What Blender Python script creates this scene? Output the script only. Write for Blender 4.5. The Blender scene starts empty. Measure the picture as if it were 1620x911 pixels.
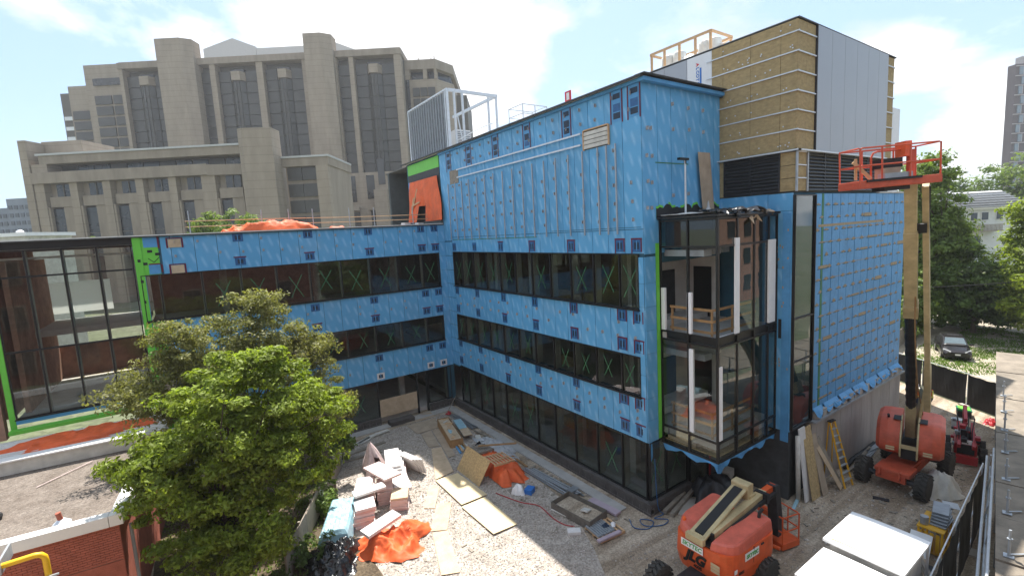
import bpy, bmesh, math, random
import numpy as np
from mathutils import Vector, Matrix
SC = bpy.context.scene
COL = SC.collection
rnd = random.Random(7)
nrng = np.random.default_rng(11)
PI = math.pi
# ------------------------------------------------------------------ camera
cam = bpy.data.cameras.new('camera'); cam_o = bpy.data.objects.new('camera', cam); COL.objects.link(cam_o)
cam.sensor_width = 36.0; cam.lens = 750.6/1620*36; cam.clip_start = .1; cam.clip_end = 5000
PITCH, ROLL, YAW = 0.119509, -0.0547307, 0.598164
fw = Vector((math.sin(YAW)*math.cos(PITCH), math.cos(YAW)*math.cos(PITCH), -math.sin(PITCH)))
ri = Vector((math.cos(YAW), -math.sin(YAW), 0)); up = ri.cross(fw)
ri2 = ri*math.cos(ROLL)+up*math.sin(ROLL); up2 = up*math.cos(ROLL)-ri*math.sin(ROLL)
m = Matrix((ri2, up2, -fw)).transposed().to_4x4(); m.translation = (0, 0, 12)
cam_o.matrix_world = m; SC.camera = cam_o
# ------------------------------------------------------------------ light
SUN = Vector((0.262, 0.425, 1.0)).normalized()
EL = math.asin(SUN.z); AZ = math.atan2(SUN.x, SUN.y)
SC.view_settings.view_transform = 'Standard'; SC.view_settings.look = 'None'
SC.view_settings.gamma = 1; SC.view_settings.use_curve_mapping = False
SC.view_settings.exposure = 1.62
sl = bpy.data.lights.new('sun', 'SUN'); sl.energy = 3.3; sl.angle = math.radians(.55); sl.color = (1, .955, .89)
so = bpy.data.objects.new('sun', sl); COL.objects.link(so); so.location = (20, 30, 60)
so.rotation_euler = SUN.to_track_quat('Z', 'Y').to_euler()
w = bpy.data.worlds.new('World'); SC.world = w; w.use_nodes = True
nt = w.node_tree; nt.nodes.clear()
def N(t, **k):
    n = nt.nodes.new(t)
    for a, b in k.items():
        if a == 'loc': continue
        setattr(n, a, b)
    return n
def Lk(a, b): nt.links.new(a, b)
out = N('ShaderNodeOutputWorld'); bg = N('ShaderNodeBackground'); bg.inputs[1].default_value = 0.11
sky = N('ShaderNodeTexSky', sky_type='NISHITA', sun_disc=False); sky.sun_elevation = EL; sky.sun_rotation = AZ
sky.air_density = 1.0; sky.dust_density = 1.6; sky.ozone_density = 1.0; sky.altitude = 100
tc = N('ShaderNodeTexCoord'); sep = N('ShaderNodeSeparateXYZ'); Lk(tc.outputs['Generated'], sep.inputs[0])
mx = N('ShaderNodeMath', operation='MAXIMUM'); Lk(sep.outputs[2], mx.inputs[0]); mx.inputs[1].default_value = 0
ad = N('ShaderNodeMath', operation='ADD'); Lk(mx.outputs[0], ad.inputs[0]); ad.inputs[1].default_value = .28
dx = N('ShaderNodeMath', operation='DIVIDE'); Lk(sep.outputs[0], dx.inputs[0]); Lk(ad.outputs[0], dx.inputs[1])
dy = N('ShaderNodeMath', operation='DIVIDE'); Lk(sep.outputs[1], dy.inputs[0]); Lk(ad.outputs[0], dy.inputs[1])
cb = N('ShaderNodeCombineXYZ'); Lk(dx.outputs[0], cb.inputs[0]); Lk(dy.outputs[0], cb.inputs[1]); cb.inputs[2].default_value = 3.3
no = N('ShaderNodeTexNoise'); no.inputs['Scale'].default_value = 1.15; no.inputs['Detail'].default_value = 9; no.inputs['Roughness'].default_value = .56; no.inputs['Distortion'].default_value = .25
Lk(cb.outputs[0], no.inputs['Vector'])
cr = N('ShaderNodeValToRGB'); cr.color_ramp.elements[0].position = .47; cr.color_ramp.elements[1].position = .585
Lk(no.outputs['Fac'], cr.inputs[0])
no2 = N('ShaderNodeTexNoise'); no2.inputs['Scale'].default_value = 2.6; no2.inputs['Detail'].default_value = 6
Lk(cb.outputs[0], no2.inputs['Vector'])
cl = N('ShaderNodeValToRGB'); cl.color_ramp.elements[0].color = (2.85, 2.95, 3.15, 1); cl.color_ramp.elements[1].color = (4.7, 4.7, 4.7, 1)
cl.color_ramp.elements[0].position = .36; cl.color_ramp.elements[1].position = .6
Lk(no2.outputs['Fac'], cl.inputs[0])
hz = N('ShaderNodeMixRGB'); hz.inputs[0].default_value = .72; hz.inputs[2].default_value = (1.3, 1.95, 2.75, 1); Lk(sky.outputs[0], hz.inputs[1])
mixc = N('ShaderNodeMixRGB'); Lk(cr.outputs[0], mixc.inputs[0]); Lk(hz.outputs[0], mixc.inputs[1]); Lk(cl.outputs[0], mixc.inputs[2])
Lk(mixc.outputs[0], bg.inputs[0]); Lk(bg.outputs[0], out.inputs[0])
# ------------------------------------------------------------------ materials
MATS = {}
def mat(name, col, rough=.7, metal=0., var=.12, vs=2.0, bump=0., bs=20., stretch=(1,1,1), spec=.4, col2=None, island=0.):
    m = bpy.data.materials.new(name); m.use_nodes = True; MATS[name] = m
    t = m.node_tree; b = t.nodes['Principled BSDF']
    b.inputs['Roughness'].default_value = rough; b.inputs['Metallic'].default_value = metal
    b.inputs['Specular IOR Level'].default_value = spec
    geo = t.nodes.new('ShaderNodeNewGeometry')
    mp = t.nodes.new('ShaderNodeMapping'); mp.inputs['Scale'].default_value = stretch
    t.links.new(geo.outputs['Position'], mp.inputs[0])
    n = t.nodes.new('ShaderNodeTexNoise'); n.inputs['Scale'].default_value = vs; n.inputs['Detail'].default_value = 6; n.inputs['Roughness'].default_value = .65
    t.links.new(mp.outputs[0], n.inputs['Vector'])
    r = t.nodes.new('ShaderNodeValToRGB'); r.color_ramp.elements[0].position = .3; r.color_ramp.elements[1].position = .7
    c1 = [c*(1-var) for c in col]; c2 = [min(1, c*(1+var)) for c in (col2 or col)]
    r.color_ramp.elements[0].color = (*c1, 1); r.color_ramp.elements[1].color = (*c2, 1)
    t.links.new(n.outputs['Fac'], r.inputs[0])
    last = r.outputs[0]
    if island:
        hs = t.nodes.new('ShaderNodeHueSaturation'); mr = t.nodes.new('ShaderNodeMapRange')
        mr.inputs[3].default_value = 1-island; mr.inputs[4].default_value = 1+island
        t.links.new(geo.outputs['Random Per Island'], mr.inputs[0]); t.links.new(mr.outputs[0], hs.inputs['Value'])
        t.links.new(last, hs.inputs['Color']); last = hs.outputs[0]
    t.links.new(last, b.inputs['Base Color'])
    if bump:
        n2 = t.nodes.new('ShaderNodeTexNoise'); n2.inputs['Scale'].default_value = bs; n2.inputs['Detail'].default_value = 5
        t.links.new(mp.outputs[0], n2.inputs['Vector'])
        bp = t.nodes.new('ShaderNodeBump'); bp.inputs['Strength'].default_value = bump; bp.inputs['Distance'].default_value = .05
        t.links.new(n2.outputs['Fac'], bp.inputs['Height']); t.links.new(bp.outputs[0], b.inputs['Normal'])
    return m
def glass(name, tint, refl=.04, rough=.004, wav=.0):
    m = bpy.data.materials.new(name); m.use_nodes = True; MATS[name] = m
    t = m.node_tree; t.nodes.clear()
    o = t.nodes.new('ShaderNodeOutputMaterial'); mx = t.nodes.new('ShaderNodeMixShader')
    tr = t.nodes.new('ShaderNodeBsdfTransparent'); tr.inputs[0].default_value = (*tint, 1)
    gl = t.nodes.new('ShaderNodeBsdfGlossy'); gl.inputs['Roughness'].default_value = rough; gl.inputs[0].default_value = (.92, .96, 1, 1)
    fr = t.nodes.new('ShaderNodeFresnel'); gb = t.nodes.new('ShaderNodeNewGeometry'); io = t.nodes.new('ShaderNodeMath'); io.operation = 'MULTIPLY_ADD'
    io.inputs[1].default_value = 1/1.5-1.5; io.inputs[2].default_value = 1.5; t.links.new(gb.outputs['Backfacing'], io.inputs[0]); t.links.new(io.outputs[0], fr.inputs[0])   # a thin pane reflects alike from both sides
    ad = t.nodes.new('ShaderNodeMath'); ad.operation = 'ADD'; ad.inputs[1].default_value = refl; ad.use_clamp = True
    t.links.new(fr.outputs[0], ad.inputs[0]); t.links.new(ad.outputs[0], mx.inputs[0])
    t.links.new(tr.outputs[0], mx.inputs[1]); t.links.new(gl.outputs[0], mx.inputs[2]); t.links.new(mx.outputs[0], o.inputs[0])
    if wav:
        n = t.nodes.new('ShaderNodeTexNoise'); n.inputs['Scale'].default_value = .9; g = t.nodes.new('ShaderNodeNewGeometry')
        t.links.new(g.outputs['Position'], n.inputs['Vector'])
        bp = t.nodes.new('ShaderNodeBump'); bp.inputs['Strength'].default_value = wav; bp.inputs['Distance'].default_value = .05
        t.links.new(n.outputs['Fac'], bp.inputs['Height']); t.links.new(bp.outputs[0], gl.inputs['Normal']); t.links.new(bp.outputs[0], fr.inputs['Normal'])
    return m
def lines_mat(name, base, colvar, axis_z=1.1, line=.05, dark=.62, rough=.85, vs=.5, bump=.2, vstreak=True):
    """concrete with cast board/panel lines every axis_z metres and weather streaks"""
    m = mat(name, base, rough, var=colvar, vs=vs, bump=bump, bs=3, stretch=(1, 1, .25) if vstreak else (1, 1, 1))
    t = m.node_tree; b = t.nodes['Principled BSDF']
    g = t.nodes.new('ShaderNodeNewGeometry'); s = t.nodes.new('ShaderNodeSeparateXYZ'); t.links.new(g.outputs['Position'], s.inputs[0])
    d = t.nodes.new('ShaderNodeMath'); d.operation = 'DIVIDE'; d.inputs[1].default_value = axis_z; t.links.new(s.outputs[2], d.inputs[0])
    f = t.nodes.new('ShaderNodeMath'); f.operation = 'FRACT'; t.links.new(d.outputs[0], f.inputs[0])
    c = t.nodes.new('ShaderNodeMath'); c.operation = 'LESS_THAN'; c.inputs[1].default_value = line/axis_z; t.links.new(f.outputs[0], c.inputs[0])
    mxx = t.nodes.new('ShaderNodeMixRGB'); mxx.blend_type = 'MULTIPLY'
    old = b.inputs['Base Color'].links[0].from_socket
    t.links.new(c.outputs[0], mxx.inputs[0]); t.links.new(old, mxx.inputs[1]); mxx.inputs[2].default_value = (dark, dark, dark, 1)
    t.links.new(mxx.outputs[0], b.inputs['Base Color'])
    return m
def membrane():
    """blue sheathing membrane with its pale diagonal print"""
    m = mat('blue_membrane', (.108, .36, .62), .5, var=.04, vs=.8, bump=.10, bs=3.2, spec=.4)
    t = m.node_tree; b = t.nodes['Principled BSDF']; L = t.links.new
    g = t.nodes.new('ShaderNodeNewGeometry'); s = t.nodes.new('ShaderNodeSeparateXYZ'); L(g.outputs['Position'], s.inputs[0])
    def ma(op, a, c, cl=False):
        n = t.nodes.new('ShaderNodeMath'); n.operation = op; n.use_clamp = cl
        for i, v in enumerate((a, c)):
            if v is None: continue
            if isinstance(v, (int, float)): n.inputs[i].default_value = v
            else: L(v, n.inputs[i])
        return n.outputs[0]
    h = ma('SUBTRACT', s.outputs[0], s.outputs[1])          # runs along either facade
    a = math.radians(19)
    u = ma('ADD', ma('MULTIPLY', h, math.cos(a)), ma('MULTIPLY', s.outputs[2], math.sin(a)))
    v = ma('ADD', ma('MULTIPLY', h, -math.sin(a)), ma('MULTIPLY', s.outputs[2], math.cos(a)))
    row = ma('FLOOR', ma('DIVIDE', u, .37), None)
    fu = ma('FRACT', ma('DIVIDE', u, .37), None)
    v2 = ma('ADD', v, ma('MULTIPLY', row, .37))
    fv = ma('FRACT', ma('DIVIDE', v2, 1.05), None)
    su = ma('SUBTRACT', 1.0, ma('MULTIPLY', ma('ABSOLUTE', ma('SUBTRACT', fu, .5), None), 3.4), True)
    sv = ma('MULTIPLY', ma('SUBTRACT', .34, ma('ABSOLUTE', ma('SUBTRACT', fv, .5), None)), 5, True)
    nz = t.nodes.new('ShaderNodeTexNoise'); nz.inputs['Scale'].default_value = 30; L(g.outputs['Position'], nz.inputs['Vector'])
    k = ma('MULTIPLY', ma('MULTIPLY', su, sv), ma('MULTIPLY', nz.outputs['Fac'], .86), True)
    mxx = t.nodes.new('ShaderNodeMixRGB'); old = b.inputs['Base Color'].links[0].from_socket
    L(k, mxx.inputs[0]); L(old, mxx.inputs[1]); mxx.inputs[2].default_value = (.36, .62, .84, 1); oi = t.nodes.new('ShaderNodeObjectInfo'); mr = t.nodes.new('ShaderNodeMapRange'); mr.inputs[3].default_value = .97; mr.inputs[4].default_value = 1.05
    hs = t.nodes.new('ShaderNodeHueSaturation'); L(oi.outputs['Random'], mr.inputs[0]); L(mr.outputs[0], hs.inputs['Value']); L(mxx.outputs[0], hs.inputs['Color'])
    du = t.nodes.new('ShaderNodeTexNoise'); du.inputs['Scale'].default_value = .55; du.inputs['Detail'].default_value = 8; L(g.outputs['Position'], du.inputs['Vector'])
    dm = t.nodes.new('ShaderNodeMixRGB'); dm.inputs[2].default_value = (.30, .36, .40, 1); L(hs.outputs[0], dm.inputs[1])
    L(ma('MULTIPLY', ma('SUBTRACT', du.outputs['Fac'], .54, True), .9, True), dm.inputs[0]); L(dm.outputs[0], b.inputs['Base Color'])
    return m
membrane()
mat('blue_plain', (.085, .30, .57), .5, var=.14, vs=1.6, bump=.3, bs=5, spec=.4)
mat('blue_patch', (.02, .105, .27), .4, var=.25, vs=5)
mat('patch_dark', (.014, .03, .06), .5, var=.3, vs=8)
mat('red_tape', (.13, .010, .032), .5, var=.15)
mat('green_membrane', (.15, .55, .06), .45, var=.08, vs=2)
mat('green_tape', (.05, .20, .09), .6, var=.3)
mat('cross_tape', (.055, .19, .085), .7, var=.4, vs=7)
mat('black_mark', (.012, .013, .015), .6)
mat('tan_tape', (.36, .28, .17), .7, var=.2, vs=6)
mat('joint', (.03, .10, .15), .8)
mat('core', (.10, .11, .11), .9)
mat('black_frame', (.014, .014, .015), .38, var=.2)
mat('galv', (.36, .385, .41), .45, metal=.35, var=.14, vs=4, bump=.05)
mat('galv_white', (.62, .65, .68), .45, metal=.3, var=.1, vs=5)
mat('dark_steel', (.05, .05, .055), .5, metal=.5, var=.3, vs=4)
mat('roof_edge', (.05, .05, .05), .7, var=.4, vs=3)
mat('roof_white', (.62, .61, .58), .8, var=.15)
mat('roof_felt', (.16, .155, .15), .95, var=.3, vs=2, bump=.5, bs=60)
mat('wool', (.40, .30, .155), .97, var=.2, vs=5, bump=.7, bs=30, stretch=(1, 1, 2))
mat('panel_grey', (.36, .375, .40), .45, metal=.25, var=.03, vs=.6)
mat('panel_white', (.72, .73, .74), .6, var=.04)
mat('louver', (.028, .028, .03), .42, var=.2)
mat('concrete', (.42, .38, .33), .93, var=.13, vs=1.2, bump=.25, bs=14)
mat('concrete_new', (.40, .39, .37), .92, var=.15, vs=1.5, bump=.2, bs=16)
mat('slab', (.55, .53, .50), .9, var=.12)
mat('found', (.40, .355, .32), .93, var=.2, vs=.8, bump=.3, bs=10, stretch=(1.5, 1.5, .3))
mat('block_dark', (.088, .080, .076), .8, var=.28, vs=3, bump=.4, bs=40, island=.25)
mat('mortar', (.30, .285, .27), .95)
mat('drywall', (.72, .70, .66), .9, var=.08)
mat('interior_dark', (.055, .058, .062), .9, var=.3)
mat('interior_mid', (.46, .43, .39), .9, var=.3)
mat('interior_brick', (.36, .20, .14), .9, var=.3)
mat('plywood', (.50, .375, .245), .8, var=.13, vs=2.2, bump=.08, col2=(.54, .42, .29))
mat('plywood_grey', (.40, .32, .235), .85, var=.16, vs=2.2, bump=.1)
mat('plywood_new', (.66, .53, .32), .7, var=.09, vs=1.5, bump=.05)
mat('osb', (.47, .34, .17), .85, var=.32, vs=11, bump=.25, bs=30)
mat('lumber', (.56, .36, .20), .8, var=.14, vs=4)
mat('lumber_dark', (.34, .20, .09), .8, var=.2, vs=4)
mat('weathered_wood', (.27, .235, .19), .9, var=.25, vs=4, bump=.2, bs=20)
mat('orange_tarp', (.70, .125, .035), .6, var=.20, vs=1.6, bump=.35, bs=5, spec=.35)
mat('red_tarp', (.55, .055, .03), .6, var=.18, vs=2.2, bump=.35, bs=6)
mat('white_wrap', (.80, .80, .80), .5, var=.05, bump=.1)
mat('black_poly', (.016, .016, .017), .22, var=.3, vs=4, bump=.5, bs=9, spec=.6)
mat('grey_poly', (.42, .43, .44), .4, var=.25, vs=3, bump=.5, bs=7)
mat('blue_poly', (.32, .52, .60), .35, var=.16, vs=3, bump=.3, bs=7)
mat('foam_pink', (.62, .50, .47), .85, var=.1, vs=4)
mat('foam_white', (.70, .68, .66), .85, var=.07, vs=4)
mat('foam_mauve', (.43, .35, .40), .85, var=.1)
mat('jlg_orange', (.70, .11, .026), .38, var=.14, vs=3.4, spec=.5)
mat('jlg_faded', (.55, .10, .05), .45, var=.22, vs=2.2)
mat('jlg_pink', (.60, .13, .085), .45, var=.18, vs=2.4)
mat('jlg_cream', (.50, .40, .22), .5, var=.24, vs=2.0)
mat('rubber', (.055, .052, .047), .9, var=.3, vs=6, bump=.3, bs=30)
mat('rim_white', (.55, .53, .48), .6, var=.2)
mat('hose', (.02, .02, .021), .6)
mat('yellow', (.72, .38, .02), .5, var=.1)
mat('yellow_pipe', (.80, .47, .015), .4, var=.05)
mat('brick_red', (.37, .11, .07), .88, var=.18, vs=3, bump=.3, bs=40, island=.3)
mat('brick_mortar', (.42, .26, .21), .95, var=.15)
mat('white_metal', (.78, .77, .75), .45, var=.05)
mat('white_dirty', (.58, .56, .51), .7, var=.2, vs=2)
mat('grey_metal', (.30, .32, .34), .45, metal=.5, var=.2)
mat('red_paint', (.40, .025, .03), .4, var=.15)
mat('hi_vis', (.85, .14, .02), .7, var=.08)
mat('hi_vis_stripe', (.72, .75, .2), .6)
mat('skin', (.24, .12, .075), .6)
mat('denim', (.03, .04, .07), .9)
mat('hair', (.01, .009, .008), .7)
mat('helmet', (.8, .8, .8), .35)
mat('white_paint', (.82, .82, .81), .5, var=.03)
mat('text_green', (.05, .36, .08), .5)
mat('text_black', (.012, .012, .012), .5)
mat('text_blue', (.03, .16, .50), .5)
mat('text_red', (.6, .03, .05), .5)
mat('decal_tan', (.60, .46, .27), .6)
mat('net_black', (.012, .012, .014), .8, var=.2)
mat('net_green', (.02, .15, .08), .8, var=.3)
mat('deck_grey', (.225, .19, .148), .92, var=.32, vs=1.1, bump=.2, bs=16)
mat('stone', (.45, .405, .36), .9, var=.15, vs=10, island=.35)
mat('bark', (.085, .062, .045), .95, var=.3, vs=6, bump=.6, bs=18, stretch=(1, 1, .3))
def leaf_mat(name, c, tr=.35, isl=.28):
    m = mat(name, c, .55, var=.32, vs=.8, island=isl, spec=.3)
    t = m.node_tree; b = t.nodes['Principled BSDF']
    o = t.nodes['Material Output']; ms = t.nodes.new('ShaderNodeMixShader'); tl = t.nodes.new('ShaderNodeBsdfTranslucent')
    src = b.inputs['Base Color'].links[0].from_socket
    mm = t.nodes.new('ShaderNodeMixRGB'); mm.blend_type = 'MULTIPLY'; mm.inputs[0].default_value = 1; mm.inputs[2].default_value = (1.25, 1.3, .5, 1)
    t.links.new(src, mm.inputs[1]); t.links.new(mm.outputs[0], tl.inputs[0])
    ms.inputs[0].default_value = tr
    t.links.new(b.outputs[0], ms.inputs[1]); t.links.new(tl.outputs[0], ms.inputs[2]); t.links.new(ms.outputs[0], o.inputs[0])
    return m
leaf_mat('leaf_bright', (.215, .275, .040), .46, .42)
leaf_mat('leaf_olive', (.225, .225, .085), .42)
leaf_mat('leaf_dark', (.10, .155, .04), .4)
leaf_mat('leaf_mid', (.155, .22, .055), .42)
leaf_mat('leaf_pale', (.12, .18, .055))
leaf_mat('grass_blade', (.12, .20, .035))
glass('glass_dark', (.70, .72, .70), .01, wav=.02)
glass('glass_link', (.84, .86, .84), .0, wav=.03)
glass('glass_clear', (.88, .90, .89), .0, wav=.04)
glass('glass_car', (.25, .28, .3), .12)
lines_mat('lib_concrete', (.295, .242, .186), .14, 1.9, .12, .74)
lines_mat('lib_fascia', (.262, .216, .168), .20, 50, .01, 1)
mat('lib_glass', (.042, .040, .035), .38, var=.25, vs=.25, spec=.5)
mat('lib_window', (.018, .021, .024), .2, var=.4, vs=.3, spec=.6)
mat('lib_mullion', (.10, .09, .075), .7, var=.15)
# ------------------------------------------------------------------ mesh helpers
WOFF = {}
def woff(p): return WOFF.get(p.name, Vector((0, 0, 0))) if p else Vector((0, 0, 0))
def tag(o, label=None, cat=None, group=None, kind=None):
    if label: o['label'] = label
    if cat: o['category'] = cat
    if group: o['group'] = group
    if kind: o['kind'] = kind
    return o
def thing(name, label, cat, loc=(0, 0, 0), rz=0, group=None, local=False):
    o = bpy.data.objects.new(name, None); COL.objects.link(o); o.empty_display_size = .3
    o.location = loc; o.rotation_euler = (0, 0, rz); tag(o, label, cat, group)
    WOFF[o.name] = Vector((0, 0, 0)) if local else Vector(loc)
    return o
class MB:
    def __init__(s): s.v = []; s.f = []
    def add(s, vs, fs):
        n = len(s.v); s.v += [tuple(v) for v in vs]; s.f += [tuple(i+n for i in f) for f in fs]; return s
    def box(s, x0, x1, y0, y1, z0, z1):
        return s.add([(x0,y0,z0),(x1,y0,z0),(x1,y1,z0),(x0,y1,z0),(x0,y0,z1),(x1,y0,z1),(x1,y1,z1),(x0,y1,z1)],
                     [(0,3,2,1),(4,5,6,7),(0,1,5,4),(1,2,6,5),(2,3,7,6),(3,0,4,7)])
    def obox(s, c, ax, ay, az, hx, hy, hz):
        c = Vector(c); ax = Vector(ax)*hx; ay = Vector(ay)*hy; az = Vector(az)*hz
        return s.add([c-ax-ay-az, c+ax-ay-az, c+ax+ay-az, c-ax+ay-az, c-ax-ay+az, c+ax-ay+az, c+ax+ay+az, c-ax+ay+az],
                     [(0,3,2,1),(4,5,6,7),(0,1,5,4),(1,2,6,5),(2,3,7,6),(3,0,4,7)])
    def bar(s, p, q, w, h=None, upv=(0, 0, 1)):
        p = Vector(p); q = Vector(q); d = q-p; L = d.length
        if L < 1e-6: return s
        d /= L; u = Vector(upv)
        if abs(d.dot(u)) > .98: u = Vector((0, 1, 0))
        sd = d.cross(u).normalized(); u = sd.cross(d)
        return s.obox((p+q)/2, d, sd, u, L/2, w/2, (h or w)/2)
    def tube(s, pts, r, n=6, cap=True):
        pts = [Vector(p) for p in pts]; rs = r if isinstance(r, (list, tuple)) else [r]*len(pts)
        base = len(s.v); ref = None
        for i, p in enumerate(pts):
            d = (pts[min(i+1, len(pts)-1)]-pts[max(i-1, 0)])
            d = d.normalized() if d.length > 1e-9 else Vector((0, 0, 1))
            if ref is None: ref = Vector((0, 0, 1)) if abs(d.z) < .9 else Vector((1, 0, 0))
            a = d.cross(ref).normalized(); b = a.cross(d).normalized(); ref = b
            for k in range(n):
                t = 2*PI*k/n; s.v.append(tuple(p+(a*math.cos(t)+b*math.sin(t))*rs[i]))
        for i in range(len(pts)-1):
            for k in range(n):
                k2 = (k+1) % n
                s.f.append((base+i*n+k, base+i*n+k2, base+(i+1)*n+k2, base+(i+1)*n+k))
        if cap:
            s.f.append(tuple(base+k for k in range(n))[::-1]); s.f.append(tuple(base+(len(pts)-1)*n+k for k in range(n)))
        return s
    def cyl(s, c, axis, r, L, n=14):
        c = Vector(c); a = Vector(axis).normalized()*L/2
        return s.tube([c-a, c+a], r, n)
    def lathe(s, c, axis, prof, n=20):
        """prof: (along, radius) pairs round axis through c"""
        c = Vector(c); a = Vector(axis).normalized()
        return s.tube([c+a*t for t, r in prof], [r for t, r in prof], n) if all(prof[i][0] != prof[i+1][0] for i in range(len(prof)-1)) else s._lathe(c, a, prof, n)
    def _lathe(s, c, a, prof, n):
        ref = Vector((0, 0, 1)) if abs(a.z) < .9 else Vector((1, 0, 0)); u = a.cross(ref).normalized(); w = a.cross(u)
        base = len(s.v)
        for t, r in prof:
            for k in range(n):
                th = 2*PI*k/n; s.v.append(tuple(c+a*t+(u*math.cos(th)+w*math.sin(th))*r))
        for i in range(len(prof)-1):
            for k in range(n):
                k2 = (k+1) % n; s.f.append((base+i*n+k, base+i*n+k2, base+(i+1)*n+k2, base+(i+1)*n+k))
        s.f.append(tuple(base+k for k in range(n))[::-1]); s.f.append(tuple(base+(len(prof)-1)*n+k for k in range(n)))
        return s
    def prism(s, poly, lo, hi, axis='z'):
        """poly 2-D; axis z: (x,y); axis y: (x,z); axis x: (y,z)"""
        def P(a, b, h): return (a, b, h) if axis == 'z' else ((a, h, b) if axis == 'y' else (h, a, b))
        n = len(poly); vs = [P(a, b, lo) for a, b in poly]+[P(a, b, hi) for a, b in poly]
        fs = [tuple(range(n))[::-1], tuple(range(n, 2*n))]+[(i, (i+1) % n, n+(i+1) % n, n+i) for i in range(n)]
        return s.add(vs, fs)
    def quad(s, a, b, c, d): return s.add([a, b, c, d], [(0, 1, 2, 3)])
def mk(name, v, f, m, parent=None, smooth=False, bevel=0, fixn=True):
    V = np.array(v, dtype=float); c = (V.min(0)+V.max(0))/2
    me = bpy.data.meshes.new(name); me.from_pydata((V-c).tolist(), [], f)
    if fixn or bevel:
        b = bmesh.new(); b.from_mesh(me)
        if fixn: bmesh.ops.recalc_face_normals(b, faces=b.faces)
        if bevel: bmesh.ops.bevel(b, geom=b.edges[:], offset=bevel, segments=2, affect='EDGES', profile=.6)
        b.to_mesh(me); b.free()
    me.materials.append(MATS[m])
    if smooth: me.shade_smooth()
    o = bpy.data.objects.new(name, me); COL.objects.link(o); o.parent = parent
    o.location = Vector(c)-woff(parent); WOFF[o.name] = Vector(c)
    return o
def build(mb, name, m, parent=None, smooth=False, bevel=0, fixn=True): return mk(name, mb.v, mb.f, m, parent, smooth, bevel, fixn)
BOXC = {}
def box(name, x0, x1, y0, y1, z0, z1, m, parent=None, bevel=0):
    """a box part; alike boxes share their mesh"""
    d = (round(abs(x1-x0), 3), round(abs(y1-y0), 3), round(abs(z1-z0), 3)); key = (d, m, bevel)
    c = Vector(((x0+x1)/2, (y0+y1)/2, (z0+z1)/2))
    if key not in BOXC:
        o = build(MB().box(-d[0]/2, d[0]/2, -d[1]/2, d[1]/2, -d[2]/2, d[2]/2), name, m, parent, bevel=bevel); BOXC[key] = o.data
    else:
        o = bpy.data.objects.new(name, BOXC[key]); COL.objects.link(o); o.parent = parent
    o.location = c-woff(parent); WOFF[o.name] = c
    return o
def copy_tree(o, parent=None):
    c = o.copy(); COL.objects.link(c); c.parent = parent; WOFF[c.name] = WOFF.get(o.name, Vector((0, 0, 0)))
    for ch in list(o.children): copy_tree(ch, c)
    return c
def text_mesh(s, size, name, m, parent, mtx, bold=0., shear=0.):
    cu = bpy.data.curves.new(name, 'FONT'); cu.body = s; cu.size = size; cu.extrude = .004; cu.offset = bold; cu.shear = shear
    cu.align_x = 'CENTER'; cu.align_y = 'CENTER'; cu.resolution_u = 3
    t = bpy.data.objects.new('tmp', cu); COL.objects.link(t)
    bpy.context.view_layer.update()
    me = bpy.data.meshes.new_from_object(t.evaluated_get(bpy.context.evaluated_depsgraph_get()))
    bpy.data.objects.remove(t); me.materials.clear(); me.materials.append(MATS[m])
    o = bpy.data.objects.new(name, me); COL.objects.link(o); o.parent = parent; o.matrix_local = mtx
    return o
def frame(o, x, y):
    """matrix with origin o, text runs along x, up along y"""
    x = Vector(x).normalized(); y = Vector(y).normalized(); z = x.cross(y)
    m = Matrix((x, y, z)).transposed().to_4x4(); m.translation = o; return m

def translucent_sheet(name, c):
    m = mat(name, c, .8, var=.04); t = m.node_tree; b = t.nodes['Principled BSDF']; o = t.nodes['Material Output']
    ms = t.nodes.new('ShaderNodeMixShader'); tl = t.nodes.new('ShaderNodeBsdfTranslucent'); tl.inputs[0].default_value = (*c, 1); ms.inputs[0].default_value = .8
    t.links.new(b.outputs[0], ms.inputs[1]); t.links.new(tl.outputs[0], ms.inputs[2]); t.links.new(ms.outputs[0], o.inputs[0])
translucent_sheet('backlit_sheet', (.85, .85, .83))
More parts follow.
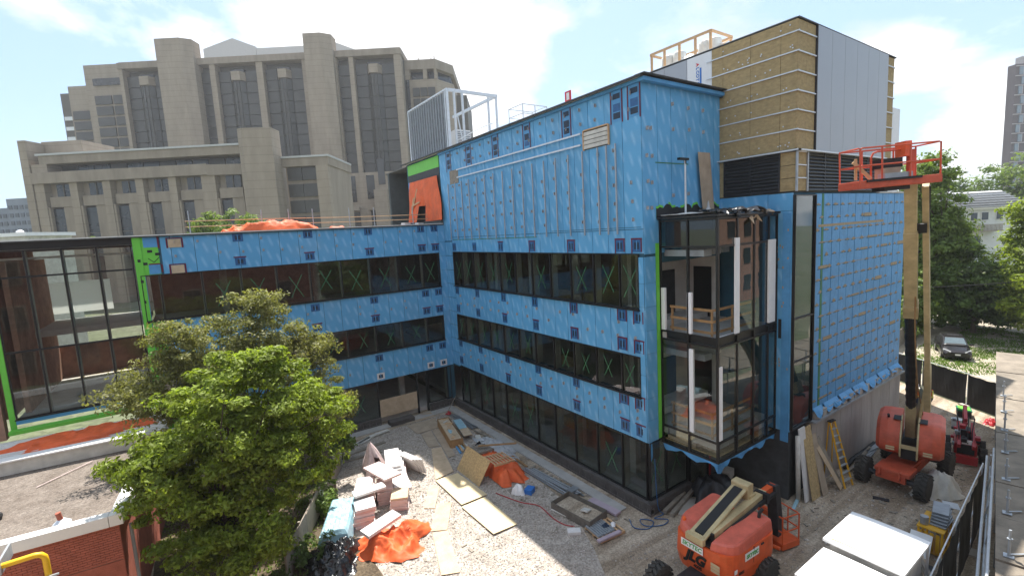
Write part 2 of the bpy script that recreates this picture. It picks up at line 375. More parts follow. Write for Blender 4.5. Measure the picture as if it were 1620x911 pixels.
# ------------------------------------------------------------------ ground
def sheet(name, poly, z, m, kind='structure'):
    n = len(poly); o = mk(name, [(x, y, z) for x, y in poly], [tuple(range(n))], m, fixn=False); o['kind'] = kind; return o
def ground_mat(name, c1, c2, s1, s2, bump, bs, c3=None):
    m = bpy.data.materials.new(name); m.use_nodes = True; MATS[name] = m; t = m.node_tree; b = t.nodes['Principled BSDF']; L = t.links.new
    b.inputs['Roughness'].default_value = .95; b.inputs['Specular IOR Level'].default_value = .2
    g = t.nodes.new('ShaderNodeNewGeometry')
    n1 = t.nodes.new('ShaderNodeTexNoise'); n1.inputs['Scale'].default_value = s1; n1.inputs['Detail'].default_value = 8; n1.inputs['Roughness'].default_value = .7
    n2 = t.nodes.new('ShaderNodeTexVoronoi'); n2.inputs['Scale'].default_value = s2
    L(g.outputs['Position'], n1.inputs['Vector']); L(g.outputs['Position'], n2.inputs['Vector'])
    r = t.nodes.new('ShaderNodeValToRGB'); r.color_ramp.elements[0].position = .35; r.color_ramp.elements[1].position = .66
    r.color_ramp.elements[0].color = (*c1, 1); r.color_ramp.elements[1].color = (*c2, 1); L(n1.outputs['Fac'], r.inputs[0])
    hs = t.nodes.new('ShaderNodeHueSaturation'); mr = t.nodes.new('ShaderNodeMapRange'); sp = t.nodes.new('ShaderNodeSeparateXYZ')
    L(n2.outputs['Color'], sp.inputs[0]); L(sp.outputs[0], mr.inputs[0]); mr.inputs[3].default_value = .72; mr.inputs[4].default_value = 1.25
    L(r.outputs[0], hs.inputs['Color']); L(mr.outputs[0], hs.inputs['Value']); L(hs.outputs[0], b.inputs['Base Color'])
    bp = t.nodes.new('ShaderNodeBump'); bp.inputs['Strength'].default_value = bump; bp.inputs['Distance'].default_value = .04
    L(n2.outputs['Distance'], bp.inputs['Height']); bp.invert = True; L(bp.outputs[0], b.inputs['Normal'])
    return m
ground_mat('dirt', (.33, .265, .195), (.51, .43, .335), .55, 22, .35, 20)
_t = MATS['dirt'].node_tree; _b = _t.nodes['Principled BSDF']; _g = _t.nodes.new('ShaderNodeNewGeometry'); _m = _t.nodes.new('ShaderNodeMapping'); _m.inputs['Scale'].default_value = (.22, 2.1, 1); _m.inputs['Rotation'].default_value = (0, 0, .12)
_n = _t.nodes.new('ShaderNodeTexNoise'); _n.inputs['Scale'].default_value = 1.0; _n.inputs['Detail'].default_value = 4; _r = _t.nodes.new('ShaderNodeValToRGB'); _r.color_ramp.elements[0].position = .40; _r.color_ramp.elements[1].position = .56; _r.color_ramp.elements[0].color = (.62, .58, .54, 1)
_x = _t.nodes.new('ShaderNodeMixRGB'); _x.blend_type = 'MULTIPLY'; _x.inputs[0].default_value = .8; _o = _b.inputs['Base Color'].links[0].from_socket
_t.links.new(_g.outputs['Position'], _m.inputs[0]); _t.links.new(_m.outputs[0], _n.inputs['Vector']); _t.links.new(_n.outputs['Fac'], _r.inputs[0]); _t.links.new(_o, _x.inputs[1]); _t.links.new(_r.outputs[0], _x.inputs[2]); _t.links.new(_x.outputs[0], _b.inputs['Base Color'])   # tyre-packed strips of damp dirt
ground_mat('gravel_ground', (.33, .285, .24), (.48, .43, .375), 1.6, 16, .8, 20)
ground_mat('lot_ground', (.33, .285, .215), (.40, .355, .28), .5, 14, .3, 20)
ground_mat('soil', (.07, .052, .035), (.15, .115, .075), 1.2, 14, .6, 20)
ground_mat('roof_gravel', (.15, .122, .10), (.235, .20, .17), 1.1, 20, .8, 20)
ground_mat('far_ground', (.10, .12, .06), (.16, .16, .11), .05, 2, .1, 20)
sheet('ground', [(-550, -550), (550, -550), (550, 550), (-550, 550)], -.012, 'far_ground')
sheet('site_ground', [(-12, 0), (36.2, 0), (36.2, 5), (41, 12.5), (36, 13), (36, 34), (-12, 34)], -.004, 'dirt')
sheet('courtyard_gravel', [(4.6, 15.2), (6, 11.4), (7.5, 9), (9.2, 8.2), (10.2, 10), (11.4, 12.2), (12.6, 15), (13.0, 20), (13.4, 28.4), (8.6, 28.2), (5.7, 27.6), (4.4, 21)], .002, 'gravel_ground')
sheet('planting_soil', [(-2.3, 8), (4.2, 8), (4.7, 15.2), (4.3, 20), (5.6, 27.3), (5.7, 29.2), (-2.3, 29.2)], .001, 'soil')
sheet('parking_lot', [(37.6, 2), (90, -20), (90, 24), (62, 20), (44, 16.5), (41.3, 12.3)], -.002, 'lot_ground')
# loose stones of the courtyard: nobody could count them
def stones(name, n, region, r0, r1, m, z=0., label=None, cat='gravel'):
    (x0, x1), (y0, y1), inside = region
    V = []; F = []
    base = np.array([(1,0,0),(-1,0,0),(0,1,0),(0,-1,0),(0,0,1),(0,0,-1)], float)
    fs = [(0,2,4),(2,1,4),(1,3,4),(3,0,4),(2,0,5),(1,2,5),(3,1,5),(0,3,5)]
    k = 0
    while k < n:
        x = x0+nrng.random()*(x1-x0); y = y0+nrng.random()*(y1-y0)
        if not inside(x, y): continue
        r = r0+(r1-r0)*nrng.random()**2; s = base*(r*(.7+.6*nrng.random(3)))
        a = nrng.random()*6.28; ca, sa = math.cos(a), math.sin(a)
        s = s@np.array([[ca, sa, 0], [-sa, ca, 0], [0, 0, 1]]) + (nrng.random((6, 3))-.5)*r*.5
        s[:, 2] *= .7
        V.append(s+np.array([x, y, z+r*.25])); F += [tuple(i+6*k for i in f) for f in fs]; k += 1
    o = mk(name, np.vstack(V), F, m, fixn=False); tag(o, label, cat, kind='stuff'); return o
def inpoly(poly):
    def f(x, y):
        c = False; j = len(poly)-1
        for i in range(len(poly)):
            xi, yi = poly[i]; xj, yj = poly[j]
            if (yi > y) != (yj > y) and x < (xj-xi)*(y-yi)/(yj-yi)+xi: c = not c
            j = i
        return c
    return f
stones('gravel', 16000, ((4.4, 13.4), (8.2, 28.4), inpoly([(4.6, 15.2), (6, 11.4), (7.5, 9), (9.2, 8.2), (10.2, 10), (11.4, 12.2), (12.6, 15), (13.0, 20), (13.4, 28.4), (8.6, 28.2), (5.7, 27.6), (4.4, 21)])), .018, .045, 'stone', .004, 'loose pale grey gravel covering the courtyard floor')
stones('rubble', 2400, ((9, 36), (2.5, 13), inpoly([(10, 12), (12, 9), (10, 4), (36, 4), (40, 11), (33, 9), (20, 9), (16, 11)])), .015, .06, 'stone', 0, 'scattered pebbles and bits of rubble on the trodden dirt')
# ------------------------------------------------------------------ the building under construction
FAC = {'A': ('y', 29.57), 'B': ('x', 14.81), 'F': ('y', 12.40), 'T': ('x', 19.92), 'C': ('y', 9.23), 'OL': ('x', 15.68), 'OF': ('y', 9.84)}
def fb(name, fac, s0, s1, z0, z1, o0, o1, m, parent, bevel=0):
    ax, p = FAC[fac]; a, b = p-max(o0, o1), p-min(o0, o1)
    return box(name, s0, s1, a, b, z0, z1, m, parent, bevel) if ax == 'y' else box(name, a, b, s0, s1, z0, z1, m, parent, bevel)
def fmb(mb, fac, s0, s1, z0, z1, o0, o1):
    ax, p = FAC[fac]; a, b = p-max(o0, o1), p-min(o0, o1)
    return mb.box(s0, s1, a, b, z0, z1) if ax == 'y' else mb.box(a, b, s0, s1, z0, z1)
def fp(fac, s, z, o=0):
    ax, p = FAC[fac]; return Vector((s, p-o, z)) if ax == 'y' else Vector((p-o, s, z))
BLD = thing('unfinished_building', 'L-shaped building under construction wrapped in blue sheathing membrane with dark ribbon windows', 'building', (18, 20, 0))
mat('clip_grey', (.36, .37, .38), .6, var=.3, vs=9)
mat('mullion_back', (.40, .42, .37), .6, var=.1)
def panels(fac, edges, z0, z1, m='blue_membrane', name='membrane_panel', th=.035, skip=()):
    for i, (a, b) in enumerate(zip(edges, edges[1:])):
        if i in skip: continue
        g = .011; j = rnd.uniform(0, .008)
        fb(name, fac, a+g, b-g, z0, z1, .012, th+j, m, BLD)
def band_core(fac, s0, s1, z0, z1, th=.34, m='joint'):
    fb('wall', fac, s0, s1, z0, z1, -th, .010, m, BLD)
def cross(fac, s, z, w, h, parent, m='cross_tape', o=.012):
    mb = MB(); ax, p = FAC[fac]
    for sg in (1, -1):
        a = fp(fac, s-w*sg*rnd.uniform(.8, 1.1), z-h*rnd.uniform(.85, 1.1), o+.002*sg); b = fp(fac, s+w*sg, z+h*rnd.uniform(.9, 1.1), o+.002*sg)
        nrm = (0, 1, 0) if ax == 'y' else (1, 0, 0)
        mb.bar(a, b, .034, .003, nrm)
    build(mb, 'tape_cross', m, parent)
def window_band(fac, s0, s1, z0, z1, mul, gm='glass_dark', crosses=1., depth=.07, fr=.04, back=.2, name='window_band', sill=True):
    mb = MB()
    fmb(mb, fac, s0, s1, z0, z0+fr, -.05, depth); fmb(mb, fac, s0, s1, z1-fr, z1, -.05, depth)
    fmb(mb, fac, s0, s0+fr, z0+fr, z1-fr, -.05, depth); fmb(mb, fac, s1-fr, s1, z0+fr, z1-fr, -.05, depth)
    W = build(mb, name, 'black_frame', BLD)
    for q in mul:
        fb('mullion', fac, q-.03, q+.03, z0+fr, z1-fr, -.02, depth+.01, 'black_frame', W)
        if back: fb('mullion_back', fac, q-.06, q+.06, z0+fr, z1-fr, -.06-back, -.03, 'mullion_back', W)
    e = [s0+fr]+list(mul)+[s1-fr]
    for a, b in zip(e, e[1:]):
        fb('pane', fac, a+.032 if a != e[0] else a, b-.032 if b != e[-1] else b, z0+fr+.002, z1-fr-.002, -.012, -.004, gm, W)
        if crosses and rnd.random() < crosses and b-a > .6:
            h = min(.62, (z1-z0)*.27)
            cross(fac, (a+b)/2+rnd.uniform(-.1, .1), (z0+z1)/2+rnd.uniform(-.12, .12)-.05, h*.55, h, W)
    if sill: fb('sill', fac, s0-.03, s1+.03, z0-.05, z0-.003, .036, .15, 'black_frame', W)
    return W
# --- wing (facade A)
AX0, AX1 = -2.05, 14.81
AM = [13.0-1.77*k for k in range(9)]
AM = [a for a in AM if a > -1.6][::-1]
pe = [x+.47 for x in range(-2, 14)]
pe = [-.95]+[e for e in pe if e > -.6]+[14.27]
for (z0, z1) in ((10.80, 12.70), (6.50, 8.50), (2.87, 4.78)):
    band_core('A', AX0, AX1, z0, z1)
    panels('A', pe, z0+.006, z1-.006)
    if z0 > 10:
        fb('green_sheet', 'A', -1.95, -1.05, z0+.006, z1-.006, .012, .03, 'green_membrane', BLD)
        fb('membrane_patch', 'A', -1.62, -1.06, 12.16, 12.66, .032, .045, 'blue_plain', BLD); fb('membrane_patch', 'A', -1.52, -1.06, 10.83, 11.3, .032, .045, 'blue_plain', BLD)
        fb('red_strip', 'A', -1.06, -.98, 12.1, 12.66, .046, .055, 'red_tape', BLD); fb('red_strip', 'A', -1.5, -1.02, 11.3, 11.36, .046, .055, 'red_tape', BLD); fb('red_strip', 'A', -1.03, -.96, 10.9, 11.29, .046, .055, 'red_tape', BLD)
        for (q, zz) in ((-1.5, 11.9), (-1.2, 11.75), (-1.75, 11.3)): fb('print_mark', 'A', q, q+.2, zz, zz+.13, .034, .038, 'black_mark', BLD)
        mbk = MB()
        for (q, zz, q2, z2) in ((-1.5, 11.62, -1.28, 11.42), (-1.28, 11.42, -1.05, 11.66)): mbk.bar(fp('A', q, zz, .036), fp('A', q2, z2, .036), .03, .004, (0, 1, 0))
        build(mbk, 'print_mark', 'black_mark', BLD)
        for zz in (12.3, 10.98):
            fb('sheathing_patch', 'A', -.62, -.08, zz-.2, zz+.22, .058, .066, 'plywood', BLD)
            for q in (-.67, -.03): fb('red_strip', 'A', q-.035, q+.035, zz-.22, zz+.24, .068, .074, 'red_tape', BLD)
            fb('red_strip', 'A', -.7, 0, zz+.245, zz+.29, .068, .074, 'red_tape', BLD)
    else:
        fb('green_sheet', 'A', -2.0, -1.2, z0+.006, z1-.006, .012, .03, 'green_membrane', BLD)
# vertical strips between the bands
fb('wall', 'A', AX0, -1.90, 8.501, 10.799, -.34, .010, 'joint', BLD)
fb('green_sheet', 'A', -2.04, -1.72, 2.6, 12.66, .05, .066, 'green_membrane', BLD)
for i in range(9): fb('print_mark', 'A', -1.98+rnd.uniform(0, .1), -1.83+rnd.uniform(0, .06), 3.3+i*1.02, 3.44+i*1.02, .068, .071, 'black_mark', BLD)
fb('corner_strip', 'A', -1.88, -1.70, 4.8, 10.78, .012, .045, 'blue_plain', BLD)
for (z0, z1) in ((8.501, 10.799), (4.781, 6.499), (.2, 2.869)): fb('wall', 'A', 14.27, AX1-.001, z0, z1, -.34, .010, 'joint', BLD)
zz = 2.9
for z1 in (3.9, 4.85, 5.8, 6.75, 7.7, 8.65, 9.6, 10.55, 11.5, 12.66):
    fb('corner_panel', 'A', 14.285, AX1-.04, zz, z1-.012, .012, .05, 'blue_membrane', BLD); zz = z1
    fb('corner_panel', 'B', 28.48, 29.50, zz-.93 if zz < 12 else zz-1.1, zz-.015, .012, .045, 'blue_membrane', BLD)
fb('wall', 'B', 28.45, 29.57, 2.87, 12.8, -.3, .010, 'joint', BLD)
window_band('A', -1.90, 14.26, 8.505, 10.795, AM, crosses=.8)
window_band('A', -1.90, 14.26, 4.785, 6.495, AM, crosses=.8)
window_band('A', 12.75, 14.5, .55, 2.865, [14.2], crosses=.6, sill=False)
window_band('A', 1.6, 9.25, .45, 2.865, [3.4, 5.2, 7.0], crosses=.5, sill=False)
fb('door_sheet', 'A', 9.3, 11.85, .45, 1.62, .06, .09, 'plywood', BLD)
fb('door_jamb', 'A', 11.9, 12.0, .05, 2.86, -.1, .05, 'black_frame', BLD)
fb('door_jamb', 'A', 12.6, 12.72, .05, 2.86, -.1, .05, 'black_frame', BLD)
fb('door_jamb', 'A', 9.26, 9.299, .05, 2.86, -.1, .05, 'black_frame', BLD)
# --- right block (facade B) and its front return F
BM = [13.69+1.512*k for k in range(10)]; BM = [b for b in BM if b < 28.2]
be = [12.40+.935*k for k in range(18)]; be = [b for b in be if b < 28.3]+[28.46]
for (z0, z1) in ((10.83, 11.78), (6.62, 8.57), (3.05, 4.92)):
    band_core('B', 12.40, 28.46, z0, z1)
    panels('B', be, z0+.006, z1-.006)
band_core('B', 12.40, 35.2, 11.781, 17.40)
fb('wall', 'B', 12.40, 12.655, 3.05, 10.83, -.34, .0095, 'joint', BLD)
panels('B', [12.40]+[12.40+.948*k for k in range(1, 18)]+[29.55], 11.80, 17.39)
zz = 3.06
for z1 in (4.0, 4.95, 5.9, 6.8, 7.75, 8.7, 9.65, 10.7):
    fb('corner_panel', 'B', 12.41, 12.66, zz, z1-.012, .046, .058, 'blue_membrane', BLD)
    fb('corner_panel', 'F', 14.765, 15.40, zz, z1-.012, .012, .05, 'blue_membrane', BLD); zz = z1
fb('wall', 'F', 14.83, 19.9, 10.4, 17.40, -.3, .010, 'joint', BLD); fb('wall', 'F', 14.83, 15.66, 3.05, 10.399, -.3, .010, 'joint', BLD)
panels('F', [14.765, 15.66, 16.50, 17.49, 18.45, 19.40, 19.885], 10.8, 17.39)
fb('green_sheet', 'F', 15.42, 15.60, 3.1, 11.2, .04, .075, 'green_membrane', BLD)
window_band('B', 12.66, 28.46, 8.58, 10.825, BM, crosses=.85, back=.3)
window_band('B', 12.66, 28.46, 4.925, 6.615, BM, crosses=.85, back=.3)
window_band('B', 12.47, 28.46, .52, 3.04, [13.80+1.51*k for k in range(10) if 13.8+1.51*k < 28.2], crosses=.55, back=.3, sill=False)
window_band('F', 14.83, 17.4, .52, 3.04, [15.9], crosses=1., sill=False)
window_band('F', 17.5, 19.85, .1, 3.04, [18.9], crosses=0, sill=False)
# interior: slabs, columns and back walls
for i, z in enumerate((.28, 4.05, 7.85)):
    box('floor_slab', -2.0, 14.4, 29.95, 39, z-.3, z, 'slab', BLD); box('floor_slab', 15.2, 31.5, 12.78, 39, z-.3, z, 'slab', BLD)
    box('ceiling', -2.0, 14.4, 29.95, 39, z+3.05, z+3.12, 'interior_mid', BLD); box('ceiling', 15.2, 31.5, 12.78, 39, z+3.0, z+3.08, 'interior_mid', BLD)
    box('inner_wall', -2.0, 14.4, 38.5, 38.7, z, z+3.0, ('interior_brick', 'interior_mid', 'interior_brick')[i], BLD)
    box('inner_wall', 22.6, 22.8, 14, 39, z, z+3.0, ('interior_brick', 'interior_mid', 'interior_brick')[i], BLD)
    for q in (14.5, 18.2, 21.9, 25.6): box('column', 16.4, 16.75, q, q+.35, z, z+3.0, 'drywall', BLD)
    for q in (1.5, 6.5, 11.5): box('column', q, q+.35, 31.6, 31.95, z, z+3.0, 'interior_mid', BLD)
    for q, s in ((15.5, .9), (19.8, 1.3), (24.1, .8)): box('stored_board', 17.6, 18.4, q, q+s, z+.0, z+rnd.uniform(.4, 1.1), 'osb', BLD)
box('floor_slab', -12, 14.4, 29.95, 39, 12.3, 12.6, 'slab', BLD)
box('roof', -9.4, 14.46, 29.93, 40, 12.61, 12.66, 'roof_felt', BLD)
box('roof', 14.85, 31.6, 12.45, 40, 17.3, 17.38, 'roof_felt', BLD)
box('wall', 14.82, 31.6, 39.2, 39.5, 0, 17.3, 'core', BLD); box('wall', -2.0, 14.8, 39.2, 39.5, 0, 12.6, 'core', BLD)
# roof edges
def roof_edge(pts, z, m, out=.14, th=.05):
    for a, b in zip(pts, pts[1:]):
        a = Vector((*a, z)); b = Vector((*b, z)); build(MB().bar(a, b, out*2, th), 'roof_edge', m, BLD)
roof_edge([(-9.6, 29.55), (14.66, 29.55)], 12.745, 'roof_white', .17, .05)
roof_edge([(-9.6, 29.42), (14.6, 29.42)], 12.69, 'roof_edge', .02, .06)
roof_edge([(14.72, 12.2), (14.72, 35.6)], 17.455, 'roof_white', .22, .05)
roof_edge([(14.47, 12.1), (14.47, 35.6)], 17.425, 'roof_edge', .03, .075)
roof_edge([(14.5, 12.22), (19.88, 12.22)], 17.475, 'roof_edge', .24, .05)
fb('soffit_strip', 'F', 14.6, 19.88, 17.26, 17.395, .06, .30, 'blue_plain', BLD); fb('soffit_strip', 'B', 12.12, 29.5, 17.28, 17.40, .05, .16, 'blue_plain', BLD)
# rough-in patches with red tape
def patch(fac, s, z, w, h, red='t', m='blue_patch'):
    p = fb('membrane_patch', fac, s-w/2, s+w/2, z-h/2, z+h/2, .046, .054, m, BLD)
    fb('patch_fill', fac, s-w*.27, s+w*.27, z-h*.28, z+h*.25, .055, .058, 'patch_dark', p)
    fb('patch_fill', fac, s-w*.06, s+w*.02, z-h*.4, z+h*.4, .0585, .061, 'blue_plain', p)
    if 't' in red: fb('red_strip', fac, s-w*.62, s+w*.6, z+h/2-.01, z+h/2+.05, .0555, .060, 'red_tape', p)
    if 's' in red:
        fb('red_strip', fac, s-w*.58, s-w*.46, z-h*.5, z+h*.5-.012, .0555, .060, 'red_tape', p); fb('red_strip', fac, s+w*.46, s+w*.58, z-h*.62, z+h*.5-.012, .0555, .060, 'red_tape', p)
for y in (12.72, 13.61, 16.62, 19.63, 22.56, 25.56, 28.2):
    for z, red in ((11.15, 'ts'), (8.26, 's' if y < 17 else ''), (7.03, 'ts' if y < 17 else 't'), (4.66, 'ts' if y < 14 else ''), (3.46, 't')):
        patch('B', y+rnd.uniform(-.03, .03), z, .46, .5, red if y < 20 else ('t' if 't' in red and y < 24 else ''))
    z = 16.72
    p = fb('membrane_patch', 'B', y-.24, y+.24, z-.62, z+.60, .046, .054, 'blue_plain', BLD)
    for s in (-.3, .3): fb('red_strip', 'B', y+s-.03, y+s+.03, z-.7, z+.55, .0545, .059, 'red_tape', p)
    for (a, h) in ((-.45, .16), (-.15, .2), (.3, .14)): fb('patch_fill', 'B', y-.2, y+.17, z+a-h/2, z+a+h, .055, .058, 'patch_dark' if rnd.random() < .7 else 'blue_patch', p)
for x in (2.45, 6.0, 9.53, 13.05, 14.02):
    for z, red in ((12.44, ''), (11.17, 't'), (8.13, ''), (6.94, 't'), (4.38, ''), (3.18, '')):
        patch('A', x, z, .5, .42, red, 'blue_patch' if z > 3.3 else 'foam_white')
# small galvanised wall clips and stud channels
def clips(fac, ss, zs, skip=0.1, name='wall_clips'):
    mb = MB()
    for s in ss:
        for z in zs:
            if rnd.random() < skip: continue
            a = s+rnd.uniform(-.05, .05); b = z+rnd.uniform(-.04, .04)
            fmb(mb, fac, a-.05, a+.05, b-.07, b+.07, .046, .052); fmb(mb, fac, a-.006, a+.006, b-.07, b+.07, .0521, .14)
    o = build(mb, name, 'clip_grey', BLD); o['kind'] = 'stuff'
clips('B', [12.9+.467*2*k for k in range(17)], (12.2, 12.9, 13.6, 14.3, 15.0, 16.4, 17.0))
clips('B', [12.9+.93*k for k in range(17)], (3.95, 4.35, 7.4, 7.95), .15)
clips('A', [-.4+1.0*k for k in range(14)], (3.7, 7.4, 7.8, 11.7, 12.35), .3)
clips('F', [15.0, 15.25], (12.6, 13.6, 14.6, 15.6), .1); clips('F', [16.6, 17.6, 18.6], (13.1, 14.4, 15.7, 16.6), .3)
y = 13.62
while y < 28.3:
    fb('stud_channel', 'B', y-.03, y+.03, 11.62, 15.24, .14, .19, 'galv', BLD); y += rnd.choice((.86, .9, .93)) if y > 14.5 else .5
for z in (15.52, 15.99): fb('rail_channel', 'B', 15.62 if z > 15.7 else 15.62, 27.0, z-.035, z+.035, .13, .18, 'galv_white', BLD)
fb('joint_tape', 'B', 19.2, 28.3, 11.60, 11.64, .047, .05, 'green_tape', BLD); fb('joint_tape', 'B', 12.5, 18.0, 11.86, 11.88, .047, .05, 'joint', BLD); fb('joint_tape', 'F', 15.5, 17.6, 14.32, 14.36, .047, .05, 'green_tape', BLD)
LV = fb('wall_vent', 'B', 14.04, 15.5, 15.28, 16.06, .046, .06, 'core', BLD)
for i in range(4): fb('slat', 'B', 14.06, 15.48, 15.32+i*.18, 15.47+i*.18, .062, .11, 'white_dirty', LV)
for q in (14.02, 15.5): fb('frame', 'B', q-.025, q+.025, 15.26, 16.08, .06, .14, 'lumber', LV)
fb('frame', 'B', 14.05, 15.47, 16.06, 16.11, .06, .14, 'lumber', LV)
V2 = fb('wall_vent', 'B', 27.0, 28.15, 15.2, 16.05, .046, .062, 'weathered_wood', BLD)
# recessed opening at the back, above the wing roof
box('wall', 14.60, 14.80, 29.58, 34.9, 12.67, 13.0, 'core', BLD)
fb('green_sheet', 'B', 29.6, 34.9, 16.55, 17.3, .045, .07, 'green_membrane', BLD)
fb('header_board', 'B', 29.6, 34.9, 16.05, 16.54, .04, .06, 'dark_steel', BLD)
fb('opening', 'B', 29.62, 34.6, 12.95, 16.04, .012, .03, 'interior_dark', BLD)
fb('door_jamb', 'B', 34.6, 34.9, 12.7, 16.04, .012, .09, 'blue_plain', BLD)
# plinth of dark blocks
def plinth(fac, s0, s1):
    fb('plinth_wall', fac, s0, s1, -.12, .47, .04, .226, 'mortar', BLD)
    for row, (z0, z1, o) in enumerate(((-.10, .09, .235), (.11, .31, .235), (.33, .515, .26))):
        s = s0+(.2 if row == 1 else 0); Lb = .41 if row < 2 else .82
        if row == 1: fb('block', fac, s0, s-.02, z0, z1, .06, o, 'block_dark', BLD)
        while s < s1-.05:
            e = min(s+Lb-.02, s1); fb('block', fac, s, e, z0, z1, .06, o+rnd.uniform(0, .006), 'block_dark', BLD); s += Lb
plinth('B', 12.14, 29.3); plinth('A', 12.75, 14.5); plinth('F', 14.6, 17.4); plinth('A', 4.6, 9.25)
box('footing', 13.75, 14.28, 13.2, 29.3, -.2, .06, 'concrete_new', BLD); box('footing', 6.0, 13.74, 28.6, 29.3, -.2, .05, 'concrete_new', BLD)
box('plinth_step', 9.6, 11.2, 28.55, 29.2, .051, .30, 'block_dark', BLD)
# --- glazed link at the far left end of the wing
SCR = (-7.0, -4.0, 8.55, 10.42)
FAC['K'] = ('y', 29.60)
fb('wall', 'K', -7.1, -2.06, 12.35, 12.68, -.4, .0, 'black_frame', BLD)
W = window_band('K', -7.0, -2.10, 4.85, 12.33, [-5.85, -4.62, -3.4], 'glass_link', crosses=0, back=.15, name='curtain_wall')
for z in (7.85, 11.15): fb('transom', 'K', -6.94, -2.16, z-.04, z+.04, -.02, .095, 'black_frame', W)
fb('green_sheet', 'K', -7.22, -7.02, 4.3, 11.0, .0, .05, 'green_membrane', BLD)
fb('wall', 'K', -9.4, -7.41, 4.0, 12.68, -.4, .02, 'interior_brick', BLD)
box('ceiling', -7.0, -2.1, 30.0, 38.4, 11.9, 12.0, 'interior_mid', BLD); box('floor_slab', -7.0, -2.1, 30.0, 38.4, 4.5, 4.8, 'slab', BLD); box('floor_slab', -7.0, -2.1, 33.5, 38.4, 7.9, 8.2, 'slab', BLD)
box('inner_wall', -7.0, -2.1, 38.2, 38.4, 4.8, 6.6, 'interior_brick', BLD); box('inner_wall', -9.3, -7.2, 30.1, 38.4, 4.8, 12.3, 'interior_brick', BLD)
box('inner_wall', -6.9, -6.7, 30.6, 38, 4.81, 11.85, 'interior_brick', BLD)
box('white_screen', SCR[0], SCR[1], 38.42, 38.45, SCR[2], SCR[3], 'backlit_sheet', BLD)
fb('base_flashing', 'K', -7.0, -1.9, 4.62, 4.84, .0, .12, 'blue_plain', BLD)
box('green_sheet', -7.2, 2.2, 29.02, 29.46, 4.3, 4.45, 'green_membrane', BLD)
# --- mechanical tower
TZ = 19.33
box('wall', 19.94, 29.6, 9.25, 16.1, 12.9, TZ-.02, 'core', BLD)
zg = [14.55, 15.28, 16.01, 16.72, 17.43, 18.15, 18.86, 19.31]
for i, (a, b) in enumerate(zip(zg, zg[1:])):
    for (s0, s1) in ((9.17, 9.78), (9.78, 10.98), (10.98, 12.18), (12.18, 12.70)):
        if s0 > 12 and a < 17.3: continue
        fb('wool_slab', 'T', s0+.006, s1-.006, a+.012, b-.012, .02, .075+rnd.uniform(0, .015), 'wool', BLD)
    for (s0, s1) in ((19.85, 20.6), (20.6, 21.33), (28.66, 29.6)):
        fb('wool_slab', 'C', s0+.006, s1-.006, a+.012, b-.012, .02, .06, 'wool', BLD)
    if i:
        fb('girt', 'T', 9.08, 12.95, a-.022, a+.022, .09, .13, 'galv_white', BLD); fb('girt', 'C', 19.79, 21.36, a-.022, a+.022, .075, .12, 'galv_white', BLD)
        fb('girt', 'C', 28.66, 29.6, a-.022, a+.022, .075, .12, 'galv_white', BLD)
mbp = MB()
for i in range(46):
    s = rnd.uniform(9.3, 12.2); z = rnd.choice(zg[:-1])+rnd.uniform(.12, .3); mbp.cyl(fp('T', s, z, .1), (1, 0, 0), .028, .02, 6)
build(mbp, 'wool_pins', 'galv_white', BLD)['kind'] = 'stuff'
mbp = MB()
fb('wool_slab', 'T', 12.16, 12.39, 12.95, 17.2, .012, .05, 'wool', BLD)
gx = [21.36, 22.62, 23.85, 25.08, 26.29, 27.49, 28.64]
for a, b in zip(gx, gx[1:]): fb('metal_panel', 'C', a+.008, b-.008, 14.5, 19.32, .02, .13, 'panel_grey', BLD)
fb('corner_trim', 'C', 21.30, 21.352, 14.5, 19.32, .02, .14, 'dark_steel', BLD)
for (a, b) in ((12.72, 13.95), (13.97, 15.2), (15.22, 16.1)): fb('metal_panel', 'T', a, b, 17.3, 19.3, .02, .06, 'panel_white' if a < 13 else 'panel_grey', BLD)
for i, ch in enumerate('ALCOTEX'):
    text_mesh(ch, .20, 'lettering', 'text_blue' if i else 'text_red', BLD, frame(fp('T', 13.42, 18.92-i*.16, .066)-Vector((18, 20, 0)), (0, 0, -1), (0, -1, 0)), .006)
build(MB().prism([(13.30, 18.05), (13.22, 18.05), (13.22, 18.75), (13.30, 18.75)], 19.848, 19.856, 'x'), 'lettering', 'text_blue', BLD)
box('roof', 19.86, 29.7, 9.12, 16.15, TZ, TZ+.05, 'roof_edge', BLD); box('roof', 19.9, 29.6, 9.25, 16.1, TZ+.051, TZ+.08, 'roof_white', BLD)
fb('drip_flashing', 'T', 9.0, 12.5, 14.475, 14.53, .0, .22, 'galv_white', BLD); fb('drip_flashing', 'C', 19.70, 28.6, 14.475, 14.53, .0, .23, 'galv_white', BLD)
def louver(fac, s0, s1, z0, z1, n, divs):
    L = fb('louver_panel', fac, s0, s1, z0, z1, .0, .02, 'core', BLD)
    for q in divs: fb('frame', fac, q-.03, q+.03, z0, z1, .021, .10, 'louver', L)
    for a, b in zip(divs, divs[1:]):
        for i in range(n):
            z = z0+(z1-z0)*(i+.5)/n; h = (z1-z0)/n; ax, p = FAC[fac]; mb = MB()
            c0 = [(.03, z+h*.35), (.045, z+h*.45), (.115, z-h*.28), (.10, z-h*.42)]
            vs = [fp(fac, a+.031, zz, o) for o, zz in c0]+[fp(fac, b-.031, zz, o) for o, zz in c0]
            mb.add(vs, [(0, 1, 2, 3), (7, 6, 5, 4)]+[(k, k+4, (k+1) % 4+4, (k+1) % 4) for k in range(4)]); build(mb, 'slat', 'louver', L)
louver('T', 9.78, 12.12, 12.95, 14.47, 11, [9.78, 10.95, 12.12]); louver('C', 20.85, 28.1, 12.95, 14.47, 11, [20.85, 22.3, 23.75, 25.2, 26.65, 28.1])
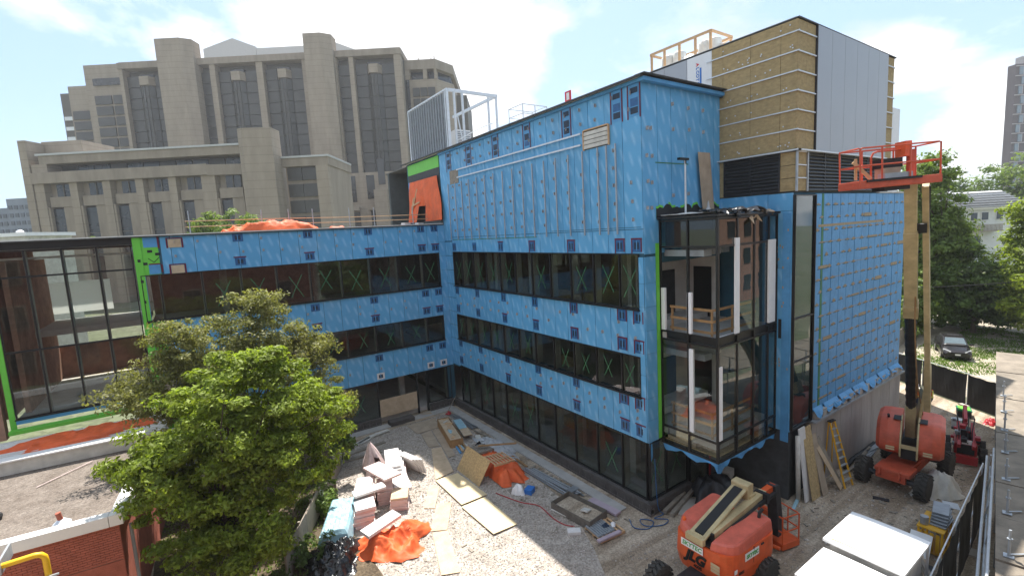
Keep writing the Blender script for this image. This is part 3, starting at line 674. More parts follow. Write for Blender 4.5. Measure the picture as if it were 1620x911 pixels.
for (a, b) in ((12.95, 13.45), (13.45, 13.95), (13.95, 14.46)):
    fb('wool_slab', 'T', 9.17, 9.75, a+.01, b-.01, .0, .06, 'wool', BLD); fb('wool_slab', 'C', 19.86, 20.8, a+.01, b-.01, .0, .06, 'wool', BLD); fb('girt', 'C', 19.9, 20.7, b-.02, b+.02, .062, .10, 'galv_white', BLD)
fb('corner_trim', 'T', 9.1, 9.16, 12.93, 14.47, .0, .09, 'galv', BLD); fb('corner_trim', 'C', 20.72, 20.80, 12.93, 14.47, .065, .12, 'galv', BLD)
# below the tower: blue left return, tall strip window, wall C
box('wall', 19.94, 31.9, 9.26, 9.6, 3.2, 12.89, 'joint', BLD); box('wall', 19.94, 20.2, 9.61, 12.7, 3.0, 12.9, 'joint', BLD)
zz = 3.05
for z1 in (5.2, 7.6, 9.9, 12.2, 12.9):
    fb('membrane_panel', 'T', 9.26, 10.22, zz, z1-.015, .0, .05, 'blue_membrane', BLD); zz = z1
fb('membrane_panel', 'T', 10.24, 12.36, 12.2, 12.9, .0, .045, 'blue_membrane', BLD)
fb('membrane_panel', 'T', 9.3, 9.62, 2.6, 12.1, .052, .075, 'blue_plain', BLD)
mbp = MB()
for i in range(18):
    s = rnd.uniform(9.35, 9.9); z = rnd.uniform(3.6, 11.6); fmb(mbp, 'T', s, s+.05, z, z+.09, .076, .082)
build(mbp, 'adhesive_dabs', 'tan_tape', BLD)['kind'] = 'stuff'
mbp = MB()
for (a, b, s) in ((7.0, 7.8, 9.62), (9.9, 10.05, 9.8), (12.0, 12.05, 10.2)): fmb(mbp, 'T', s, s+.12, a, b, .052, .09)
build(mbp, 'dark_tape', 'black_mark', BLD)
FAC['G'] = ('y', 9.20)
window_band('G', 19.86, 21.62, 3.15, 12.8, [], 'glass_dark', crosses=0, back=0, name='strip_window', sill=False)
fb('transom', 'G', 19.92, 21.56, 7.8, 7.86, -.02, .06, 'dark_steel', BLD); fb('transom', 'G', 19.92, 21.56, 6.0, 6.05, -.02, .03, 'dark_steel', BLD)
ce = [21.66, 22.2, 22.4]+[22.4+.8*k for k in range(1, 12)]+[32.0]
for a, b in zip(ce, ce[1:]):
    fb('membrane_panel', 'C', a+.018, b-.018, 3.4+rnd.uniform(-.06, .03), 12.84, .0, .04+rnd.uniform(0, .01), 'green_tape' if b-a < .25 else 'blue_plain', BLD)
mbp = MB(); mbd = MB()
for j in range(17):
    z = 12.4-j*.53; 
    for k in range(13):
        s = 21.9+.8*k+(.4 if j % 2 else 0)+rnd.uniform(-.12, .12)
        if s > 31.6 or rnd.random() < .04: continue
        wd = rnd.choice((.26, .3, .34, .42, .85 if rnd.random() < .45 else .3)); h = rnd.uniform(.045, .09) if wd < .5 else rnd.uniform(.08, .17)
        fmb(mbp, 'C', s-wd/2, s+wd/2, z-h/2, z+h/2, .0515, .056)
        if wd < .5: fmb(mbp, 'C', s-.05, s+.03, z-h, z+h*1.1, .0565, .06)
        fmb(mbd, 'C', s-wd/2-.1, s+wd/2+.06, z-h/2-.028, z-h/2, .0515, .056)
    if j % 3 != 1: fmb(mbp, 'C', 21.8+rnd.uniform(0, 3), 31.6-rnd.uniform(0, 3), z-.012, z+.012, .0505, .0512)
build(mbp, 'adhesive_dabs', 'tan_tape', BLD)['kind'] = 'stuff'
build(mbd, 'dab_shadows', 'joint', BLD)['kind'] = 'stuff'  # dark strips below the dabs, painted as their shadow lines
fb('joint_tape', 'C', 21.9, 29.0, 11.45, 11.56, .0512, .0555, 'tan_tape', BLD)
fb('cap_sheet', 'C', 28.2, 32.1, 12.86, 12.92, -.3, .1, 'roof_white', BLD)
fb('foundation_wall', 'C', 21.55, 32.1, -.2, 3.05, -.35, .12, 'found', BLD)
s = 22.0
while s < 32: fb('form_line', 'C', s, s+.03, 0, 3.04, .121, .127, 'concrete', BLD); s += 1.22
fb('ledge_angle', 'C', 21.5, 32.15, 3.05, 3.13, -.1, .30, 'galv', BLD)
s = 21.8
while s < 31.9:
    build(MB().obox(fp('C', s+.2, 3.30, .13), (math.cos(.1*rnd.uniform(-1, 1)), .08*rnd.uniform(-1, 1), 0), (0, 1, 0), (0, 0, 1), .2, .09, .16), 'ledge_block', 'concrete', BLD); s += rnd.uniform(.5, .8)
# ragged flap of membrane along the wall's foot
vs = []; fs = []; n = 60
for i in range(n+1):
    x = 21.7+10.3*i/n; d = .13+.09*math.sin(i*1.3)+rnd.uniform(-.05, .06)
    vs += [(x, 9.17, 3.62), (x, 9.17-.12-.03*math.sin(i*.9), 3.52-.05+.03*math.sin(i*.7)), (x, 9.17-.22-.06*math.sin(i*1.1), 3.46-d)]
for i in range(n):
    if i % 9 == 5: continue
    fs += [(3*i, 3*i+3, 3*i+4, 3*i+1), (3*i+1, 3*i+4, 3*i+5, 3*i+2)]
mk('membrane_flap', vs, fs, 'blue_plain', BLD, fixn=False)
box('stair_block', 31.8, 38.4, 11.5, 20, 0, 18.3, 'panel_white', BLD); box('roof_vent', 36.6, 37.4, 12, 12.6, 18.3, 18.7, 'panel_grey', BLD)
# --- projecting corner bay of glass
X1, Y1, Z0, Z1 = 15.68, 9.84, 2.85, 12.1
mb = MB()
for (x, y) in ((X1, Y1), (X1, 12.33), (19.86, Y1)): mb.box(x-.03, x+.06, y-.03, y+.06, Z0, Z1)
for z in (Z0, 3.6, 7.28, 7.62, 11.0, Z1-.08):
    mb.box(X1-.025, X1+.05, Y1+.061, 12.329, z, z+.07); mb.box(X1+.061, 19.859, Y1-.025, Y1+.05, z, z+.07)
ORI = build(mb, 'bay_frame', 'black_frame', BLD)
for y in (11.08,): box('mullion', X1-.03, X1+.09, y-.035, y+.035, Z0+.08, Z1, 'black_frame', ORI)
for x in (16.95, 18.12, 19.2): box('mullion', x-.035, x+.035, Y1-.03, Y1+.09, Z0+.08, Z1, 'black_frame', ORI)
box('floor_slab', X1+.1, 19.85, Y1+.1, 12.1, 7.32, 7.6, 'concrete_new', BLD); box('floor_slab', X1+.1, 19.85, Y1+.1, 12.1, 3.3, 3.56, 'concrete_new', BLD)
box('spandrel', X1+.055, X1+.075, Y1+.1, 12.3, 7.36, 7.61, 'black_frame', ORI); box('spandrel', X1+.1, 19.8, Y1+.055, Y1+.075, 7.36, 7.61, 'black_frame', ORI)
for (a, b) in ((Y1+.07, 11.04), (11.12, 12.32)): box('pane', X1+.0, X1+.01, a, b, 2.93, 3.59, 'glass_link', ORI)
for (a, b) in ((X1+.07, 16.91), (16.99, 18.08), (18.16, 19.16), (19.24, 19.84)): box('pane', a, b, Y1+.0, Y1+.01, 2.93, 3.59, 'glass_link', ORI)
box('soffit_board', X1+.1, 19.8, Y1+.1, 12.3, 3.0, 3.04, 'osb', BLD); box('membrane_roll', X1+.14, X1+.9, 10.9, 12.2, 3.05, 3.2, 'plywood', BLD)
# lower storey glazed, upper storey still open on the left face and first bay
for (a, b) in ((Y1+.07, 11.04), (11.12, 12.32)): box('pane', X1+.0, X1+.01, a, b, 3.68, 7.27, 'glass_clear', ORI)
for (a, b) in ((X1+.07, 16.91), (16.99, 18.08), (18.16, 19.16), (19.24, 19.84)): box('pane', a, b, Y1+.0, Y1+.01, 3.68, 7.27, 'glass_link', ORI)
for (a, b) in ((16.99, 18.08), (18.16, 19.16)): box('pane', a, b, Y1+.0, Y1+.01, 7.70, 10.99, 'glass_clear', ORI)
for (a, b) in ((X1+.07, 16.91), (16.99, 18.08), (18.16, 19.16)): box('pane', a, b, Y1+.0, Y1+.01, 11.08, 12.0, 'glass_dark', ORI)
for (a, b) in ((Y1+.07, 11.04), (11.12, 12.32)): box('pane', X1+.02, X1+.03, a, b, 11.08, 12.0, 'glass_dark', ORI)
box('dark_backing', X1+.3, 19.5, Y1+.3, Y1+.34, 11.05, 12.08, 'interior_dark', BLD); box('dark_backing', X1+.3, X1+.34, Y1+.35, 12.3, 11.05, 12.08, 'interior_dark', BLD)  # dark boards added behind the top panes to make them look darker
# white protective wraps on the mullions
for (x, y, a, b, wx, wy) in ((X1+.02, 12.22, 7.7, 9.4, .05, .10), (X1+.02, 11.02, 7.7, 9.3, .05, .10), (16.86, Y1-.04, 7.7, 11.3, .14, .03), (19.35, Y1-.05, 7.75, 11.1, .26, .03),
                             (X1+.02, 10.98, 3.75, 7.1, .05, .12), (X1+.12, Y1-.035, 3.75, 6.6, .10, .02)):
    box('protective_wrap', x-wx, x+wx, y-wy, y+wy, a, b, 'white_wrap', ORI)
box('floor_edge_wrap', X1+.09, 17.0, Y1+.11, Y1+.2, 7.605, 7.66, 'white_wrap', ORI); box('floor_edge_wrap', X1+.09, X1+.18, Y1+.21, 12.1, 7.605, 7.66, 'white_wrap', ORI); box('floor_edge_wrap', X1+.09, X1+.18, Y1+.21, 11.0, 3.565, 3.62, 'white_wrap', ORI)
# its rooms
for z in (3.56, 7.6):
    box('inner_wall', 16.0, 22.5, 13.8, 13.9, z, z+3.3, 'drywall', BLD); box('door', 17.6, 18.5, 13.75, 13.79, z, z+2.25, 'interior_dark', BLD)
    box('inner_wall', 19.6, 19.75, 12.3, 13.79, z, z+3.3, 'drywall', BLD); box('door', 19.55, 19.59, 12.6, 13.5, z, z+2.3, 'black_frame', BLD)
    box('floor_slab', 15.7, 22.5, 12.11, 15.6, z-.25, z-.002, 'concrete_new', BLD)
    for i in range(3): box('ceiling_duct', 16.0+i*1.1, 16.5+i*1.1, 10.6+.3*i, 15, z+3.05, z+3.3, 'galv', BLD)
for i, (z, h) in enumerate(((7.6, 1.07), (3.56, 1.07))):
    R = thing('lumber_guardrail', ('softwood guard rail round the open upper floor of the corner bay', 'softwood guard rail behind the glass of the lower corner bay floor')[i], 'guard rail', (17, 11.5, z), group='lumber guard rails in the corner bay')
    for (x, y) in ((15.95, 12.0), (15.95, 10.25), (17.3, 10.25), (18.9, 10.3), (17.2, 12.0)): box('post', x, x+.09, y, y+.05, z, z+h, 'lumber_dark', R)
    for zz in (.12, .55, .98):
        box('rail', 15.93, 15.95, 10.2, 12.1, z+zz, z+zz+.1, 'lumber_dark', R); box('rail', 15.96, 18.95, 10.22, 10.245, z+zz, z+zz+.1, 'lumber_dark', R)
# ragged bay roof
box('roof', X1-.15, 19.87, Y1-.12, 12.36, 12.12, 12.2, 'black_frame', BLD)
def ragged(name, m, cx, cy, w, d, z, amp, seed, parent, nx=14, ny=8, lab=None, drop=0):
    r = random.Random(seed); vs = []; fs = []
    for j in range(ny+1):
        for i in range(nx+1):
            x = cx-w/2+w*i/nx; y = cy-d/2+d*j/ny
            e = (j == 0 or j == ny or i == 0 or i == nx)
            zz = z+amp*(math.sin(i*.9+seed)*math.cos(j*.8+seed*2)*.5+.5)-(drop*r.random() if j == 0 else 0)
            vs.append((x+(r.uniform(-.12, .12) if e else 0), y+(r.uniform(-.14, .14) if e else 0), zz))
    for j in range(ny):
        for i in range(nx):
            a = j*(nx+1)+i; fs.append((a, a+1, a+nx+2, a+nx+1))
    o = mk(name, vs, fs, m, parent, fixn=False)
    md = o.modifiers.new('thick', 'SOLIDIFY'); md.thickness = .02; md.offset = -1
    return o
ragged('roof_membrane', 'roof_white', 17.1, 11.2, 2.9, 2.0, 12.24, .10, 3, BLD); ragged('roof_membrane', 'black_poly', 16.5, 10.2, 1.7, .9, 12.28, .14, 5, BLD, drop=.25)
ragged('roof_membrane', 'roof_white', 18.9, 11.4, 1.5, 1.6, 12.25, .16, 8, BLD); ragged('roof_membrane', 'roof_felt', 18.0, 10.2, 2.2, .9, 12.30, .16, 12, BLD, drop=.3)
ragged('roof_membrane', 'plywood', 19.0, 10.0, .9, .5, 12.22, .10, 21, BLD, 6, 4, drop=.2); ragged('roof_membrane', 'plywood', 18.1, 9.95, .6, .35, 12.16, .05, 22, BLD, 6, 4, drop=.4)
vs = []; fs = []
for i in range(40):
    x = 15.5+4.3*i/39; vs += [(x, 12.34, 12.2), (x, 12.35, 12.5+.22*abs(math.sin(i*.55+1)*math.sin(i*.23))+rnd.uniform(0, .07))]
    if i: fs.append((2*i-2, 2*i, 2*i+1, 2*i-1))
mk('torn_membrane', vs, fs, 'black_mark', BLD, fixn=False)
mk('torn_membrane', [(a, b+.006, c+.09*(k % 2)) for k, (a, b, c) in enumerate(vs) if True], [f for i, f in enumerate(fs) if i % 7 < 4], 'green_membrane', BLD, fixn=False)
# hanging skirt of membrane under the bay
vs = []; fs = []; path = [(X1-.04, 12.3-2.46*i/16) for i in range(17)]+[(X1-.04+.02+4.1*i/24, Y1-.04) for i in range(1, 25)]
for i, (x, y) in enumerate(path):
    d = .16+.10*math.sin(i*.8)+rnd.uniform(-.03, .03)+(.18 if i in (16, 17) else 0); vs += [(x, y, Z0), (x-.03*math.sin(i), y-.04*math.cos(i*1.3), Z0-d)]
    if i: fs.append((2*i-2, 2*i, 2*i+1, 2*i-1))
mk('membrane_skirt', vs, fs, 'blue_poly' if 0 else 'blue_plain', BLD, fixn=False)
mk('membrane_skirt', [(14.80, 12.36, 3.1), (14.98, 12.34, 3.1), (14.86, 12.33, 2.5), (14.99, 12.33, 2.42), (14.9, 12.35, 2.2)], [(0, 1, 3, 2), (2, 3, 4)], 'blue_plain', BLD, fixn=False)
# ------------------------------------------------------------------ far buildings, laid out in a frame turned to the street grid
UH = Vector((math.cos(YAW), -math.sin(YAW), 0)); VH = Vector((math.sin(YAW), math.cos(YAW), 0))
def far_thing(name, label, cat, u0, v0, group=None):
    o = thing(name, label, cat, UH*u0+VH*v0, -YAW, group); WOFF[o.name] = Vector((u0, v0, 0)); return o
# --- concrete tower
S = 1.75
TW = far_thing('concrete_tower', 'massive brutalist concrete tower with tall shaft pylons and stacked bay windows', 'building', -45*S, 185)
def tz(z): return 12+(z-12)*S
def tb(name, u0, u1, v0, v1, z0, z1, m, parent=None): return box(name, u0*S, u1*S, 175+v0, 175+v1, tz(z0) if z0 > -50 else 0, tz(z1), m, parent or TW)
FL = [47.3-2.2*k for k in range(14)]
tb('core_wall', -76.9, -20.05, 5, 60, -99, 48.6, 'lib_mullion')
tb('roof_fascia', -77.1, -19.8, 1.2, 61, 48.6, 49.75, 'lib_fascia')
tb('roof_slab', -76.8, -20, 1.5, 60, 49.76, 49.9, 'lib_concrete')
for (a, b) in ((-77.0, -76.3), (-67.6, -67.0), (-61.3, -61.1), (-58.7, -57.6), (-49.3, -48.0), (-40.0, -38.2), (-33.3, -33.0), (-30.5, -29.6), (-21.4, -20.0)):
    tb('pier', a, b, 1.6, 5, -99, 48.59, 'lib_concrete')
for (a, b, zt) in ((-67.5, -60.9, 53.1), (-38.4, -33.2, 52.6)):
    mb = MB().prism([(a*S, 172.6), (b*S-3.2, 172.6), (b*S, 174.6), (b*S, 179), (a*S, 179)], 0, tz(zt)); build(mb, 'pylon', 'lib_concrete', TW)
for (a, b) in ((-76.3, -67.7), (-57.6, -49.3), (-48.0, -40.0), (-29.6, -21.4)):
    w = b-a; c0 = a+w*.31; c1 = b-w*.34
    right_bay = a > -30
    for k, z in enumerate(FL):
        if z < 25.5 and right_bay: continue
        if z < 30 and not right_bay: continue
        zt, zb = z, z-2.06
        tb('pane', a+.12, c0-.1, 3.2, 3.5, zb, zt, 'lib_glass'); tb('pane', c1+.1, b-.12, 3.2, 3.5, zb, zt, 'lib_glass')
        if k > 0:
            um = (c0+c1)/2*S; h = (c1-c0)*S
            for (p, q) in (((c0*S, 177.9), (c0*S+h*.26, 176.9)), ((c0*S+h*.30, 176.7), (um-.15, 176.6)), ((um+.15, 176.6), (c1*S-h*.30, 176.7)), ((c1*S-h*.26, 176.9), (c1*S, 177.9))):
                d = Vector((q[0]-p[0], q[1]-p[1], 0)); n = Vector((d.y, -d.x, 0)).normalized()*.18
                build(MB().prism([(p[0], p[1]), (q[0], q[1]), (q[0]-n.x, q[1]-n.y), (p[0]-n.x, p[1]-n.y)], tz(zb), tz(zt)), 'pane', 'lib_glass', TW)
    zb = 26 if right_bay else 17
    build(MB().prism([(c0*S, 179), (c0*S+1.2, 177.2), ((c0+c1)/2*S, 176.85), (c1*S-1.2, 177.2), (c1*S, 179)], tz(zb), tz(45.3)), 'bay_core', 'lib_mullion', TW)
    build(MB().prism([(c0*S-.3, 179), (c0*S+1, 176.4), (c1*S-1, 176.4), (c1*S+.3, 179)], tz(45.3), tz(47.0)), 'bay_parapet', 'lib_concrete', TW)
    tb('bay_slot', c0+.1, c1-.1, 3.0, 4.9, 47.02, 47.6, 'lib_window')
for (a, b) in ((-61.1, -58.7), (-33.0, -30.5)):
    for z in FL:
        if z < (25.5 if a > -40 else 30): continue
        tb('pane', a+.1, b-.1, 3.0, 3.4, z-2.06, z, 'lib_glass')
# stepped left end
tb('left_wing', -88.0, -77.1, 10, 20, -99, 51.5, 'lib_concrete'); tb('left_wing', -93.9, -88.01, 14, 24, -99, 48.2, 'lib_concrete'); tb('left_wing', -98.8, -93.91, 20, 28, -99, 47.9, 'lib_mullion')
for k, z in enumerate(FL):
    if z > 45.8 or z < 30: continue
    tb('pane', -86.3, -82.8, 9.5, 9.9, z-1.75, z, 'lib_glass'); tb('pane', -82.4, -78.3, 9.5, 9.9, z-1.75, z, 'lib_glass'); 
    if z < 45: tb('pane', -93.4, -89.2, 13.5, 13.9, z-1.75, z, 'lib_glass'); tb('pane', -98.4, -94.4, 19.5, 19.9, z-.9, z-.1, 'panel_white')
tb('bay_slot', -86.2, -79.5, 9.4, 9.9, 47.2, 48.6, 'lib_window')
# chamfered right end
def tprism(name, pts, z0, z1, m): return build(MB().prism([(u*S, 175+v) for u, v in pts], tz(z0) if z0 > -50 else 0, tz(z1)), name, m, TW)
tprism('right_wing', [(-19.99, 8), (-13.5, 8), (-10.4, 16), (-10.4, 50), (-19.99, 50)], -99, 44.6, 'lib_concrete')
tprism('right_wing', [(-19.99, 7.5), (-13.5, 7.5), (-10.3, 15.5), (-10.3, 50), (-19.99, 50)], 46.6, 48.5, 'lib_fascia'); tprism('right_wing', [(-19, 11), (-13.8, 11), (-11, 18), (-11, 48), (-19, 48)], 44.61, 46.59, 'lib_window')
for (a, b) in ((-19.99, -19.0), (-16.2, -15.4), (-13.9, -13.4)): tb('pier', a, b, 7.6, 12, 44.61, 46.59, 'lib_concrete')
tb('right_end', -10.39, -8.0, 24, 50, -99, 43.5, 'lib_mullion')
for z in FL:
    if z > 44 or z < 18: continue
    tb('pane', -18.6, -17.2, 7.5, 7.9, z-1.75, z, 'lib_glass'); tb('pane', -17.0, -15.6, 7.5, 7.9, z-1.75, z, 'lib_glass'); tb('pane', -15.4, -13.9, 7.5, 7.9, z-1.75, z, 'lib_glass')
tb('pane', -19.9, -19.2, 7.3, 7.8, 15, 44.5, 'lib_window')
# base storeys at the right of the shaft
tb('base_wall', -32.95, -20.01, 1.0, 4.9, -99, 25.6, 'lib_concrete')
for (a, b, z0, z1) in ((-32.6, -31.2, 19.7, 25.0), (-28.9, -27.3, 20.2, 25.0), (-23.6, -22.2, 19.8, 25.0), (-26.4, -25.0, 23, 28.2), (-32.6, -30.8, 14.4, 17.6), (-28.5, -26.9, 14.4, 17.8), (-23.4, -21.6, 14.4, 18.0)):
    tb('window', a, b, .7, .99, z0, z1, 'lib_window')
tb('entry_box', -27.0, -24.3, -3, .98, -99, 21.8, 'lib_concrete')
for (a, b) in ((-33, -30.6), (-28.8, -26.7), (-23.8, -21.4)): tb('canopy', a, b, -1, .9, 17.9, 18.6, 'lib_concrete')
# roof houses and aerials
S2 = 1.75
def rprism(pts): return build(MB().prism([(u*S2, 12+(z-12)*S2) for u, z in pts], 219, 260, 'y'), 'roof_house', 'lib_roof', TW)
mat('lib_roof', (.44, .44, .43), .7, var=.05)
rprism([(-73.7, 57), (-60.6, 57), (-60.6, 61), (-66.2, 63.3), (-73.7, 61.1)]); rprism([(-60.5, 57), (-44, 57), (-44, 60.6), (-60.5, 60.6)]); rprism([(-45, 57), (-34.5, 57), (-35.6, 58.9), (-41.2, 61.2), (-45, 61.2)])
mb = MB()
for (u, z, h) in ((-21.2, 49.9, 1.6), (-17.6, 48.5, 1.8), (-15.3, 48.5, 1.3), (-14.9, 48.5, 1.7), (-14.2, 48.5, 2.1), (-83.0, 49.5, 1.6)):
    mb.tube([(u*S, 190, tz(z)), (u*S, 190, tz(z+h))], .18, 5); mb.bar((u*S-.6, 190, tz(z+h*.6)), (u*S+.6, 190, tz(z+h*.6)), .1)
build(mb, 'aerial', 'lib_fascia', TW)
# --- lower library block in front
S = 1.5
LW = far_thing('concrete_library', 'low tan concrete library block with deep window bays in front of tower', 'building', -55*S, 118)
def lz(z): return 12+(z-12)*S
def lb(name, u0, u1, v0, v1, z0, z1, m): return box(name, u0*S, u1*S, 112.5+v0, 112.5+v1, lz(z0) if z0 > -50 else 0, lz(z1), m, LW)
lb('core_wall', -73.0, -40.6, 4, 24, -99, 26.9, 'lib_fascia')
lb('roof_fascia', -71.6, -40.6, .3, 24.1, 26.05, 27.3, 'lib_fascia'); lb('roof_edge', -71.9, -40.5, 0, 24.2, 27.31, 27.6, 'lib_roof')
lb('balcony_band', -72.9, -45.8, -.4, 3.9, 23.1, 24.75, 'lib_fascia')
build(MB().prism([(-45.79*S, 112.1), (-40.6*S, 113.6), (-40.6*S, 117), (-45.79*S, 117)], lz(23.0), lz(24.6)), 'balcony_band', 'lib_fascia', LW)
for i in range(11): lb('window', -70.2+2.6*i, -70.2+2.6*i+2.4, 3.6, 3.95, 24.9, 25.95, 'lib_window' if i % 3 else 'lib_glass')
lb('pier', -72.9, -70.5, .3, 3.9, 24.76, 26.04, 'lib_concrete')
for i in range(6):
    a = -70.15+5.1*i; wd = 2.3
    if i == 5: a = -43.7
    lb('window', a, a+wd, 1.3, 1.7, 21.1, 22.95, 'lib_window'); lb('mullion', a+wd/2-.06, a+wd/2+.06, 1.1, 1.29, 21.1, 22.95, 'lib_mullion')
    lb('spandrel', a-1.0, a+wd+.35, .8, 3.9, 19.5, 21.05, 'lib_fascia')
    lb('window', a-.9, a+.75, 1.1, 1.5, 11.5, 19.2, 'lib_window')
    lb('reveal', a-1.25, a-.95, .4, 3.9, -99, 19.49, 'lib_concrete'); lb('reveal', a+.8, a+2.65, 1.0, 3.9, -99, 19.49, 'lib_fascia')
    for zz in (13.2, 15.2): lb('mullion', a-.9, a+.75, .98, 1.09, zz, zz+.12, 'lib_mullion')
    nx = -70.15+5.1*(i+1) if i < 4 else (-43.7 if i == 4 else -40.6)
    if i < 5: lb('pier', a+wd+.36, nx-1.26, .2, 3.9, -99, 23.09, 'lib_concrete')
    lb('lintel', a-1.2, a+wd+.3, 1.8, 3.9, 21.06, 23.09, 'lib_fascia')
lb('pier', -72.9, -71.41, .2, 3.9, -99, 23.09, 'lib_concrete')
lb('stair_shaft', -73.4, -67.0, 4.5, 14, 27, 30.0, 'lib_concrete'); lb('stair_shaft', -74.2, -73.01, 0, 14, -99, 29.7, 'lib_concrete')
build(MB().prism([(-40.5*S, 112.2), (-39.6*S, 111.4), (-35.4*S, 112.2), (-35.4*S, 116.4), (-40.5*S, 116.4)], 0, lz(29.6)), 'pylon', 'lib_concrete', LW)
lb('wing_core', -35.3, -28.2, 5, 20, -99, 25.0, 'lib_fascia'); lb('wing_fascia', -35.39, -28.0, 3.5, 20, 24.0, 25.3, 'lib_fascia'); lb('roof_edge', -35.39, -27.9, 3.2, 20, 25.31, 25.6, 'lib_roof')
for a in (-35.0, -32.6):
    for k in range(4): lb('pane', a, a+2.3, 4.5, 4.9, 21.9-2.6*k, 23.9-2.6*k, 'lib_glass')
lb('pier', -30.1, -28.2, 3.4, 4.99, -99, 23.99, 'lib_concrete')
# --- others on the skyline
far = far_thing('slab_block', 'distant blue-grey slab block low on the skyline beside library', 'building', -203, 205)
mat('far_blue', (.17, .20, .24), .8, var=.1, vs=.1); mat('far_win', (.055, .07, .09), .4)
box('wall', -206.5, -194, 200, 222, 0, 36.3, 'far_blue', far); box('wall', -222, -206.6, 203, 222, 0, 33, 'far_blue', far)
for i in range(5):
    for k in range(7): box('window', -205.8+2.3*i, -204.4+2.3*i, 199.7, 199.95, 33.5-3.2*k-1.6, 33.5-3.2*k, 'far_win', far)
for i in range(6):
    for k in range(6): box('window', -221+2.3*i, -219.5+2.3*i, 202.7, 202.95, 30.5-3.2*k-1.6, 30.5-3.2*k, 'far_win', far)
lo = far_thing('plant_room', 'small white flat-topped roof house behind the glazed link', 'roof house', -47.5, 47)
box('wall', -52, -45.5, 45.2, 50, 0, 14.0, 'white_dirty', lo); box('roof', -52.2, -45.2, 45, 50.2, 14.01, 14.35, 'white_metal', lo); build(MB().lathe((-46.9, 46.2, 14.36), (0, 0, 1), [(0, .25), (.15, .3), (.3, .12)], 10), 'vent_cap', 'galv_white', lo)
rt = far_thing('apartment_tower', 'distant red brick apartment tower with pale floor bands at right edge', 'building', 260, 245)
mat('far_brick', (.095, .075, .08), .9, var=.1, vs=.2); mat('far_band', (.36, .33, .33), .8); mat('far_pane', (.19, .24, .29), .25)
q = 1.5; box('wall', 167*q, 192*q, 240, 244, 0, 12+44.6*q, 'far_brick', rt); box('roof_house', 169*q, 188*q, 240.5, 243.5, 12+44.6*q+.02, 12+47*q, 'far_band', rt)
for k in range(15):
    z = 12+44.0*q-k*4.55; box('floor_band', 166.9*q, 192*q, 239.6, 239.98, z-.25, z+.15, 'far_band', rt)
    for i in range(7):
        c = 252.0+i*5.2+(1.3 if k % 2 else 0); box('window', c, c+1.7, 239.5, 239.95, z-4.1, z-.5, 'far_pane', rt); box('mullion', c+1.75, c+2.0, 239.55, 239.96, z-4.2, z-.3, 'far_band', rt)
ho = far_thing('white_house', 'white rendered house with pale tiled roof and balcony among the trees', 'house', 92, 95)
mat('house_wall', (.62, .63, .60), .8, var=.06); mat('house_tile', (.52, .52, .52), .7, var=.12, island=.15)
box('wall', 86.8, 98, 91, 97, 0, 11.8, 'house_wall', ho)
for r in range(7):
    for c in range(15):
        x0 = 85.8+c*.88; z0 = 11.6+r*.46; box('tile', x0, x0+.86, 89.7+r*.9, 90.7+r*.9, z0, z0+.10, 'house_tile', ho)
build(MB().prism([(90.6, 11.5), (96.2, 14.75), (97.5, 11.5)], 85.9, 99, 'x'), 'roof', 'house_tile', ho)
box('gutter', 86.3, 98.4, 90.2, 90.5, 11.2, 11.5, 'white_metal', ho)
for (a, z0, z1) in ((88.1, 9.2, 10.6), (90.2, 9.2, 10.6), (93, 9.2, 10.6), (89, 3.6, 6.2)):
    W = box('window', a-.1, a+1.2, 90.85, 90.98, z0-.1, z1+.1, 'white_metal', ho); box('pane', a, a+1.1, 90.7, 90.84, z0, z1, 'far_win', W)
bal = box('balcony', 87.2, 92.8, 89.2, 90.95, 7.0, 7.2, 'weathered_wood', ho)
box('rail', 87.2, 92.8, 89.2, 89.3, 8.25, 8.35, 'weathered_wood', bal)
for i in range(22): box('baluster', 87.25+i*.25, 87.37+i*.25, 89.22, 89.28, 7.2, 8.24, 'weathered_wood', bal)
# --- brick building the camera looks out from (seen mirrored in the glass)
BH = thing('brick_hall', 'red brick hall with white sash windows mirrored in the dark ribbon glazing', 'building', (-8, -6, 0))
mat('hall_brick', (.135, .05, .036), .9, var=.2, vs=3); box('wall', -34, 13.0, -12, -2.4, 0, 17, 'hall_brick', BH); box('cornice', -34.3, 13.3, -12.3, -2.1, 17.01, 17.6, 'white_dirty', BH)
for k in range(4):
    for i in range(10):
        x = -32.5+4.55*i; z = 1.3+4.1*k
        W = box('window', x, x+1.7, -2.39, -2.30, z, z+2.2, 'weathered_wood', BH)
        for a in (0, 1):
            for b in (0, 1, 2): box('pane', x+.1+a*.78, x+.82+a*.78, -2.295, -2.28, z+.1+b*.69, z+.72+b*.69, 'lib_window', W)
# --- low brick building at the lower left, gravel roof inside white parapets
LB = thing('brick_annex', 'low red brick annex with gravel roof and white metal parapet', 'building', (-2.55, 18.45, 0), -.085)
ZR = 4.0
box('core_wall', -14, -2.66, 18.62, 28.9, 0, 3.5, 'brick_mortar', LB)
box('roof', -14, -2.9, 18.9, 26.0, 3.5, 3.62, 'roof_gravel', LB)
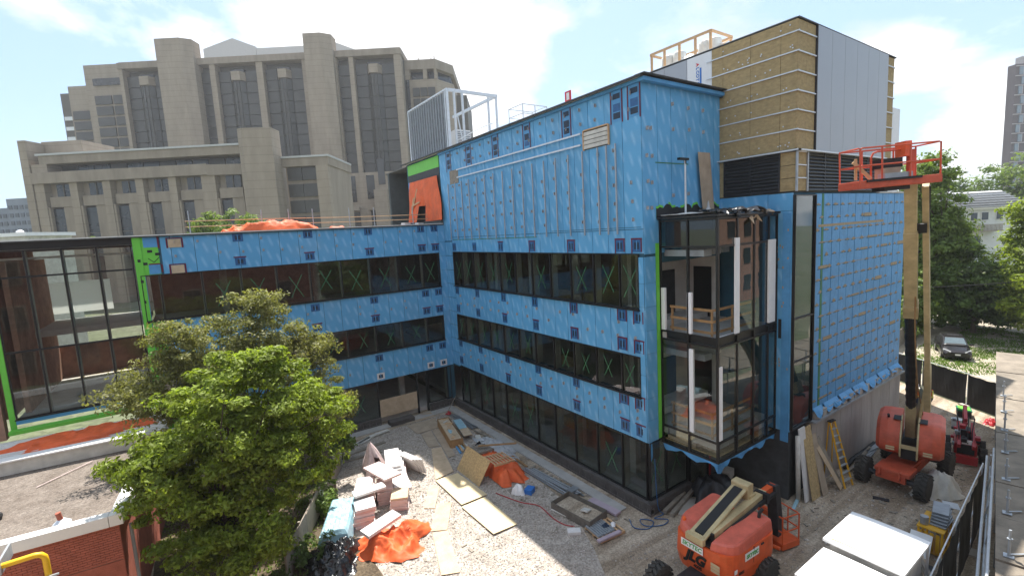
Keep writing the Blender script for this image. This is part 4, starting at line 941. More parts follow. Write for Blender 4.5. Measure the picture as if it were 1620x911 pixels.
# brick face to the front and to the right
nb = 0
for r in range(46):
    z0 = 3.62-(r+1)*.0765
    if z0 < .05: break
    x = -7.2+(.11 if r % 2 else 0)
    while x < -2.66:
        if z0 > 1.1: box('brick', x, min(x+.207, -2.64), 18.585, 18.619, z0, z0+.064, 'brick_red', LB) if x > -6.3 and z0 > 2.45 else None
        x += .2175
box('brick_field', -14, -2.645, 18.59, 18.618, 0, 2.44, 'brick_red', LB); box('brick_field', -14, -6.31, 18.588, 18.617, 2.45, 3.62, 'brick_red', LB)
box('side_wall', -2.655, -2.63, 18.60, 28.8, 0, 3.62, 'brick_red', LB)
box('parapet', -14, -2.85, 18.5, 18.86, 3.63, 3.98, 'white_metal', LB, .015); box('parapet', -2.84, -2.5, 18.5, 21.6, 3.63, 3.985, 'white_metal', LB, .015)
box('parapet', -14, -3.0, 25.45, 25.75, 3.63, 4.15, 'white_dirty', LB); box('coping', -14, -2.9, 25.35, 25.9, 4.16, 4.22, 'white_metal', LB)
box('upper_roof', -14, -2.3, 25.91, 29.0, 3.6, 3.95, 'white_dirty', LB)
x = -13.6
for k in range(9): box('standing_seam', -14, -2.4, 26.1+k*.32, 26.16+k*.32, 3.951, 4.02, 'white_metal', LB)
build(MB().lathe((-6.3, 21.3, 3.62), (0, 0, 1), [(0, .2), (.12, .24), (.2, .2), (.26, .08)], 12), 'roof_drain', 'hose', LB)
build(MB().tube([(-4.25, 19.75, 3.62), (-4.3, 19.72, 4.0)], .07, 10), 'vent_pipe', 'brick_red', LB); build(MB().lathe((-4.25, 19.75, 3.621), (0, 0, 1), [(0, .24), (.05, .2), (.14, .09)], 12), 'vent_flashing', 'galv_white', LB)
tag(build(MB().tube([(-5.4, 23.6, 3.66), (-4.0, 25.0, 3.68)], .02, 6), 'thin_rod', 'foam_pink'), 'thin pale rod lying on the gravel roof', 'rod')
PP = thing('gas_pipe', 'bright yellow gas pipe elbow in front of the brick annex', 'pipe', (-4, 17.2, 0))
build(MB().tube([(-7, 17.5, 3.90), (-4.28, 17.5, 3.95), (-4.16, 17.5, 3.92), (-4.09, 17.5, 3.83), (-4.08, 17.5, 3.7), (-4.08, 17.5, .0)], .075, 12), 'pipe', 'yellow_pipe', PP, smooth=True)
box('bracket', -4.95, -4.90, 17.38, 18.4, 3.75, 4.12, 'galv', PP); box('bracket', -4.35, -3.85, 17.38, 17.42, 3.25, 3.3, 'galv', PP)
build(MB().tube([(-2.42, 18.9, .0), (-2.42, 18.9, 3.4)], .05, 8), 'downpipe', 'galv', LB); 

OP = thing('terrace_houses', 'brown brick terrace across the yard mirrored in the bay glass', 'building', (40, -20, 0))
box('wall', 20, 75, -30, -18, 0, 13, 'interior_brick', OP); box('roof', 19.5, 75.5, -30.5, -17.6, 13.01, 13.6, 'roof_edge', OP)
for k in range(3):
    for i in range(13): box('window', 21.5+4.1*i, 23.2+4.1*i, -17.99, -17.9, 1.6+3.9*k, 3.8+3.9*k, 'lib_window', OP)
from mathutils import noise as mnoise
# ------------------------------------------------------------------ trees
def leaf_cloud(name, pts, nrm, size, m, parent, aspect=.42, seed=1, droop=.25):
    """one folded leaf blade at each point"""
    r = np.random.default_rng(seed); n = len(pts)
    nn = nrm+r.normal(0, .55, (n, 3)); nn[:, 2] += .35; nn /= np.linalg.norm(nn, axis=1, keepdims=True)
    t = r.normal(0, 1, (n, 3)); t[:, 2] -= droop; t -= nn*np.sum(t*nn, axis=1, keepdims=True); t /= np.linalg.norm(t, axis=1, keepdims=True)
    b = np.cross(nn, t); s = (size*(.6+.8*r.random(n)))[:, None]
    V = np.empty((n, 4, 3)); V[:, 0] = pts-t*s*.5; V[:, 2] = pts+t*s*.5
    V[:, 1] = pts+b*s*aspect*.5+nn*s*.10; V[:, 3] = pts-b*s*aspect*.5+nn*s*.10
    c = pts.mean(0); me = bpy.data.meshes.new(name); V -= c
    me.vertices.add(n*4); me.vertices.foreach_set('co', V.reshape(-1)); me.loops.add(n*4); me.loops.foreach_set('vertex_index', np.arange(n*4, dtype=np.int32))
    me.polygons.add(n); me.polygons.foreach_set('loop_start', np.arange(0, n*4, 4, dtype=np.int32)); me.update(calc_edges=True)
    me.materials.append(MATS[m]); o = bpy.data.objects.new(name, me); COL.objects.link(o); o.parent = parent
    o.location = Vector(c)-woff(parent); WOFF[o.name] = Vector(c); return o
def tree(name, label, base, lobes, nclump, nleaf, size, m, tr=.16, clump=.6, flat=.6, seed=1, group=None, cat='tree', shell=.55, limbs=26, fork=.3, aspect=.42, lean=(0, 0), sparse=0, droop=.25):
    r = np.random.default_rng(seed); base = np.array(base, float)
    T = thing(name, label, cat, tuple(base), group=group)
    wts = np.array([l[3]*l[4]*l[5] for l in lobes])**.8; wts /= wts.sum()
    cc = []
    while len(cc) < nclump:
        l = lobes[r.choice(len(lobes), p=wts)]; d = r.normal(0, 1, 3); d /= np.linalg.norm(d)
        k = shell+(1-shell)*r.random()**.6 if r.random() < .8 else r.random()*shell
        k *= 1+.14*r.normal()
        p = np.array(l[:3])+d*np.array(l[3:6])*k
        if p[2] < base[2]+.25: continue
        cc.append(p)
    cc = np.array(cc); ctr = np.average([l[:3] for l in lobes], axis=0, weights=wts)
    top = max(l[2]+l[5]*.5 for l in lobes); fz = base[2]+(top-base[2])*fork
    mb = MB(); k1 = Vector((base[0]+lean[0]*.3, base[1]+lean[1]*.3, fz))
    mb.tube([tuple(base-np.array([0, 0, .1])), tuple(base+(np.array(k1)-base)*.5+r.normal(0, .06, 3)), tuple(k1)], [tr, tr*.82, tr*.72], 9)
    build(mb, 'trunk', 'bark', T, smooth=True)
    idx = r.permutation(nclump)[:limbs]
    for q, i in enumerate(idx):
        p = Vector(cc[i]); a = Vector(k1) if q % 3 else Vector(base)+(Vector(k1)-Vector(base))*(.6+.4*r.random())
        mid = a+(p-a)*.5+Vector(r.normal(0, .12, 3))*(p-a).length*.5+Vector((0, 0, .1*(p-a).length)); rr = tr*(.28+.3*r.random())
        build(MB().tube([a, a+(mid-a)*.5+Vector(r.normal(0, .05, 3)), mid, p], [rr, rr*.75, rr*.5, rr*.14], 6), 'limb', 'bark', T, smooth=True)
    P = []; Nn = []
    for p in cc:
        n = int(nleaf*(.5+r.random())); s = clump*(.55+.8*r.random())
        d = r.normal(0, 1, (n, 3)); d /= np.linalg.norm(d, axis=1, keepdims=True); q = d*(r.random((n, 1))**.5)*s
        q[:, 2] *= flat; P.append(p+q)
        o = d*.6+(p-ctr)/np.linalg.norm(p-ctr)*.4; Nn.append(o)
    leaf_cloud('crown', np.vstack(P), np.vstack(Nn), size, m, T, aspect, seed+5, droop)
    return T
tree('leafy_tree', 'bright green broad-leaved tree standing in front of the courtyard fence', (.1, 18.4, 0),
     [(.9, 18.8, 6.1, 2.2, 1.9, 1.9), (3.4, 19.4, 5.6, 1.5, 1.5, 1.35), (-1.0, 18.4, 4.4, 1.7, 1.6, 1.7), (2.0, 18.6, 4.0, 1.7, 1.6, 1.5), (-1.5, 19.0, 5.4, 1.2, 1.1, .8), (.2, 17.6, 2.4, 1.9, 1.3, 1.3), (1.8, 18.9, 7.6, .9, .9, .7)],
     360, 190, .165, 'leaf_bright', .15, .48, .5, 3, shell=.66, limbs=34, aspect=.46)
tree('fine_leaved_tree', 'olive green fine-leaved tree in front of the blue wing', (1.6, 24.0, 0),
     [(1.6, 24.2, 7.6, 2.9, 1.8, 1.6), (-1.6, 24.0, 6.4, 1.8, 1.5, 1.2), (4.2, 24.4, 6.4, 1.6, 1.5, 1.5), (5.2, 24.6, 3.9, 1.3, 1.3, 1.6), (2.3, 24.3, 9.2, 1.3, 1.0, .8), (-.6, 24.0, 8.3, 1.1, 1.0, .8), (0, 23.6, 5.2, 2.3, 1.4, 1.0)],
     620, 84, .13, 'leaf_olive', .12, .42, .6, 8, shell=.45, limbs=48, aspect=.5, fork=.35)
# shrubs and weeds in the planting bed
def shrub(name, label, c, rx, ry, h, n, size, m, seed, group=None, cat='shrub'):
    return tree(name, label, (c[0], c[1], 0), [(c[0], c[1], h*.5, rx, ry, h*.5)], n, 60, size, m, .03, .26, .6, seed, group, cat, shell=.5, limbs=8, fork=.2)
shrub('weed_shrub', 'pale green weedy shrub against the inside of the hoarding', (3.6, 21.4), .9, 1.2, 1.5, 26, .16, 'leaf_mid', 31)
shrub('weed_shrub', 'leafy weeds below the bright tree beside hoarding', (2.4, 18.4), 1.0, 1.0, .9, 20, .15, 'leaf_pale', 32)
shrub('sumac_sapling', 'feathery sumac sapling at the far end of the hoarding', (5.75, 25.6), .55, .6, 2.2, 26, .26, 'leaf_mid', 33, cat='sapling')
# big trees beyond the parking lot
mid = 'trees beyond the parking lot'
tree('lot_tree', 'tallest dark green tree rising behind the boom lift mast', (60.5, 15.8, 0), [(60.5, 15.6, 11.5, 3.0, 2.6, 5.6), (61, 14.4, 8.0, 3.2, 2.2, 4.0), (60, 17.5, 7, 2.5, 2.4, 4.5), (60.2, 15.2, 15.0, 1.9, 1.7, 2.4)], 300, 70, .42, 'leaf_mid', .3, 1.0, .6, 41, mid, limbs=20)
tree('lot_tree', 'shady dark tree directly behind the parked car', (60.5, 11.8, 0), [(60.5, 11.8, 4.6, 3.2, 2.3, 3.5), (61, 9.9, 3.6, 2.6, 2.0, 2.8), (60, 13.6, 3.2, 2.6, 1.8, 3)], 260, 70, .38, 'leaf_dark', .22, .85, .6, 42, mid, limbs=14)
tree('lot_tree', 'sunlit green tree in front of the white house at right edge', (58.5, 8.0, 0), [(58.5, 7.6, 6.3, 2.6, 1.7, 3.2), (58.8, 8.8, 10.2, 1.8, 1.2, 2.6), (58.6, 7.2, 10.2, 1.8, 1.4, 2.6), (59, 9.4, 7.2, 1.6, .9, 1.4), (58, 6.4, 4.2, 2.6, 1.8, 3.2), (59, 8.8, 4.0, 2.4, 1.4, 2.4)], 240, 70, .36, 'leaf_bright', .2, .8, .6, 43, mid, limbs=14)
tree('lot_tree', 'green tree half hidden behind the boom and scaffold netting', (66, 22.5, 0), [(66, 22.5, 8.8, 3.2, 3.0, 5.0), (65, 20.6, 6, 2.6, 2.4, 4)], 200, 70, .42, 'leaf_mid', .26, 1.0, .6, 44, mid, limbs=14)
tree('lot_tree', 'low leafy tree overhanging the car from its left side', (57, 15.2, 0), [(56.5, 15.4, 3.2, 2.6, 2.0, 2.8), (54, 15.2, 2.2, 2.2, 1.4, 2.0)], 150, 70, .32, 'leaf_mid', .18, .7, .6, 45, mid, limbs=12)
for i, (x, y, zt, rr, mt, lab) in enumerate(((146, 44, 22, 9, 'leaf_mid', 'distant rounded tree on the skyline left of the white house'), (150, 34, 21, 9, 'leaf_pale', 'distant pale tree on the skyline above the house roof ridge'), (154, 24, 22, 9, 'leaf_mid', 'distant broad tree on the skyline behind the house'), (156, 12, 21, 9, 'leaf_mid', 'distant tree on the skyline below the apartment tower'), (104, 28.5, 13, 4, 'leaf_dark', 'dark tree at the left end of the white house'))):
    tree('skyline_tree', lab, (x, y, 0), [(x, y, zt*.62, rr*.6, rr, zt*.36), (x+2, y-3, zt*.5, rr*.6, rr*.8, zt*.3)], 170, 60, .85, mt, .4, 1.9, .6, 50+i, 'trees on the skyline', limbs=8)
tree('lot_tree', 'low bushy tree at the right edge of the grassy lot', (57.5, 4.6, 0), [(57.5, 4.6, 3.2, 2.4, 2.4, 3.0), (58.5, 2.4, 3.4, 2.4, 2.2, 3.2)], 170, 70, .36, 'leaf_mid', .2, .8, .6, 46, mid, limbs=12)
tree('lot_tree', 'dense dark shrubby tree filling the gap behind the car roof', (63.5, 14, 0), [(63.5, 14, 3.0, 2.0, 4.0, 2.9), (64, 9.5, 3.2, 2.0, 3.6, 3.0)], 240, 70, .40, 'leaf_dark', .2, .8, .6, 47, mid, limbs=12)
p = UH*-35.2+VH*60
tree('roof_tree', 'round green tree showing just above the roof of the wing', (p.x, p.y, 0), [(p.x-2.0, p.y+1.5, 14.2, 2.4, 2, 1.8), (p.x+1.6, p.y-1.2, 14.3, 2.6, 2, 2.0)], 110, 60, .36, 'leaf_mid', .25, .8, .6, 61, limbs=10)
p = UH*-43.6+VH*50
shrub('roof_shrub', 'small green bush beside the white roof house', (p.x, p.y), .9, .9, 1.2, 10, .2, 'leaf_mid', 62)
bpy.data.objects['roof_shrub'].location.z = 12.6
# grass of the lot: short tufts
def grass(name, label, poly, n, h, seed, m='grass_blade'):
    r = np.random.default_rng(seed); f = inpoly(poly); xs = [q[0] for q in poly]; ys = [q[1] for q in poly]; P = []
    while len(P) < n:
        x = min(xs)+r.random()*(max(xs)-min(xs)); y = min(ys)+r.random()*(max(ys)-min(ys))
        dens = 1.6*mnoise.noise((x*.35, y*.35, 2.))+.8*mnoise.noise((x*1.3, y*1.3, 5.))+.1
        if f(x, y) and dens > r.normal(-.15, .35): P.append((x, y, h*.3))
    P = np.array(P); nn = r.normal(0, 1, (n, 3)); nn[:, 2] *= .2
    o = leaf_cloud(name, P, nn, h, m, None, .35, seed, -2.5); tag(o, label, 'grass', kind='stuff')
grass('grass', 'patchy short grass growing over the unpaved parking lot', [(43, 11.5), (48, 5.5), (60, 1), (64, 12), (56, 13.5), (47, 13.5)], 15000, .17, 71)
grass('ground_cover', 'low weeds and leaf litter under the courtyard trees', [(-2.0, 15), (1.2, 14.5), (3.4, 19), (5.2, 26.5), (2, 28.5), (-2.2, 28.5)], 7000, .14, 72, 'leaf_mid')
for i, (x, y) in enumerate(((17, -9), (23, -12), (30, -14))):
    tree('street_tree', ('street tree mirrored darkly in the wing windows', 'second street tree mirrored in the wing windows', 'farthest street tree mirrored in the wing windows')[i], (x, y, 0), [(x, y, 8, 3.6, 3.2, 4.5), (x+1, y+1, 6, 3, 3, 3)], 120, 50, .5, 'leaf_mid', .3, 1.1, .6, 80+i, 'street trees behind the camera', limbs=8)
# ------------------------------------------------------------------ things lying about the site
from mathutils import noise as mnoise
def slab_quad(name, label, cat, poly, z, t, m, group=None, tilt=None):
    mb = MB(); n = len(poly)
    zs = tilt or [0]*n
    mb.add([(x, y, z+zs[i]) for i, (x, y) in enumerate(poly)]+[(x, y, z+t+zs[i]) for i, (x, y) in enumerate(poly)],
           [tuple(range(n))[::-1], tuple(range(n, 2*n))]+[(i, (i+1) % n, n+(i+1) % n, n+i) for i in range(n)])
    return tag(build(mb, name, m), label, cat, group)
gp = 'plywood sheets laid as a path'
for lab, poly, z, m in (
    ('worn grey plywood sheet just outside the boarded doorway', [(10.72, 29.3), (12.6, 29.2), (12.50, 28.28), (10.52, 28.28)], .02, 'plywood_grey'),
    ('second worn plywood sheet from the boarded doorway', [(10.44, 28.09), (12.44, 28.05), (11.84, 26.45), (10.46, 26.45)], .02, 'plywood_grey'),
    ('small grey plywood piece third along the path from the doorway', [(10.60, 26.21), (11.33, 26.39), (10.76, 24.06), (10.20, 24.28)], .02, 'plywood_grey'),
    ('narrow grey plywood strip beside the long lumber crate', [(11.38, 26.35), (11.83, 26.33), (10.94, 22.41), (10.51, 22.40)], .015, 'plywood_grey'),
    ('half shaded plywood sheet next to the leaning chipboard', [(10.24, 24.0), (10.76, 23.8), (10.02, 20.88), (8.93, 20.70)], .03, 'plywood'),
    ('fresh pale plywood sheet in sun beside the leaning chipboard', [(8.88, 20.60), (10.06, 20.52), (10.19, 17.90), (8.86, 17.90)], .06, 'plywood_new'),
    ('fresh pale plywood sheet in sun, farther one from the chipboard', [(8.80, 17.79), (10.02, 17.78), (10.00, 15.22), (8.86, 15.26)], .05, 'plywood_new'),
    ('short tan plywood strip on the gravel beside the foam stacks', [(8.50, 20.5), (8.80, 20.0), (7.84, 18.51), (7.46, 18.82)], .02, 'plywood'),
    ('long tan plywood strip right of the orange tarp heap', [(8.09, 18.79), (8.64, 18.42), (7.57, 16.78), (6.97, 17.12)], .02, 'plywood'),
    ('tan plywood strip nearest the lower picture edge', [(7.00, 16.98), (7.57, 16.72), (6.81, 14.27), (6.20, 14.54)], .02, 'plywood')):
    slab_quad('plywood_sheet', lab, 'plywood', poly, z, .02, m, gp, [0, rnd.uniform(0, .02), 0, rnd.uniform(0, .03)])
ORD = ('lowest', 'second', 'third', 'fourth', 'fifth', 'sixth', 'seventh', 'eighth', 'ninth')
def board(label, c, L, Wd, T, yaw, m='foam_pink', pitch=0., roll=0., name='foam_board', cat='insulation board', group='loose foam insulation boards'):
    mb = MB().box(-L/2, L/2, -Wd/2, Wd/2, -T/2, T/2); o = build(mb, name, m, None, bevel=.008)
    o.location = c; o.rotation_euler = (roll, pitch, yaw); return tag(o, label, cat, group)
for i in range(7): board(ORD[i]+' foam board from the bottom of the square stack beside blue pallet', (5.05+rnd.uniform(-.05, .05), 19.5+rnd.uniform(-.05, .05), .075+.125*i), .82, .86, .12, -.26+rnd.uniform(-.06, .06), ('foam_white', 'foam_pink')[i % 2])
for i in range(6): board(ORD[i]+' foam board from the bottom of the banded stack next to open gravel', (6.75+rnd.uniform(-.04, .04), 19.75+rnd.uniform(-.04, .04), .06+.105*i), .74, .95, .10, -.42+rnd.uniform(-.07, .07), 'foam_pink' if i < 5 else 'plywood')
for i in range(8): board(ORD[i]+' foam board from the bottom of the tall back stack', (5.6+rnd.uniform(-.05, .05), 21.0+rnd.uniform(-.05, .05), .06+.118*i), .75, 1.25, .11, -.35+rnd.uniform(-.08, .08), 'foam_pink')
for i in range(6): board(ORD[i]+' foam board from the bottom of the middle stack', (6.4+rnd.uniform(-.05, .05), 20.75+rnd.uniform(-.05, .05), .06+.125*i), .72, 1.1, .115, -.3+rnd.uniform(-.08, .08), 'foam_pink')
board('white foam board with red taped edge on the front stack', (5.52, 20.14, 1.03), 1.38, .52, .10, -.06, 'foam_white')
b = board('wide grey foam board sloping across the tops of the stacks', (6.5, 21.25, 1.12), 2.2, .85, .09, 1.72, 'foam_pink', .08)
for i in range(3): board(ORD[i]+' sunlit white board up in the loose heap behind the stacks', (7.65-.06*i, 22.5+.1*i, .62+.12*i), 1.7, .72, .10, 1.15+.06*i, 'foam_white', -.10)
for i in range(4): board(('innermost', 'second', 'third', 'outermost')[i]+' foam board standing on edge beside the loose heap', (8.22+.10*i, 22.6-.12*i, .50), 1.5, .85, .07, 1.83, 'foam_white', 0, 1.15+.05*i)
for i in range(3): board(ORD[i]+' white foam board up in the low pile between stacks and heap', (7.1+.05*i, 21.0-.1*i, .30+.12*i), 1.8, .75, .10, 1.25+.05*i, 'foam_white', .05)
for i in range(4): board(ORD[i]+' foam board up packed underneath the loose heap', (7.55, 22.4, .06+.12*i), 1.6, 1.0, .11, 1.2+rnd.uniform(-.1, .1), 'foam_pink')
board('long pale foam board lying on the orange tarp', (5.2, 17.72, .80), 1.55, .56, .13, .30, 'foam_white', -.04, .06)
board('mauve foam board lying against the plinth', (13.55, 13.8, .10), 1.5, .36, .10, -1.47, 'foam_mauve')
for i, (x, y, L, yw, z) in enumerate(((6.9, 27.4, 2.6, .45, .06), (7.9, 27.8, 1.6, .5, .06), (7.4, 26.6, 2.2, .1, .05), (8.6, 28.0, 1.3, .2, .1), (7.0, 25.7, 1.8, -.1, .05))):
    board(('pale timber offcut nearest the doorway plinth', 'pale plank beside the plinth step', 'weathered plank in shade behind the foam heap', 'short pale board against the wing footing', 'weathered plank closest to the pink wrap')[i], (x, y, z), L, .28, .07, yw, 'weathered_wood' if i in (2, 4) else 'white_dirty', name='timber_plank', cat='plank', group='loose planks by the wing')
# crumpled sheets
def tarp(name, label, cat, c, rx, ry, h, m, seed, rz=0., folds=3.0, amp=.28, n=52, flat=1.6, group=None, bumps=()):
    vs = []; fs = []; ca, sa = math.cos(rz), math.sin(rz)
    for j in range(n+1):
        for i in range(n):
            t = 2*PI*i/n; r = j/n
            edge = 1+.55*mnoise.noise((math.cos(t)*1.5+seed, math.sin(t)*1.5, seed))+.22*mnoise.noise((math.cos(t)*5+seed, math.sin(t)*5, 1.))
            x = math.cos(t)*r*rx*edge; y = math.sin(t)*r*ry*edge
            z = h*(1-r**flat)
            for bx, by, br, bh in bumps: z += bh*math.exp(-((x-bx)**2+(y-by)**2)/br**2)*(1-r**6)
            rid = 1-abs(mnoise.noise((x*folds+seed, y*folds, seed*.3)))*2
            rid2 = 1-abs(mnoise.noise((x*folds*2.4, y*folds*2.4+seed, 2.)))*2
            z += (amp*h)*(rid-.6)*(.35+.65*min(1, 2.2*(1-r)+.25))+amp*.35*h*(rid2-.6)*(.4+.6*(1-r))
            vs.append((c[0]+x*ca-y*sa, c[1]+x*sa+y*ca, c[2]+max(z, .012 if r < 1 else .0)+.01))
    for j in range(n):
        for i in range(n): fs.append((j*n+i, j*n+(i+1) % n, (j+1)*n+(i+1) % n, (j+1)*n+i))
    return tag(mk(name, vs, fs, m, smooth=True, fixn=False), label, cat, group)
tarp('orange_tarp', 'bright orange tarpaulin crumpled in sun below the foam stacks', 'tarp', (5.55, 17.35, 0), 1.5, 1.0, .42, 'orange_tarp', 3.1, -.35, 1.5, .75, flat=2.6, bumps=((.5, .3, .4, .25), (-.6, -.2, .35, .15)))
tarp('orange_tarp', 'orange tarpaulin bunched under the wooden pallets', 'tarp', (11.85, 19.35, 0), 1.05, 1.85, .70, 'orange_tarp', 7.7, .05, 1.5, .5, flat=3)
tarp('black_sheet', 'shiny black plastic sheeting heaped at the near end of hoarding', 'plastic sheet', (3.3, 17.75, 0), 1.15, 1.05, .68, 'black_poly', 5.2, .4, 2.6, .45)
tarp('grey_sheet', 'translucent grey plastic sheet crumpled over studs beside the plinth', 'plastic sheet', (13.25, 21.8, 0), .55, 1.9, .30, 'grey_poly', 9.1, .1, 3, .5)
tarp('white_tarp', 'dirty white tarp wrapped round the front wheel of boom lift', 'tarp', (25.1, 5.75, 0), .85, .6, .85, 'white_dirty', 4.4, -.3, 2.2, .4, flat=2.4)
tarp('dark_tarp', 'dark grey tarp covering a pile beneath the projecting glass bay', 'tarp', (17.9, 11.5, 0), 1.25, .75, .85, 'dark_steel', 6.4, .12, 1.8, .2, flat=4)
tarp('orange_tarp', 'orange tarpaulin spread on the low white roof below glazed link', 'tarp', (-4.6, 27.7, 3.97), 2.6, .75, .26, 'orange_tarp', 2.2, .03, 1.7, .5, flat=7)
tarp('orange_tarp', 'pale orange tarp tail trailing over the white roof edge', 'tarp', (-4.8, 26.55, 3.97), 1.3, .3, .14, 'orange_tarp', 2.9, .15, 2.6, .5, flat=5)
tarp('orange_tarp', 'long orange tarp draped over materials on the wing roof', 'tarp', (4.45, 30.45, 12.66), 2.35, .55, .62, 'orange_tarp', 8.3, 0, 1.8, .3, flat=3)
tarp('orange_tarp', 'small orange tarp bundle near the roof corner of wing', 'tarp', (7.9, 30.3, 12.66), .5, .3, .22, 'orange_tarp', 1.3, 0, 2, .3, flat=3)
# blue wrapped pallet
PW = thing('wrapped_pallet', 'long pallet load wrapped in pale blue plastic against the hoarding', 'pallet', (4.1, 19.85, 0), 1.15, local=True)
mb = MB(); n = 26; k = 14; vs = []; fs = []
for j in range(k+1):
    for i in range(n+1):
        x = -1.4+2.8*i/n; y = -.62+1.24*j/k; e = min(i, n-i, j, k-j)
        z = .60+.06*mnoise.noise((x*2.4, y*2.4, 4))+.05*(1-abs(mnoise.noise((x*5, y*5, 1)))*2)
        if e == 0: z = .05
        if e == 1: z = .50
        vs.append((x*(1.0 if e else 1.03), y*(1.0 if e else 1.05), z))
for j in range(k):
    for i in range(n): a = j*(n+1)+i; fs.append((a, a+1, a+n+2, a+n+1))
mk('wrap', vs, fs, 'blue_poly', PW, fixn=False)
for q in (-.5, 0, .5): box('runner', -1.3, 1.3, q-.05, q+.05, 0, .1, 'lumber', PW)
# pink wrap standing like a tent
mb = MB(); vs = []; fs = []; n = 30
for j in range(7):
    for i in range(n+1):
        t = 2*PI*i/n; r = (.06+.8*(j/6)**.9)*(1+.25*math.sin(t*5+j*.3)+.1*math.sin(t*11)); vs.append((6.75+r*.62*math.cos(t)+.05*j*.5, 23.7+r*.8*math.sin(t), 1.55*(1-j/6)**.85+.02+(.04*math.sin(t*7))))
for j in range(6):
    for i in range(n):
        if 22 <= i <= 24 and j > 2: continue
        a = j*(n+1)+i; fs.append((a, a+1, a+n+2, a+n+1))
mat('pink_film', (.66, .52, .50), .5, var=.2, vs=6)
tag(mk('pink_sheet', vs, fs, 'pink_film', smooth=True, fixn=False), 'pinkish translucent plastic wrap standing peaked behind the foam boards', 'plastic wrap')
# timber hoarding beside the planting bed
HB = thing('plywood_hoarding', 'weathered low plywood hoarding between planting bed and courtyard', 'hoarding', (1.75, 17.75, 0), math.atan2(7.5, 3.85), local=True)
Lh = 8.4; x = 0
for i in range(4):
    w_ = 2.44 if i < 3 else Lh-3*2.44-.03
    box('panel', x, x+w_-.015, -.012, .012, .02, 1.10+rnd.uniform(-.03, .05), ('weathered_wood', 'plywood_grey', 'weathered_wood', 'weathered_wood')[i], HB); x += w_
for i in range(6): box('post', .1+i*1.6, .19+i*1.6, .014, .10, 0, 1.2, 'weathered_wood', HB)
box('rail', 0, Lh, .014, .06, 1.0, 1.09, 'weathered_wood', HB)
box('notice', 4.2, 4.9, -.018, -.013, .35, .95, 'white_paint', HB)
for i in range(6): board(('innermost', 'second', 'third', 'fourth', 'fifth', 'outermost')[i]+' lumber length outward in the pile at the near end of hoarding', (.9+.16*i, 16.7-.09*i, .05+(.06 if i % 2 else 0)), 2.2, .12, .05, .35+rnd.uniform(-.05, .05), 'lumber_dark' if i % 2 else 'lumber', name='lumber_length', cat='lumber', group='lumber pile by the hoarding')
# chipboard leaning, pallets
tag(build(MB().obox(((10.27+10.98)/2, 19.92, .5), (0, 1, 0), (.56, 0, .83), (.83, 0, -.56), 1.12, .66, .009), 'chipboard_sheet', 'osb'), 'yellow-brown chipboard sheet leaning on the orange tarp heap', 'chipboard')
def pallet(label, c, yaw, tilt=(0, 0), size=(1.2, 1.05), n=7, group='wooden pallets', m='lumber'):
    P = thing('wooden_pallet', label, 'pallet', c, yaw, group, local=True); P.rotation_euler = (tilt[0], tilt[1], yaw)
    a, b = size
    for q in (-b/2+.04, 0, b/2-.04): box('runner', -a/2, a/2, q-.03, q+.03, 0, .09, m, P)
    for i in range(n): x = -a/2+.05+(a-.1)*i/(n-1); box('slat', x-.045, x+.045, -b/2, b/2, .091, .11, m, P)
    return P
pallet('pale wooden pallet lying on the orange tarp next to chipboard', (11.65, 19.1, .78), .05, (.05, .12)); pallet('grey slatted pallet lying behind the leaning chipboard', (11.5, 20.75, .72), .1, (-.05, .1), m='weathered_wood', n=9)
pl = pallet('pallet with foam and a grille lying near the dirt edge', (12.45, 12.68, .02), -.1)
G = thing('floor_grille', 'grey corrugated tray lying on the pallet near the block plinth', 'tray', (12.3, 12.8, .14), -.1, local=True)
box('tray_base', -.42, .42, -.42, .42, 0, .02, 'grey_metal', G)
for i in range(8): box('rib', -.40+i*.107, -.34+i*.107, -.40, .40, .021, .05, 'galv', G)
tarp('dark_glove_rag', 'dark rag dropped on the corrugated tray', 'rag', (12.55, 12.75, .19), .16, .13, .07, 'patch_dark', 3.3, 0, 9, .5, n=18)
tarp('white_bag', 'small white plastic bag on the pallet', 'bag', (12.85, 12.6, .15), .12, .11, .12, 'white_wrap', 5.3, 0, 8, .5, n=18)
board('mauve foam strip lying along the pallet edge', (12.2, 12.2, .17), 1.1, .16, .08, -.1, 'foam_mauve')
# long lumber crate and sheets
CR = thing('lumber_crate', 'long open plywood crate of offcuts beside the plywood path', 'crate', (11.9, 24.95, 0), 1.33, local=True)
for (a, b, c, d) in ((-1.75, 1.75, -.38, -.35), (-1.75, 1.75, .35, .38), (-1.75, -1.72, -.349, .349), (1.72, 1.75, -.349, .349)): box('side_panel', a, b, c, d, 0, .48, 'lumber_dark', CR)
box('lid_sheet', -1.7, 1.6, -.30, .34, .46, .475, 'plywood', CR)
for i in range(9):
    x = 1.4-.35*i+rnd.uniform(-.1, .1); board(ORD[i].replace('lowest', 'first')+' offcut from the far end on top of the lumber crate', (11.9+x*.23+rnd.uniform(-.15, .15), 24.95+x*.97, .50), rnd.uniform(.2, .5), rnd.uniform(.08, .2), .03, rnd.uniform(0, 3), rnd.choice(('plywood', 'blue_poly', 'lumber', 'white_dirty')), name='wood_offcut', cat='offcut', group='offcuts on the lumber crate')
board('plywood strip with pale blue end beside the lumber crate', (12.75, 24.9, .30), 2.6, .52, .04, 1.33+PI, 'plywood', name='plywood_strip', cat='plywood', group='strips by the crate')
board('pale turquoise sheet lying on the plywood strip', (12.85, 25.4, .335), 1.5, .5, .02, 1.33, 'blue_poly', name='blue_sheet', cat='sheet', group='strips by the crate')
